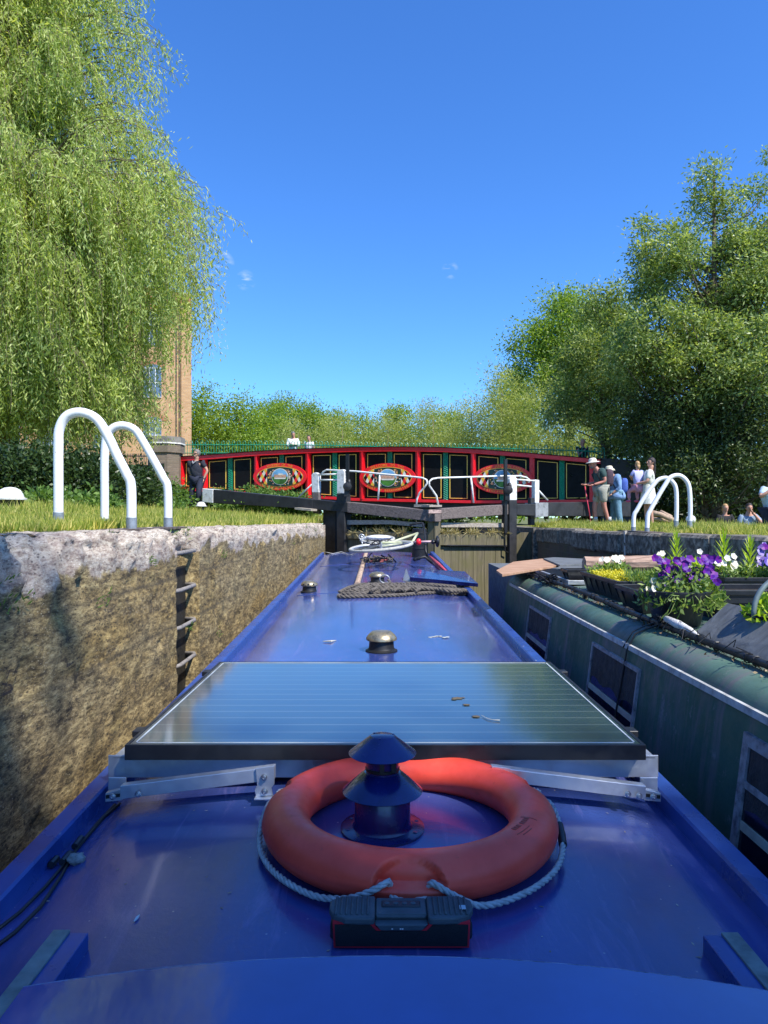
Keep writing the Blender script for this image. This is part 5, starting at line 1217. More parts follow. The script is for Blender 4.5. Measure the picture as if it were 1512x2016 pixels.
def roof_things():
    # cable and connectors in the left gutter
    def pl(pts, h): return [onroof(a, b, h) for a, b in pts]
    m = MB(); m.tube(pl([(236, 1582), (205, 1608), (165, 1655), (128, 1700), (90, 1745), (40, 1795), (-30, 1850)], .006), .004, 6); m.tube(pl([(226, 1584), (190, 1622), (150, 1672), (120, 1725), (80, 1785), (30, 1835), (-30, 1880)], .006), .0042, 6)
    o = m.build('solar_cable', CABLE, smooth=True); tag(o, 'pair of black cables running down the left roof gutter from the solar panel', 'cable')
    for a, b in (((160, 1650), (147, 1667)), ((138, 1680), (122, 1698)), ((112, 1690), (100, 1703))): m = MB(); m.tube([onroof(*a, .012), onroof(*b, .012)], .009, 8); m.build('connector', PLASTIC, o)
    c = onroof(150, 1690, .012); m = MB(); m.ball(c, (.022, .02, .012), 16, 10, fn=lambda v: 1 + .5 * noise.noise(v * 3.1)); tag(m.build('fluff', paint('grey_lint', (.30, .30, .29), .95, var=.3, sc=60, bump=1, bd=.004), smooth=True), 'small ball of grey lint caught against the gutter cables', 'lint')
    c = onroof(269, 1808, .003); m = MB(); m.tube([c + Vector((-.002, -.012, 0)), c, c + Vector((.002, .012, .001))], [.001, .0035, .001], 6); tag(m.build('petal', paint('white_petal', (.6, .62, .6), .6)), 'tiny curled white petal on the left of the near roof', 'petal')
    c = onroof(652, 1262, .004); m = MB(); m.tube([c + Vector((-.05, -.01, 0)), c + Vector((0, -.03, .004)), c + Vector((.03, .02, .001))], [.002, .007, .001], 6); tag(m.build('feather', paint('pale_feather', (.55, .52, .42), .7)), 'pale curled feather on the roof left of the nearest mushroom vent', 'feather')
    c = onroof(862, 1254, .003); m = MB()
    for k in range(6): m.ball(c + Vector((k * .022 - .05, random.uniform(-.03, .03), 0)), (.016, .012, .003), 7, 4)
    tag(m.build('dropping', paint('white_dropping', (.5, .52, .48), .8), smooth=True), 'white and green bird dropping on the roof right of the nearest vent', 'bird dropping')
    # moss in the right-hand gutter
    n = 500; i = rng.integers(0, 9, n); cp = [onroof(a, b, .004) for a, b in ((1426, 1690), (1420, 1684), (1416, 1686), (1502, 1775), (1508, 1782), (1380, 1650), (1496, 1770), (1424, 1694), (1430, 1692))]
    B = np.array([cp[k] for k in i]) + rng.normal(size=(n, 3)) * np.array([.006, .012, .002]); d = rand_dirs(n, (0, 0, .5)); tag(quads('gutter_moss', B, d, sides(d), .007, .003, STRAW), 'dry moss crumbs in the right-hand gutter of the blue roof', 'moss', kind='stuff')
    # pole
    a = onroof(703, 1151, .03); b = Vector((bx(11.2) - .18, 11.2, rz(0, 11.2) + .03)); root = thing('boat_pole', 'long round wooden pole lying along the roof under the bicycle', 'pole', a)
    m = MB(); m.tube([a, a.lerp(b, .5), b], .029, 12); m.build('shaft', POLEW, root, smooth=True, ang=40)
    m = MB()
    for k in range(1, 9): q = a.lerp(b, k * .045); m.tube([q, q + (b - a).normalized() * .008], .0296, 12)
    m.build('band', paint('dark_pole_band', (.12, .08, .06), .8), root)
    # mooring rope: flaked back and forth across the roof
    m = MB(); L = (668, 1171); h = .014
    def pr(px, row, hh): return onroof(px, row, hh)
    seq = []
    tops = [1168, 1160, 1164, 1157, 1154, 1161, 1150, 1156, 1152]
    for k in range(8):
        jt = random.uniform(-2, 2); hh = h + .012 * (k // 2)
        lx = 670 + k * 6.5 + jt; rx = 918 - random.uniform(0, 14) - (k % 3) * 20
        rows = [1171 - k * 2.2, 1170 - k * 2.6, 1166 - k * 1.6, 1163 - k * .7, 1166 - k * .5]
        xs = [lx, 705 + k * 3, 770, 840, rx]
        p = [pr(x, r + random.uniform(-1.2, 1.2), hh) for x, r in zip(xs, rows)]
        seq += p if k % 2 == 0 else p[::-1]
    rope(m, seq, .021, .13, 5)
    rope(m, [pr(668, 1172, .014), pr(672, 1175, .014), pr(720, 1174, .014), pr(780, 1172, .014), pr(850, 1167, .014), pr(880, 1168, .014), pr(915, 1169, .014), pr(922, 1163, .02), pr(915, 1158, .03), pr(870, 1153, .04), pr(800, 1149, .04)], .019, .12, 5)
    for k in range(5): x = 690 + k * 22; rope(m, [pr(x - 22, 1166 - k, .03), pr(x, 1156 - k, .05), pr(x + 30, 1150, .06), pr(x + 52, 1156, .05), pr(x + 40, 1164, .04)], .018, .12, 5)
    rope(m, [pr(746, 1149, .03), pr(760, 1150, .06), pr(768, 1146, .05), pr(764, 1142, .05)], .012, .09, 5)
    tag(m.build('mooring_rope', ROPED, smooth=True), 'thick dark dirty mooring rope flaked across the roof beside the vent', 'rope')
    # dark lump of knotted straps under the bicycle
    m = MB()
    for k in range(26):
        c = onroof(random.uniform(718, 768), random.uniform(1098, 1106), random.uniform(.02, .09)); m.tube([c + Vector((random.uniform(-.07, .07), random.uniform(-.07, .07), random.uniform(-.02, .04))) for _ in range(4)], .011, 5)
    o = m.build('lashing', ROPED, smooth=True); tag(o, 'tangle of dark and reddish straps under the bicycle', 'straps')
    m = MB()
    for k in range(12): c = onroof(random.uniform(718, 766), random.uniform(1098, 1105), random.uniform(.05, .10)); m.tube([c, c + Vector((random.uniform(-.06, .06), -.02, random.uniform(-.02, .02)))], .012, 6)
    m.build('red_strap', paint('red_strap', (.22, .05, .05), .8), o)
    m = MB(); m.tube([onroof(a, b, .008) for a, b in ((640, 1087), (655, 1090), (672, 1086), (690, 1092), (705, 1088))], .006, 5); tag(m.build('white_line', paint('white_cord', (.6, .6, .58), .8), smooth=True), 'thin white cord straggling across the far left of the roof', 'cord')
roof_things()

def bicycle():
    root = thing('bicycle', 'bicycle lying on its side on the bow end of the blue roof', 'bicycle', P(755, 1090, 8.9))
    D = 8.8; TY = paint('grey_tyre', (.40, .39, .34), .8, var=.2, sc=30); RIM = paint('bright_rim', (.62, .64, .64), .3, metal=.7, bump=0); FR = paint('pale_yellow_frame', (.48, .50, .30), .4, bump=0)
    def wheel(c, r, tilt, roll):
        M = Matrix.Rotation(roll, 3, 'Y') @ Matrix.Rotation(tilt, 3, 'X'); ring = lambda q: [c + M @ Vector((q * math.cos(a), q * math.sin(a), 0)) for a in [i * math.pi / 24 for i in range(48)]]
        m = MB(); m.tube(ring(r), .020, 8, closed=True); o = m.build('wheel', TY, root, smooth=True)
        m = MB(); m.tube(ring(r - .024), .010, 6, closed=True); m.build('rim', RIM, o, smooth=True)
        m = MB()
        for k in range(20): a = k * math.pi / 10; m.tube([c + M @ Vector((.02 * math.cos(a + .5), .02 * math.sin(a + .5), .02 * (-1) ** k)), c + M @ Vector(((r - .024) * math.cos(a), (r - .024) * math.sin(a), 0))], .0015, 3)
        m.tube([c + M @ Vector((0, 0, -.05)), c + M @ Vector((0, 0, .05))], .02, 8); m.build('spokes', RIM, o)
        return M
    cA = P(750, 1076, D); wheel(cA, .385, R(4), R(-6)); cB = P(743, 1062, D + .75); wheel(cB, .22, R(9), R(-2))
    hub = P(735, 1066, D + .3); bb = P(770, 1068, D + .4); st = P(812, 1067, D + .35); hd = P(822, 1050, D + .9)
    m = MB()
    for a, b in ((cA, bb), (bb, st), (bb, hd), (st, hd), (cA, st), (cA + Vector((0, .1, .04)), st)): m.tube([a, b], .017, 8)
    m.build('frame', FR, root, smooth=True)
    sp = P(858, 1066, D + .3)
    m = MB(); m.tube([st, sp], .013, 8); m.build('seat_post', paint('pink_seat_post', (.55, .38, .38), .4, bump=0), root, smooth=True)
    m = MB(); m.ball(P(861, 1066, D + .3), (.03, .10, .075), 12, 10, fn=lambda v: 1 - .25 * max(0, v.y)); m.ball(P(853, 1067, D + .3), (.03, .05, .03), 10, 8); m.build('saddle', PLASTIC, root, smooth=True)
    m = MB(); m.ball(P(824, 1067, D + .25), (.035, .03, .045), 12, 8); m.build('rear_light', REDP, root, smooth=True)
    m = MB(); m.tube([P(806, 1034, D + .9), P(822, 1030, D + .9), P(832, 1030, D + .9), P(835, 1042, D + .8), P(837, 1062, D + .5), P(838, 1085, D + .2), P(842, 1096, D + .2)], .016, 8); m.tube([P(842, 1096, D + .2), P(850, 1108, D + .0), P(836, 1096, D), P(815, 1102, D - .05), ], .016, 8); m.build('handlebar', BLACKP, root, smooth=True)
    m = MB(); m.tube([P(815, 1102, D - .05), P(826, 1099, D)], .022, 8); m.build('grip', PLASTIC, root, smooth=True)
    m = MB()
    for k in range(9): q = P(728 + k * 4, 1072 - (k % 3) * 3, D + .1 + .03 * k); m.tube([q, q + Vector((.05, .04, .02)), q + Vector((.09, .0, -.01))], .006, 5)
    m.tube([P(735, 1068, D) + Vector((.09 * math.cos(a), .07 * math.sin(a), .02 * math.sin(a))) for a in [i * math.pi / 8 for i in range(16)]], .008, 5, closed=True); m.build('crank', BLACKP, root, smooth=True)
    m = MB(); q = P(712, 1057, D + .7); m.tube([q + Vector((.035 * math.cos(a), 0, .035 * math.sin(a))) for a in [i * math.pi / 8 for i in range(16)]], .007, 5, closed=True); m.tube([q + Vector((0, 0, -.03)), P(713, 1070, D + .5)], .008, 5); m.ball(q, (.018, .018, .018), 8, 6); m.build('bell', RIM, root, smooth=True)
    m = MB(); m.ball(P(745, 1058, D + .8), (.17, .10, .035), 16, 8); m.build('saddle_cover', paint('white_cover', (.72, .72, .70), .5), root, smooth=True)
    m = MB(); m.tube([P(735, 1085, D), onroof(722, 1100, .02)], .008, 5); m.tube([P(765, 1092, D), onroof(779, 1106, .01)], .012, 5); m.tube([P(800, 1078, D), P(770, 1085, D)], .011, 5); m.build('kick_stand', BLACKP, root)
bicycle()

# ------------------------------------------------------------------ the green boat
gboat = thing('narrowboat', 'faded green narrowboat with flower pots on its roof, to the right of the blue one', 'narrowboat', (2.05, 3, 0))
GD0, GD1 = -1.0, 6.35
GP = [(.99, .95), (1.095, 1.76), (1.105, 1.80), (1.118, 1.835), (1.14, 1.862), (1.172, 1.882), (1.22, 1.894), (1.5, 1.912), (2.05, 1.93), (2.6, 1.912), (2.92, 1.885), (3.0, 1.80), (3.06, .95)]
def green_boat():
    def sheet(name, prof, mat, o=0, n=60):
        m = MB(); k = len(prof); vs = [(x, GD0 + (GD1 - GD0) * i / n, z) for i in range(n + 1) for x, z in prof]
        m.add(vs, [(i * k + j, i * k + j + 1, (i + 1) * k + j + 1, (i + 1) * k + j) for i in range(n) for j in range(k - 1)]); return m.build(name, mat, gboat, smooth=True, ang=50)
    fine = []
    for (a, b), (c, d) in zip(GP[2:11], GP[3:12]): fine += [(a, b), ((a + c) / 2, (b + d) / 2)]
    sheet('roof', fine + [GP[11]], GROOF); sheet('cabin_side', [(GP[0][0] + (GP[1][0] - GP[0][0]) * t, GP[0][1] + (GP[1][1] - GP[0][1]) * t) for t in (0, .25, .5, .75, 1)] + [GP[2]], GSIDE); sheet('cabin_side', [GP[11], GP[12]], GSIDE)
    m = MB(); m.prism([Vector((x, GD1 + .012, z - .002)) for x, z in GP], [Vector((x, GD1, z - .002)) for x, z in GP]); m.build('cabin_front', GSIDE, gboat)
    # coach line, following the side
    def sx(z): return .99 + (z - .95) / .81 * .105
    m = MB(); m.add([(sx(1.803) - .003, GD0, 1.803), (sx(1.826) - .004, GD0, 1.826), (sx(1.826) - .004, GD1 - .12, 1.826), (sx(1.803) - .003, GD1 - .12, 1.803), (1.12, GD0, 1.803), (1.12, GD0, 1.826), (1.12, GD1 - .12, 1.826), (1.12, GD1 - .12, 1.803)], [(0, 1, 2, 3), (1, 5, 6, 2), (0, 3, 7, 4)]); m.build('coach_line', STRIPE, gboat)
    hull = [(-2, 1.0), (5, 1.0), (7.5, .85), (9.0, .5), (9.8, .05)]; m = MB(); vs = []
    for D, w in hull:
        zt = .96 + (0 if D < 6 else (D - 6) * .07)
        for s in (-1, 1): vs += [(2.02 + s * w * 1.02, D, zt), (2.02 + s * w * .95, D, -.3)]
    m.v = vs
    for i in range(len(hull) - 1): a = i * 4; b = a + 4; m.f += [(a, a + 1, b + 1, b), (a + 2, b + 2, b + 3, a + 3), (a, b, b + 2, a + 2)]; m.m += [0] * 3
    m.build('hull', BLACKP, gboat)
    # windows: a flat frame lying on the leaning side
    for (d0, d1, z0, z1, lab) in ((4.62, 5.30, 1.44, 1.745, 'far window of the green boat'), (3.02, 3.70, 1.44, 1.752, 'middle window of the green boat'), (1.35, 2.14, 1.36, 1.755, 'near window of the green boat with a flaking frame')):
        near = d1 < 2.5; fw = .035 if near else .017
        def q(d, z, o): return Vector((sx(z) - o, d, z))
        def ring(a, b, c, d, w, o0, o1, m):
            for (u0, u1, v0, v1) in ((a, b, d - w, d), (a, b, c, c + w), (a, a + w, c + w, d - w), (b - w, b, c + w, d - w)):
                m.prism([q(u0, v0, o1), q(u1, v0, o1), q(u1, v1, o1), q(u0, v1, o1)], [q(u0, v0, o0), q(u1, v0, o0), q(u1, v1, o0), q(u0, v1, o0)])
        m = MB(); ring(d0, d1, z0, z1, fw, -.004, .012, m)
        if near: m.prism([q(d0, 1.60, .011), q(d1 - fw, 1.60, .011), q(d1 - fw, 1.62, .011), q(d0, 1.62, .011)], [q(d0, 1.60, 0), q(d1 - fw, 1.60, 0), q(d1 - fw, 1.62, 0), q(d0, 1.62, 0)])
        f = m.build('window', PEEL, gboat); f['label'] = lab
        m = MB(); m.add([q(d0 + fw, z0 + fw, .004), q(d1 - fw, z0 + fw, .004), q(d1 - fw, z1 - fw, .004), q(d0 + fw, z1 - fw, .004)], [(0, 1, 2, 3)]); m.build('pane', GLASSD, f)
        zm = z0 + (z1 - z0) * .46; n = 46; m = MB(); vs = []
        for i in range(n + 1):
            d = d0 + fw + .01 + (d1 - d0 - 2 * fw - .02) * i / n; w = .003 * math.sin(i * 1.3) + .002 * math.sin(i * .53)
            vs += [q(d, zm + .010 * math.sin(i * .35), .0075 + w * .4), q(d, z1 - fw - .002, .0075 + w * .2)]
        m.add(vs, [(2 * i, 2 * i + 1, 2 * i + 3, 2 * i + 2) for i in range(n)]); m.build('curtain', CURTAIN, f, smooth=True)
        m = MB(); zs = z0 + (z1 - z0) * (.26 if not near else .30); m.prism([q(d0 + fw + .005, zs, .009), q(d1 - fw - .005, zs, .009), q(d1 - fw - .005, zs + .026, .009), q(d0 + fw + .005, zs + .026, .009)], [q(d0 + fw + .005, zs, .005), q(d1 - fw - .005, zs, .005), q(d1 - fw - .005, zs + .026, .005), q(d0 + fw + .005, zs + .026, .005)]); m.build('slide_bar', paint('cream_window_bar', (.50, .43, .32), .5), f)
    # handrail pipe on stubs, bound with ties
    m = MB(); pts = [Vector((1.242 + .004 * math.sin(d * 3), d, 1.924 + .006 * math.sin(d * 1.7))) for d in [GD0 + .3 * i for i in range(25)]]; m.tube(pts, .0135, 10); hr = m.build('pipe_rail', BLACKP, gboat, smooth=True)
    m = MB()
    for d in (-.4, .9, 2.2, 3.3, 4.4, 5.4, 6.1): m.box((1.242, d, 1.905), (.02, .03, .03))
    m.build('rail_stub', BLACKP, hr)
    for i in range(34):
        m = MB(); d = random.uniform(1.9, 5.9) if i < 24 else random.uniform(1.9, 3.0); m.tube([Vector((1.242 + .0165 * math.cos(a), d + random.uniform(0, .004), 1.924 + .006 * math.sin(d * 1.7) + .0165 * math.sin(a))) for a in [j * math.pi / 5 for j in range(10)]], .0025, 4, closed=True); m.build('cable_tie', CABLE, hr)
    m = MB()
    for i in range(26):
        d = random.choice((2.1, 2.35, 2.6, 2.8, 3.1, 5.35)) + random.uniform(-.1, .1); z = 1.938; p = Vector((1.242, d, z)); m.tube([p, p + Vector((random.uniform(-.03, .01), random.uniform(-.03, .03), random.uniform(-.01, .03))), p + Vector((random.uniform(-.06, .02), random.uniform(-.05, .05), random.uniform(-.045, .03)))], .002, 4)
    m.build('loose_wire', CABLE, hr)['kind'] = 'stuff'
    # flat solar sheet on the far end
    z = 1.945; c = [(1.32, 5.1), (2.0, 5.1), (2.0, 6.2), (1.32, 6.2)]
    m = MB(); m.prism([Vector((x, y, z)) for x, y in c], [Vector((x, y, z - .03)) for x, y in c]); so = m.build('solar_panel', ALU, gboat, bevel=.002)
    m = MB()
    for i in range(4):
        for j in range(5): m.box((1.34 + .08 + i * .163, 5.13 + .1 + j * .21, z + .001), (.155, .2, .003))
    m.build('solar_cell', PANELB, so)
    # covered front well
    m = MB(); m.box((2.05, 7.3, 1.42), (1.7, 1.75, .9)); m.build('well_cover', GREYB, gboat)
green_boat()
def onz(px, row, z): D = (CAMZ - z) * F / (row - HOR); return Vector(((px - CX) / F * D, D, z))
def slab(name, lab, cat, pts, z, th, mat, bev=.002):
    m = MB(); q = [onz(a, b, z) for a, b in pts]; m.prism(q, [p - Vector((0, 0, th)) for p in q]); return tag(m.build(name, mat, bevel=bev), lab, cat)
slab('plywood_sheet', 'reddish brown plywood sheet over the bow of the green boat', 'board', [(977, 1122.5), (989, 1131), (1100, 1112.5), (1068, 1099.5), (1010, 1106)], 1.97, .018, PLY)
slab('roofing_sheet', 'grey weathered sheet lying beside the plywood on the green boat bow', 'board', [(1070, 1099), (1102, 1112), (1170, 1109), (1150, 1100), (1090, 1097)], 1.985, .015, GREYB)
def log():
    root = thing('log', 'thick split reddish log lying across the green roof behind the flower trough', 'log', (2.0, 5.6, 1.93)); m = MB(); pts = [P(1150, 1112, 5.6), P(1200, 1109, 5.6), P(1260, 1107, 5.55), P(1300, 1110, 5.5)]; N = 22; vs = []
    for i in range(25):
        t = i / 24; p = pts[0].lerp(pts[3], t)
        for k in range(N): a = 2 * math.pi * k / N; r = .062 * (1 + .28 * noise.noise(Vector((t * 1.6, math.cos(a) * 2.2, math.sin(a) * 2.2))) + .05 * noise.noise(Vector((t * 9, a * 5, 0)))); vs.append((p.x, p.y + r * math.cos(a), p.z + r * math.sin(a) - .0))
    m.add(vs, [(i * N + k, i * N + (k + 1) % N, (i + 1) * N + (k + 1) % N, (i + 1) * N + k) for i in range(24) for k in range(N)] + [tuple(range(N)), tuple(24 * N + k for k in range(N))]); m.build('bark_surface', LOGW, root, smooth=True, ang=40)
    m = MB(); m.bar(P(1300, 1118, 5.5), P(1345, 1124, 5.2), .09, .05); m.build('split_end', LOGW, root, bevel=.006)
    m = MB(); m.box((pts[1].x, 5.58, 1.925), (.5, .12, .06)); m.build('bearer', BLACKW, root)
log()

def petals(name, C, nrm, r, mat, parent, n=5):
    C = np.asarray(C); nrm = unit(np.asarray(nrm)); u = unit(np.cross(nrm, rng.normal(size=C.shape))); v = np.cross(nrm, u); B = []; D = []; S = []
    for k in range(n):
        a = 2 * math.pi * k / n; d = u * math.cos(a) + v * math.sin(a) + nrm * .25; d = unit(d); B.append(C); D.append(d); S.append(unit(np.cross(d, nrm)))
    B = np.concatenate(B); D = np.concatenate(D); S = np.concatenate(S); o = quads(name, B, D, S, r, r * 1.05, mat, parent, mid=.62); o['kind'] = 'stuff'; return o
PURPLE = leafmat('purple_petal', (.045, .005, .20), (.09, .007, .30), (.20, .012, .28), .2, .5, 6)
LILAC = leafmat('lilac_petal', (.10, .06, .42), (.22, .16, .60), (.50, .44, .75), .25, .5, 6)
WHITEP = leafmat('white_petal', (.62, .60, .62), (.74, .72, .72), (.80, .79, .76), .25, .5, 6)
YELLOWF = leafmat('sedum_yellow', (.42, .40, .02), (.62, .56, .03), (.72, .66, .10), .3, .5, 5)
POTLEAF = leafmat('pot_leaf', (.09, .16, .04), (.17, .27, .06), (.34, .42, .16), .35, .45, 3)
LIMELEAF = leafmat('lime_leaf', (.20, .33, .02), (.34, .48, .04), (.50, .60, .12), .45, .45, 3)
YCENT = paint('flower_eye', (.7, .5, .03), .6, bump=0)

def trough(name, lab, cat, x0, x1, y0, y1, zb, zt, taper=.03, cell=True):
    root = thing(name, lab, cat, ((x0 + x1) / 2, (y0 + y1) / 2, zb), 'pots and troughs on the green roof')
    m = MB(); o = [(x0, y0), (x1, y0), (x1, y1), (x0, y1)]; b = [(x0 + taper, y0 + taper), (x1 - taper, y0 + taper), (x1 - taper, y1 - taper), (x0 + taper, y1 - taper)]; w = .012
    i = [(x0 + w, y0 + w), (x1 - w, y0 + w), (x1 - w, y1 - w), (x0 + w, y1 - w)]
    rim = [(x0 - .008, y0 - .008), (x1 + .008, y0 - .008), (x1 + .008, y1 + .008), (x0 - .008, y1 + .008)]
    L = [(b, zb), (o, zt - .022), (rim, zt - .022), (rim, zt), (i, zt), (i, zt - .045)]
    vs = [Vector((x, y, z)) for lp, z in L for x, y in lp]; fs = [(k * 4 + j, k * 4 + (j + 1) % 4, (k + 1) * 4 + (j + 1) % 4, (k + 1) * 4 + j) for k in range(len(L) - 1) for j in range(4)] + [(0, 1, 2, 3), (20, 21, 22, 23)]
    m.add(vs, fs)
    n = max(2, int((y1 - y0) / .12))
    for k in range(n):
        y = y0 + (y1 - y0) * (k + .5) / n; m.bar((x0 + taper - .004, y, zb + .02), (x0 - .003, y, zt - .03), .02, .008, up=(1, 0, 0))
    m.build('pot', PLASTIC, root, bevel=.002)
    m = MB(); m.box(((x0 + x1) / 2, (y0 + y1) / 2, zt - .035), (x1 - x0 - 2 * w, y1 - y0 - 2 * w, .02)); m.build('soil', SOIL, root)
    return root
def foliage(root, name, x0, x1, y0, y1, z, h, n, L, W, leaf, up=.9):
    B = np.stack([rng.uniform(x0, x1, n), rng.uniform(y0, y1, n), z + h * rng.uniform(0, 1, n) ** .8 * (.6 + .4 * np.array([noise.noise(Vector((i * .9, 2, 0))) for i in range(n)]))], 1); d = rand_dirs(n, (0, 0, up)); return quads(name, B, d, sides(d), L * rng.uniform(.6, 1.3, n), W, leaf, root)
def lily(root, base, h, r=.085):
    n = int(h / .0042); t = np.linspace(.12, 1, n); a = np.arange(n) * 2.4; B = np.stack([base[0] + 0 * t, base[1] + 0 * t, base[2] + h * t], 1)
    out = 1.0 - .75 * np.clip((t - .7) / .3, 0, 1); d = unit(np.stack([np.cos(a) * out, np.sin(a) * out, .55 + t * .9], 1)); quads('leaf_whorl', B, d, unit(np.cross(d, np.array([0, 0, 1.0]))), r * (1.1 - .35 * t) * rng.uniform(.8, 1.15, n), .011, LIMELEAF, root, mid=.4)
    m = MB(); m.tube([Vector(base), Vector(base) + Vector((0, 0, h * .95))], .005, 6); m.build('stem', POTLEAF, root)
def pots():
    ZB = 1.905
    r = trough('planter', 'small narrow dark planter nearest the plywood end of the green roof', 'planter', 1.33, 1.49, 5.15, 5.32, 1.905, 2.02)
    r = trough('planter', 'black trough of yellow sedum and white pansies on the green roof', 'planter', 1.35, 1.57, 4.10, 4.86, ZB, 2.03)
    foliage(r, 'foliage', 1.37, 1.57, 4.65, 4.84, 2.015, .06, 420, .03, .010, POTLEAF); foliage(r, 'sedum', 1.36, 1.57, 4.22, 4.7, 2.01, .065, 2600, .014, .011, YELLOWF, .4); foliage(r, 'foliage', 1.43, 1.65, 4.08, 4.3, 2.005, .08, 700, .05, .007, POTLEAF, 1.4)
    C = [(1.53 + random.gauss(0, .045), 4.75 + random.gauss(0, .07), 2.125 + random.gauss(0, .016)) for _ in range(12)]; petals('white_flower', C, [(random.gauss(0, .4), -1, 0.5 + random.random() * .4) for _ in C], .023, WHITEP, r)
    foliage(r, 'foliage', 1.45, 1.61, 4.65, 4.85, 2.025, .08, 260, .04, .016, POTLEAF)
    r = trough('planter', 'empty black trough between the sedum and the purple pansies', 'planter', 1.30, 1.46, 3.62, 3.98, ZB, 2.025)
    # round pot with purple pansies
    c = Vector((1.345, 3.27, 1.895)); root = thing('flower_pot', 'round black pot brimming with purple pansies at the front of the green roof', 'flower pot', c, 'pots and troughs on the green roof')
    m = MB(); m.lathe(c, [(.095, 0), (.098, .004), (.128, .13), (.132, .135), (.152, .138), (.157, .15), (.157, .17), (.150, .174), (.142, .17), (.14, .15), (0, .148)], 32); m.build('pot', PLASTIC, root, smooth=True, ang=35)
    n = 1500; a = rng.uniform(0, 2 * math.pi, n); q = rng.uniform(0, 1, n) ** .5; B = np.stack([c.x + .185 * q * np.cos(a) + .02, c.y + .17 * q * np.sin(a), c.z + .15 + .14 * (1 - q ** 2) * rng.uniform(0, 1, n) + .02 * rng.normal(size=n) - .03 * (q > .85)], 1); d = rand_dirs(n, (0, -.2, .7)); quads('foliage', B, d, sides(d), .034 * rng.uniform(.6, 1.3, n), .015, POTLEAF, root)
    def spots(n, ax, az, x0=0, z0=0): return [(c.x + x0 + random.uniform(-ax, ax), c.y - .14 * random.random() + .05, c.z + z0 + random.uniform(-az, az)) for _ in range(n)]
    C = spots(84, .135, .055, .045, .265); N = [(random.gauss(0, .45), -1, .35 + random.gauss(0, .3)) for _ in C]; petals('purple_flower', C, N, .0205, PURPLE, root)
    C = spots(7, .05, .03, -.13, .20); petals('white_flower', C, [(random.gauss(0, .4), -1, .4) for _ in C], .018, WHITEP, root)
    C = spots(9, .14, .03, .02, .17); petals('lilac_flower', C, [(random.gauss(0, .4), -1, .4) for _ in C], .020, LILAC, root)
    m = MB()
    for k in range(16): x = random.uniform(-.13, .18); y = -.155 if k % 2 else -.14; z = random.uniform(.05, .15); m.tube([c + Vector((x * .5, y, .16)), c + Vector((x * .8, y - .01, z + .03)), c + Vector((x, y, z))], .0018, 4)
    m.build('trailing_stem', POTLEAF, root)
    # pots with lilies behind
    c = Vector((1.92, 4.62, ZB)); root = thing('flower_pot', 'black pot with one leafy green lily shoot behind the purple pansies', 'flower pot', c, 'pots and troughs on the green roof')
    m = MB(); m.lathe(c, [(.10, 0), (.13, .14), (.15, .145), (.15, .165), (.13, .165), (.12, .14), (0, .138)], 24); m.build('pot', PLASTIC, root, smooth=True, ang=35); lily(root, (c.x - .02, c.y, c.z + .12), .23, .10); foliage(root, 'foliage', c.x - .11, c.x + .14, c.y - .1, c.y + .1, c.z + .15, .09, 220, .05, .022, LIMELEAF)
    petals('white_flower', [(c.x - .13, c.y, c.z + .25), (c.x - .12, c.y - .02, c.z + .26), (c.x + .13, c.y, c.z + .27)], [(0, -1, .4)] * 3, .022, WHITEP, root)
    r = trough('planter', 'long black trough with two lily shoots and lilac flowers at the right edge', 'planter', 1.92, 2.75, 4.0, 4.24, ZB, 2.06)
    lily(r, (1.97, 4.12, 2.03), .24, .11); lily(r, (2.10, 4.08, 2.03), .22, .10); foliage(r, 'foliage', 1.92, 2.7, 4.0, 4.24, 2.04, .12, 1500, .035, .014, POTLEAF)
    C = [(random.uniform(2.14, 2.5), 3.98 + random.random() * .18, 2.06 + random.uniform(.06, .2)) for _ in range(46)]; petals('lilac_flower', C, [(random.gauss(0, .4), -1, .5) for _ in C], .026, LILAC, r)
    C = [(random.uniform(2.16, 2.5), 3.97 + random.random() * .1, 2.06 + random.uniform(.06, .2)) for _ in range(22)]; petals('purple_flower', C, [(random.gauss(0, .4), -1, .5) for _ in C], .024, PURPLE, r)
    C = [(random.uniform(1.82, 1.98), 3.98, 2.12 + random.uniform(.0, .06)) for _ in range(9)]; petals('white_flower', C, [(random.gauss(0, .4), -1, .5) for _ in C], .022, WHITEP, r)
    # slatted crate and open trough
    root = trough('planter', 'deep black slatted trough behind the grey board, its soil bare', 'planter', 1.56, 2.3, 3.3, 3.62, ZB, 2.06, .01)
    m = MB()
    for k in range(3): m.box((1.93, 3.296, 1.945 + k * .034), (.74, .012, .022))
    m.build('slat', PLASTIC, root)
    # basket
    c = Vector((1.58, 2.70, 2.0)); root = thing('hanging_basket', 'coir-lined basket of lime green leaves with a round handle at the right edge', 'basket', Vector((c.x, c.y, 1.93)), 'pots and troughs on the green roof')
    m = MB(); m.lathe(Vector((c.x, c.y, 1.93)), [(.09, 0), (.15, .04), (.185, .09), (.19, .10), (.17, .10), (0, .085)], 28); m.build('liner', paint('dark_coir', (.03, .022, .015), .95, var=.4, sc=50, bump=1, bd=.01), root, smooth=True)
    m = MB(); m.tube([c + Vector((.185 * math.cos(a) , -.02 + .04 * math.sin(a), .02 + .165 * math.sin(a))) for a in [math.pi * i / 20 for i in range(21)]], .010, 10); m.build('handle', paint('grey_green_tube', (.12, .16, .16), .4), root, smooth=True)
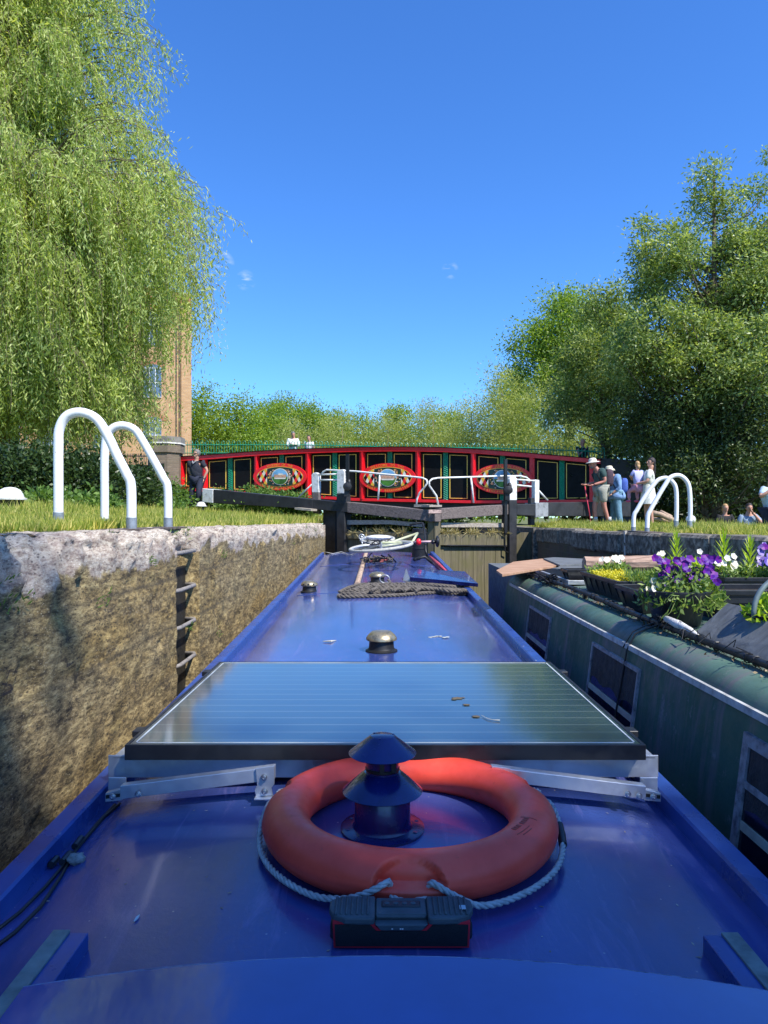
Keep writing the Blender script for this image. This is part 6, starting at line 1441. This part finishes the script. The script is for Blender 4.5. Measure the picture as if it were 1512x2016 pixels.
    n = 900; a = rng.uniform(0, 2 * math.pi, n); q = rng.uniform(0, 1, n) ** .5; B = np.stack([c.x + .19 * q * np.cos(a), c.y + .18 * q * np.sin(a), c.z + .01 + .14 * (1 - q ** 2) * rng.uniform(0, 1, n)], 1); d = rand_dirs(n, (0, -.2, .8)); quads('foliage', B, d, sides(d), .042 * rng.uniform(.6, 1.3, n), .024, LIMELEAF, root)
    C = [(c.x + random.uniform(-.12, .15), c.y - .12, c.z + random.uniform(.05, .14)) for _ in range(7)]; petals('white_flower', C, [(0, -1, .5)] * 7, .02, WHITEP, root)
    # board
    m = MB(); a = [Vector((1.285, 2.98, 1.90)), Vector((1.285, 1.5, 1.90)), Vector((1.44, 1.5, 2.06)), Vector((1.44, 2.98, 2.04))]; m.prism(a, [p + Vector((.012, .006, -.008)) for p in a]); tag(m.build('board', GREYB, bevel=.002), 'dark grey sheet of board leaning against the pots behind the black rail', 'board')
    # rag and hanging cord
    m = MB(); m.tube([Vector((1.238, 3.12, 1.954)), Vector((1.248, 3.02, 1.944)), Vector((1.258, 2.92, 1.934)), Vector((1.263, 2.86, 1.924))], [.014, .019, .013, .006], 9); tag(m.build('rag', paint('white_rag', (.62, .60, .57), .9, var=.2, sc=40, bump=.8, bd=.006), smooth=True), 'twisted white rag tied to the black pipe rail', 'rag')
    m = MB(); c = [Vector((1.238, 3.16, 1.944)), Vector((1.25, 3.17, 1.93)), Vector((1.19, 3.2, 1.90)), Vector((1.13, 3.2, 1.875)), Vector((1.092, 3.2, 1.80)), Vector((1.075, 3.2, 1.70)), Vector((1.05, 3.22, 1.52)), Vector((1.03, 3.22, 1.36))]; m.tube(c, .0045, 6); m.tube([p + Vector((.0, .03 + .02 * i % .03, .004)) for i, p in enumerate(c[:5])], .003, 5)
    o = m.build('cord', CABLE, smooth=True); tag(o, 'thin black cord hanging from the pipe rail across the middle window', 'cord')
    m = MB(); k = Vector((1.238, 3.17, 1.944))
    for i in range(14): m.tube([k + Vector((random.uniform(-.03, .03), random.uniform(-.05, .05), random.uniform(-.02, .02))) for _ in range(3)], .004, 5)
    m.build('knot', CABLE, o)
    m = MB(); k = Vector((1.248, 5.35, 1.944))
    for i in range(24): m.tube([k + Vector((random.uniform(-.09, .05), random.uniform(-.16, .16), random.uniform(-.03, .03))) for _ in range(3)], .006, 5)
    tag(m.build('chain', BLACKP), 'bundle of black chain and ties on the pipe rail near its far end', 'chain')
pots()
n = 1500; y = rng.uniform(1.6, 6.0, n); k = np.abs(rng.normal(size=n)); B = np.stack([1.25 + .03 * rng.normal(size=n) + .02, y, 1.898 + 0 * y], 1); d = rand_dirs(n, (0, 0, .25)); tag(quads('roof_litter', B, d, sides(d), .016 * rng.uniform(.4, 1.4, n), .009, leafmat('dead_leaf_litter', (.05, .03, .015), (.14, .09, .05), (.34, .27, .18), .1)), 'brown leaf litter and flakes along the pipe rail of the green roof', 'leaf litter', kind='stuff')

# leaf bits, grit and pale flecks lying about on the blue roof
n = 420; y = rng.uniform(1.3, 11, n); x = rng.uniform(-.78, .78, n); B = np.array([(x[i], y[i], rz(x[i], y[i]) + .0015) for i in range(n)]); d = rand_dirs(n, (0, 0, .05)) * np.array([1, 1, .12]); d = unit(d)
tag(quads('roof_grit', B, d, unit(np.cross(d, np.array([0, 0, 1.0]))), .009 * rng.uniform(.3, 1.6, n), .004, leafmat('pale_grit', (.06, .04, .03), (.28, .25, .22), (.62, .60, .56), .05)), 'scattered grit, flecks and leaf bits on the blue roof', 'grit', kind='stuff')
# weld seams and plate joints across the blue roof
for k, yy in enumerate((3.62, 6.72, 9.6)):
    m = MB(); m.tube([Vector((bx(yy) + s_ * bhw(yy) * .84, yy + .004 * math.sin(s_ * 9), rz(bx(yy) + s_ * bhw(yy) * .84, yy) + .0005)) for s_ in [i / 12 - 1 for i in range(25)]], .0028, 5); m.build('plate_seam', BLUE, boat, smooth=True)
# ------------------------------------------------------------------ people
def skinmesh(verts, edges, radii, sub=1, root_i=0):
    me = bpy.data.meshes.new('sk'); me.from_pydata([tuple(v) for v in verts], edges, []); o = bpy.data.objects.new('sk', me); COL.objects.link(o)
    o.modifiers.new('s', 'SKIN').use_smooth_shade = True
    if not me.skin_vertices: 
        bpy.context.view_layer.objects.active = o
    for i, r in enumerate(radii): me.skin_vertices[0].data[i].radius = (r, r) if not isinstance(r, tuple) else r
    for i in range(len(verts)): me.skin_vertices[0].data[i].use_root = (i == root_i)
    s = o.modifiers.new('u', 'SUBSURF'); s.levels = sub; s.render_levels = sub
    bpy.context.view_layer.update(); dg = bpy.context.evaluated_depsgraph_get(); e = o.evaluated_get(dg); m2 = e.to_mesh()
    vs = [v.co.copy() for v in m2.vertices]; fs = [tuple(p.vertices) for p in m2.polygons]; e.to_mesh_clear(); bpy.data.objects.remove(o); bpy.data.meshes.remove(me)
    return vs, fs
BASE = dict(pel=(0, 0, .95), wai=(0, 0, 1.09), che=(0, 0, 1.30), nek=(0, 0, 1.47), hed=(0, -.01, 1.62),
    ls=(-.18, 0, 1.41), le=(-.24, .02, 1.14), lw=(-.25, -.06, .90), rs=(.18, 0, 1.41), re=(.24, .02, 1.14), rw=(.25, -.06, .90),
    lh=(-.10, 0, .90), lk=(-.11, -.02, .50), la=(-.12, .02, .09), lt=(-.13, -.15, .04), rh=(.10, 0, .90), rk=(.11, -.02, .50), ra=(.12, .02, .09), rt=(.13, -.15, .04))
def person(label, foot, H, yaw, pose, outfit, look=0.0, tilt=0.0, skin=SKIN, slim=1.0, hold=None, name='person'):
    """pose: joints in the body's own frame (x = its left-right, -y = forward, z up), metres for a 1.72 m adult"""
    J = {k: Vector(v) for k, v in BASE.items()}; J.update({k: Vector(v) for k, v in pose.items()}); s = H / 1.72; foot = Vector(foot); M = Matrix.Rotation(yaw, 3, 'Z')
    X = lambda v: foot + (M @ Vector(v)) * s
    root = thing(name, label, 'person', foot)
    order = ['pel', 'wai', 'che', 'nek', 'hed', 'ls', 'le', 'lw', 'rs', 're', 'rw', 'lh', 'lk', 'la', 'lt', 'rh', 'rk', 'ra', 'rt']
    rad = dict(pel=.105, wai=.095, che=.108, nek=.055, hed=.075, ls=.062, le=.042, lw=.028, rs=.062, re=.042, rw=.028, lh=.088, lk=.058, la=.038, lt=.034, rh=.088, rk=.058, ra=.038, rt=.034)
    ed = [('pel', 'wai'), ('wai', 'che'), ('che', 'nek'), ('nek', 'hed'), ('che', 'ls'), ('ls', 'le'), ('le', 'lw'), ('che', 'rs'), ('rs', 're'), ('re', 'rw'), ('pel', 'lh'), ('lh', 'lk'), ('lk', 'la'), ('la', 'lt'), ('pel', 'rh'), ('rh', 'rk'), ('rk', 'ra'), ('ra', 'rt')]
    def grow(keys, edges, extra, mul=1.0, pts=None):
        pts = pts or {}; vs = [X(pts[k] if k in pts else J[k]) for k in keys]; rs = [((extra[k] if k in extra else rad[k] * mul * slim) * s) for k in keys]
        return skinmesh(vs, [(keys.index(a), keys.index(b)) for a, b in edges], rs)
    m = MB(); v, f = grow(order, ed, {}); m.add(v, f)
    # head: skull narrowing to the jaw, brow, nose, ears, eyes and mouth
    hc = J['hed'] + Vector((0, -.012, .035)); HR = Matrix.Rotation(look, 3, 'Z') @ Matrix.Rotation(tilt, 3, 'X')
    def hp(v): return X(hc + HR @ Vector(v))
    def hf(v):
        q = 1.0
        if v.z < 0: q -= .16 * (-v.z) * (1 if v.y > -.2 else .5)
        if v.y < -.6 and abs(v.z) < .35: q -= .03
        return q
    MM = M @ HR; m.ball(hp((0, 0, 0)), (.074 * s, .092 * s, .112 * s), 20, 14, rot=MM, fn=hf)
    m.ball(hp((0, -.050, -.062)), (.042 * s, .040 * s, .040 * s), 12, 8, rot=MM)
    m.ball(hp((0, -.096, -.010)), (.013 * s, .020 * s, .026 * s), 10, 8, rot=MM)
    for q in (-1, 1): m.ball(hp((q * .075, .008, -.005)), (.010 * s, .018 * s, .028 * s), 8, 6, rot=MM)
    m.mi = 1
    for q in (-1, 1): m.ball(hp((q * .030, -.083, .012)), (.012 * s, .008 * s, .006 * s), 8, 6, rot=MM)
    m.mi = 2; m.ball(hp((0, -.089, -.052)), (.024 * s, .008 * s, .006 * s), 10, 6, rot=MM); m.mi = 0
    # hands: palm, four curled fingers of unequal length, thumb from the side
    for a, b, sd in (('le', 'lw', -1), ('re', 'rw', 1)):
        w = J[b]; d = (w - J[a]).normalized(); u = d.cross(Vector((0, 0, 1)) if abs(d.z) < .9 else Vector((0, -1, 0))).normalized(); nrm = d.cross(u)
        pc = w + d * .045; rot = Matrix((d, u, nrm)).transposed(); m.ball(X(pc), (.050 * s, .040 * s, .020 * s), 12, 8, rot=M @ rot)
        for k, ln in enumerate((.072, .082, .076, .058)):
            st = w + d * .082 + u * (.030 - .020 * k); c = nrm * -.016; m.tube([X(st), X(st + d * ln * .45 + c * .5), X(st + d * ln * .75 + c * 1.6), X(st + d * ln * .82 + c * 2.8)], [.009 * s, .0085 * s, .008 * s, .006 * s], 6)
        st = w + d * .03 + u * .034; m.tube([X(st), X(st + u * .025 + d * .022), X(st + u * .03 + d * .052 - nrm * .012)], [.011 * s, .010 * s, .008 * s], 6)
    m.build('body', [skin, EYE, paint('lips', (.35, .12, .10), .5, bump=0)], root, smooth=True)
    # clothes
    if 'shirt' in outfit:
        k = ['pel', 'wai', 'che', 'nk', 'ls', 'lm', 'rs', 'rm']; sl = outfit.get('sleeve', .62)
        pts = {'nk': J['che'].lerp(J['nek'], .62), 'lm': J['ls'].lerp(J['le'], min(sl, 1)), 'rm': J['rs'].lerp(J['re'], min(sl, 1))}
        E_ = [('pel', 'wai'), ('wai', 'che'), ('che', 'nk'), ('che', 'ls'), ('ls', 'lm'), ('che', 'rs'), ('rs', 'rm')]
        ex = dict(pel=.158 * slim, wai=.152 * slim, che=.172 * slim, nk=.080, ls=.082 * slim, lm=.068, rs=.082 * slim, rm=.068)
        if sl > 1:
            k += ['l2', 'r2']; pts['l2'] = J['le'].lerp(J['lw'], sl - 1); pts['r2'] = J['re'].lerp(J['rw'], sl - 1); E_ += [('lm', 'l2'), ('rm', 'r2')]; ex.update(l2=.046, r2=.046, lm=.06, rm=.06)
        v, f = grow(k, E_, ex, pts=pts); c = MB(); c.add(v, f); tb = J['che'].lerp(J['wai'], .35); c.ball(X(tb), (.172 * slim * s, .118 * slim * s, .25 * s), 18, 12, rot=M); o = c.build('shirt', outfit['shirt'], root, smooth=True)
    if 'legs' in outfit:
        lg = outfit.get('leg', 1.0); k = ['pel', 'lh', 'lk', 'rh', 'rk']; E_ = [('pel', 'lh'), ('lh', 'lk'), ('pel', 'rh'), ('rh', 'rk')]; wd = outfit.get('legw', 1.0)
        ex = dict(pel=.145 * slim, lh=.112 * slim, rh=.112 * slim, lk=.080 * wd, rk=.080 * wd); pts = {}
        if lg <= 1 and lg < .9:
            pts = {'lk': J['lh'].lerp(J['lk'], lg + .1), 'rk': J['rh'].lerp(J['rk'], lg + .1)}; ex.update(lk=.098 * wd, rk=.098 * wd)
        else: k += ['a1', 'a2']; pts = {'a1': J['la'] + Vector((0, 0, .02)), 'a2': J['ra'] + Vector((0, 0, .02))}; E_ += [('lk', 'a1'), ('rk', 'a2')]; ex.update(a1=.062 * wd, a2=.062 * wd)
        v, f = grow(k, E_, ex, pts=pts); c = MB(); c.add(v, f); c.build('shorts' if lg < .9 else 'trousers', outfit['legs'], root, smooth=True)
    if 'skirt' in outfit:
        c = MB(); a = J['wai']; N = 28; vs = []
        for z, r0 in ((.06, .14), (-.05, .16), (-.2, .19), (-.36, .215), (-.46, .23)):
            for q in range(N): t = 2 * math.pi * q / N; rr = r0 * slim * (1 + .05 * math.sin(t * 7) * (-z)); vs.append(X(Vector((a.x * (1 + z) + rr * math.cos(t), a.y + rr * .85 * math.sin(t) + J['pel'].y * (-z), a.z + z))))
        c.add(vs, [(i * N + q, i * N + (q + 1) % N, (i + 1) * N + (q + 1) % N, (i + 1) * N + q) for i in range(4) for q in range(N)]); c.build('skirt', outfit['skirt'], root, smooth=True)
    if 'shoes' in outfit:
        for a, b in (('la', 'lt'), ('ra', 'rt')):
            c = MB(); d = (J[b] - J[a]); d.z = 0; d.normalize(); p = J[a] + d * .06; p.z = J[a].z - .045; rot = Matrix((d, d.cross(Vector((0, 0, -1))), Vector((0, 0, 1)))).transposed(); c.ball(X(p), (.135 * s, .052 * s, .048 * s), 14, 8, rot=M @ rot); c.build('shoe', outfit['shoes'], root, smooth=True)
    if 'hair' in outfit:
        c = MB(); L = outfit.get('hairlen', .0)
        def hfn(v): return .80 if (v.y < -.35 and v.z < .35) else (.86 if v.z < -.3 and v.y < .1 else 1.0)
        c.ball(hp((0, .012, .022)), (.086 * s, .100 * s, .112 * s), 20, 14, rot=MM, fn=hfn)
        if L > 0:
            nn = 9; vs = []
            for i in range(nn + 1):
                t = i / nn
                for q in range(12): a = math.pi * 2 * q / 12; ww = .080 * (1 - .35 * t); vs.append(hp((ww * math.cos(a) * (1 + .08 * math.sin(q * 5)), .055 + .045 * math.sin(a) * (1 - .2 * t) + .03 * math.sin(t * 3), -.01 - L * t)))
            c.add(vs, [(i * 12 + q, i * 12 + (q + 1) % 12, (i + 1) * 12 + (q + 1) % 12, (i + 1) * 12 + q) for i in range(nn) for q in range(12)] + [tuple(nn * 12 + q for q in range(12))])
        c.build('hair', outfit['hair'], root, smooth=True)
    if 'hat' in outfit:
        c = MB(); br = outfit.get('brim', .075); ax = MM @ Matrix.Rotation(R(-6), 3, 'X'); dr = outfit.get('droop', .02)
        c.lathe(hp((0, .008, .055)), [((.100 + br) * s, -dr * s), ((.100 + br * .5) * s, 0), (.102 * s, .006 * s), (.098 * s, .05 * s), (.080 * s, .085 * s), (.04 * s, .10 * s), (0, .102 * s)], 26, axis=ax)
        c.lathe(hp((0, .008, .055)), [((.100 + br) * s, -dr * s - .002), (.1 * s, .0)], 26, axis=ax); c.build('hat', outfit['hat'], root, smooth=True)
    if 'beard' in outfit:
        c = MB(); c.ball(hp((0, -.052, -.075)), (.05 * s, .045 * s, .04 * s), 12, 8, rot=MM); c.build('beard', outfit['beard'], root, smooth=True)
    return root, X, hp

NAVY = cloth('navy_polo', (.020, .022, .035)); NAVYT = cloth('navy_trousers', (.018, .022, .045)); TEALT = cloth('dark_green_tee', (.035, .075, .070)); STONES = cloth('stone_shorts', (.34, .33, .27))
LBLUE = cloth('pale_blue_cotton', (.20, .33, .56)); LBLUE2 = cloth('faded_teal_jeans', (.14, .27, .36)); CREAM = cloth('cream_cotton', (.70, .69, .60)); WHITEC = cloth('white_cotton', (.74, .74, .73)); HATW = cloth('pale_sun_hat', (.66, .60, .52)); HATC = cloth('cream_bucket_hat', (.62, .57, .42))
HAIRD = paint('dark_brown_hair', (.022, .013, .010), .5, var=.4, sc=60, bump=.6, bd=.01); HAIRG = paint('grey_hair', (.16, .15, .14), .6, var=.3, sc=60, bump=.5); HAIRB = paint('blonde_hair', (.42, .25, .11), .5, var=.3, sc=60, bump=.6); BLACKC = cloth('black_cloth', (.012, .012, .014)); SHOE = cloth('grey_shoe', (.12, .12, .12)); DSHOE = cloth('dark_shoe', (.02, .02, .02))

def people():
    # man leaning on the beam end
    f = P(387, 1009, 17.3); o, X, hp = person('person in a navy polo and dark trousers leaning against the white beam end', f, 1.50, R(-14),
        dict(pel=(.02, .02, .94), wai=(.0, .0, 1.08), che=(-.02, 0, 1.29), nek=(.0, 0, 1.46), hed=(.02, -.02, 1.60), rs=(.18, .02, 1.38), re=(.30, .06, 1.16), rw=(.20, .02, .93), ls=(-.22, 0, 1.40), le=(-.26, .06, 1.15), lw=(-.14, .13, .97),
             lk=(-.14, -.04, .48), la=(-.19, -.02, .08), lt=(-.22, -.16, .03), rk=(.13, -.12, .52), ra=(.06, .0, .08), rt=(.10, -.14, .03)), dict(shirt=NAVY, sleeve=.62, legs=NAVYT, shoes=DSHOE, hair=HAIRG), look=R(-38), slim=1.05)
    m = MB(); m.tube([hp((-.076, -.01, .012)), hp((-.06, -.085, .014)), hp((0, -.10, .014)), hp((.06, -.085, .014)), hp((.076, -.01, .012))], .008, 6); m.build('sunglasses', BLACKP, o)
    m = MB(); m.tube([X((-.07, -.10, 1.43)), X((-.03, -.15, 1.36)), X((.05, -.11, 1.43))], .015, 6); m.build('collar', cloth('pale_collar', (.30, .30, .32)), o)
    # two on the bridge
    q = BW.at(577, 905, -1.0); q.z -= .55; person('person in a white top with grey hair looking down from the bridge, arms folded', q, 1.62, R(10), dict(hed=(0, -.06, 1.60), lw=(.02, -.22, 1.16), le=(-.27, -.06, 1.16), rw=(-.04, -.24, 1.20), re=(.27, -.06, 1.16)), dict(shirt=WHITEC, sleeve=1.5, legs=NAVYT, hair=HAIRG), tilt=R(12), slim=1.25)
    q = BW.at(609, 905, -1.15); q.z -= .62; person('person with dark hair and a white top beside the grey-haired one on the bridge', q, 1.55, R(-30), dict(hed=(0, -.03, 1.60)), dict(shirt=WHITEC, sleeve=.7, legs=NAVYT, hair=HAIRD, hairlen=.12), look=R(20))
    q = BW.at(1147, 925, -1.1); q.z -= .60; person('person in dark clothes with bare shoulders at the right end of the bridge', q, 1.62, R(5), dict(lw=(.02, -.18, 1.36), le=(-.2, -.14, 1.16)), dict(shirt=BLACKC, sleeve=.05, legs=BLACKC, hair=HAIRB, hairlen=.12), skin=SKINR)
    # old man with stick, facing left
    f = P(1183, 1030, 16.2); f.z = gr(f.x, f.y); prof = dict(pel=(0, .03, .93), wai=(0, .02, 1.08), che=(0, -.03, 1.28), nek=(0, -.11, 1.43), hed=(0, -.20, 1.53), ls=(-.17, -.05, 1.39), le=(-.20, -.03, 1.12), lw=(-.16, -.30, 1.06), rs=(.17, -.04, 1.39), re=(.20, .02, 1.12), rw=(.14, -.26, 1.04),
        lk=(-.10, -.13, .50), la=(-.10, -.10, .08), lt=(-.10, -.26, .03), rk=(.10, .04, .50), ra=(.10, .17, .09), rt=(.10, .02, .03))
    o, X, hp = person('person in dark green tee, stone shorts and wide pale hat walking with a red stick', f, 1.56, R(-82), prof, dict(shirt=TEALT, sleeve=.7, legs=STONES, leg=.72, shoes=SHOE, hat=HATW, brim=.085, beard=HAIRG), tilt=R(14), skin=SKINR, slim=1.1)
    for a, b in (('la', -.10), ('ra', .17)): m = MB(); p = X((-.10 if a == 'la' else .10, b, .13)); m.tube([p, p + Vector((0, 0, .10))], .05, 10); m.build('sock', cloth('pale_sock', (.5, .5, .47)), o, smooth=True)
    hand = X((-.16, -.36, 1.06)); tip = P(1163, 1027, 16.1); m = MB(); m.tube([hand, tip], .012, 8); st = m.build('walking_stick', paint('pinkish_red_stick', (.62, .05, .09), .35, bump=0), smooth=True); tag(st, 'thin pinkish red walking stick held by the man in the pale hat', 'walking stick')
    m = MB(); m.tube([hand + Vector((-.05, 0, .01)), hand + Vector((0, 0, .02)), hand + Vector((.08, 0, .0))], .014, 8); h = m.build('handle', BLACKP, st, smooth=True)
    def pack(nm, lab, X, cy, cz, w, d, h, mat, mat2):
        c = X((0, cy, cz)); root = thing('backpack', lab, 'backpack', c); m = MB(); Q = X((0, cy + 1, cz)) - c; Q.normalize(); sd = Q.cross(Vector((0, 0, 1))); rot = Matrix((sd, Q, Vector((0, 0, 1)))).transposed()
        m.ball(c, (w / 2, d / 2, h / 2), 20, 14, rot=rot, fn=lambda v: 1 / max(.6, (abs(v.x) ** 4 + abs(v.y) ** 4 + abs(v.z) ** 4) ** .25) if True else 1); m.build('bag', mat, root, smooth=True)
        m = MB(); m.ball(c + Q * d * .42 + Vector((0, 0, -h * .16)), (w * .36, d * .2, h * .24), 14, 10, rot=rot); m.build('pocket', mat2, root, smooth=True)
        m = MB()
        for k in (-1, 1): m.tube([c - Q * d * .3 + sd * k * .1 + Vector((0, 0, h * .45)), c - Q * (d * .5 + .1) + sd * k * .13 + Vector((0, 0, h * .5)), c - Q * (d * .5 + .22) + sd * k * .14 + Vector((0, 0, h * .2)), c - Q * (d * .5 + .12) + sd * k * .14 + Vector((0, 0, -h * .3))], .016, 6)
        m.build('strap', mat2, root, smooth=True)
    pack('backpack', 'dark purplish backpack worn by the man in the pale hat', X, .185, 1.22, .27, .20, .40, cloth('plum_nylon', (.06, .035, .05)), cloth('dark_nylon', (.02, .018, .022)))
    # companion in pale blue
    f = P(1213, 1031, 16.6); f.z = gr(f.x, f.y); o, X, hp = person('person all in pale blue with a cream bucket hat, second from the left', f, 1.50, R(-96), dict(pel=(0, .03, .93), che=(0, -.02, 1.28), nek=(0, -.09, 1.42), hed=(0, -.16, 1.52), le=(-.2, .03, 1.13), lw=(-.2, -.13, .93), re=(.2, .05, 1.12), rw=(.16, -.14, .95), lk=(-.1, -.06, .5), la=(-.1, -.03, .08), rk=(.1, .03, .5), ra=(.1, .1, .08)),
        dict(shirt=LBLUE, sleeve=1.6, legs=LBLUE2, legw=1.25, shoes=SHOE, hat=HATC, brim=.05, droop=.05, hair=HAIRG), tilt=R(16), slim=1.15)
    m = MB(); c = X((0, .02, .92)); m.lathe(c, [(.185, -.10), (.20, -.02), (.16, .12)], 22); m.build('jacket_hem', LBLUE, o, smooth=True)
    pack('backpack', 'small royal blue backpack worn by the person in pale blue', X, .20, 1.18, .24, .16, .34, cloth('blue_nylon', (.06, .12, .42)), cloth('navy_nylon', (.03, .04, .09)))
    # woman in white carrying a child
    f = P(1277, 1031, 14.3); f.z = gr(f.x, f.y); o, X, hp = person('person with long dark hair in a short white outfit carrying a child', f, 1.40, R(-100), dict(pel=(0, .0, .93), wai=(0, -.01, 1.08), che=(0, .03, 1.29), nek=(0, .05, 1.46), hed=(0, .07, 1.61), le=(-.25, -.10, 1.18), lw=(-.10, -.30, 1.22), re=(.25, -.08, 1.16), rw=(.06, -.32, 1.12), lk=(-.09, -.04, .5), la=(-.09, -.02, .08), rk=(.09, .03, .5), ra=(.09, .07, .08)),
        dict(shirt=CREAM, sleeve=.8, skirt=CREAM, shoes=HATW, hair=HAIRD, hairlen=.40), slim=1.05, tilt=R(-4), look=R(15))
    c = X((0, -.26, .98)); o2, X2, hp2 = person('small child with fair hair in lilac and pink, carried on the woman\'s arm', c + Vector((0, 0, -.28)), .92, R(-160), dict(pel=(0, .0, .62), wai=(0, 0, .78), che=(0, 0, 1.06), nek=(0, 0, 1.26), hed=(0, -.01, 1.44), ls=(-.17, 0, 1.2), le=(-.26, -.1, 1.02), lw=(-.14, -.28, 1.0), rs=(.17, 0, 1.2), re=(.26, -.08, 1.0), rw=(.14, -.24, 1.02), lh=(-.1, 0, .58), lk=(-.2, -.28, .48), la=(-.2, -.24, .14), lt=(-.2, -.34, .10), rh=(.1, 0, .58), rk=(.2, -.26, .46), ra=(.2, -.22, .14), rt=(.2, -.32, .1)),
        dict(shirt=cloth('lilac_cotton', (.42, .42, .72)), sleeve=.9, legs=cloth('pink_white_print', (.55, .25, .34)), hair=HAIRB, hairlen=.16, shoes=cloth('pink_shoe', (.55, .08, .2))), slim=1.1)
    # right edge: two sitting, one standing
    f = P(1427, 1060, 19); f.z = gr(f.x, f.y); sit = dict(pel=(0, .05, .40), wai=(0, .06, .54), che=(0, .03, .76), nek=(0, .0, .92), hed=(0, -.02, 1.06), ls=(-.18, 0, .87), le=(-.25, -.06, .62), lw=(-.12, -.26, .52), rs=(.18, 0, .87), re=(.25, -.06, .62), rw=(.12, -.26, .52), lh=(-.1, .02, .38), lk=(-.14, -.40, .50), la=(-.14, -.46, .08), lt=(-.14, -.6, .04), rh=(.1, .02, .38), rk=(.14, -.40, .50), ra=(.14, -.46, .08), rt=(.14, -.6, .04))
    person('person in black with fair hair sitting in the shade under the right trees', f, 1.62, R(0), sit, dict(shirt=BLACKC, sleeve=.9, legs=BLACKC, shoes=DSHOE, hair=HAIRB, hairlen=.12), skin=SKIN)
    f = P(1474, 1060, 16.5); f.z = gr(f.x, f.y); person('person in a light blue tee sitting low at the right, hand to mouth', f, 1.58, R(-8), {**sit, 'rw': (.05, -.14, .98), 're': (.26, -.16, .70)}, dict(shirt=cloth('light_blue_tee', (.22, .30, .40)), sleeve=.8, legs=NAVYT, shoes=DSHOE, hair=HAIRD), slim=1.1)
    f = P(1518, 1040, 15.5); f.z = gr(f.x, f.y); o, X, hp = person('standing person in a pale blue shirt at the right edge, both arms raised', f, 1.70, R(8), dict(le=(-.34, -.12, 1.24), lw=(-.10, -.26, 1.45), re=(.34, -.12, 1.24), rw=(.08, -.26, 1.45)), dict(shirt=cloth('pale_aqua_shirt', (.45, .58, .66)), sleeve=.8, legs=NAVYT, shoes=DSHOE, hair=HAIRD), slim=1.15)
people()
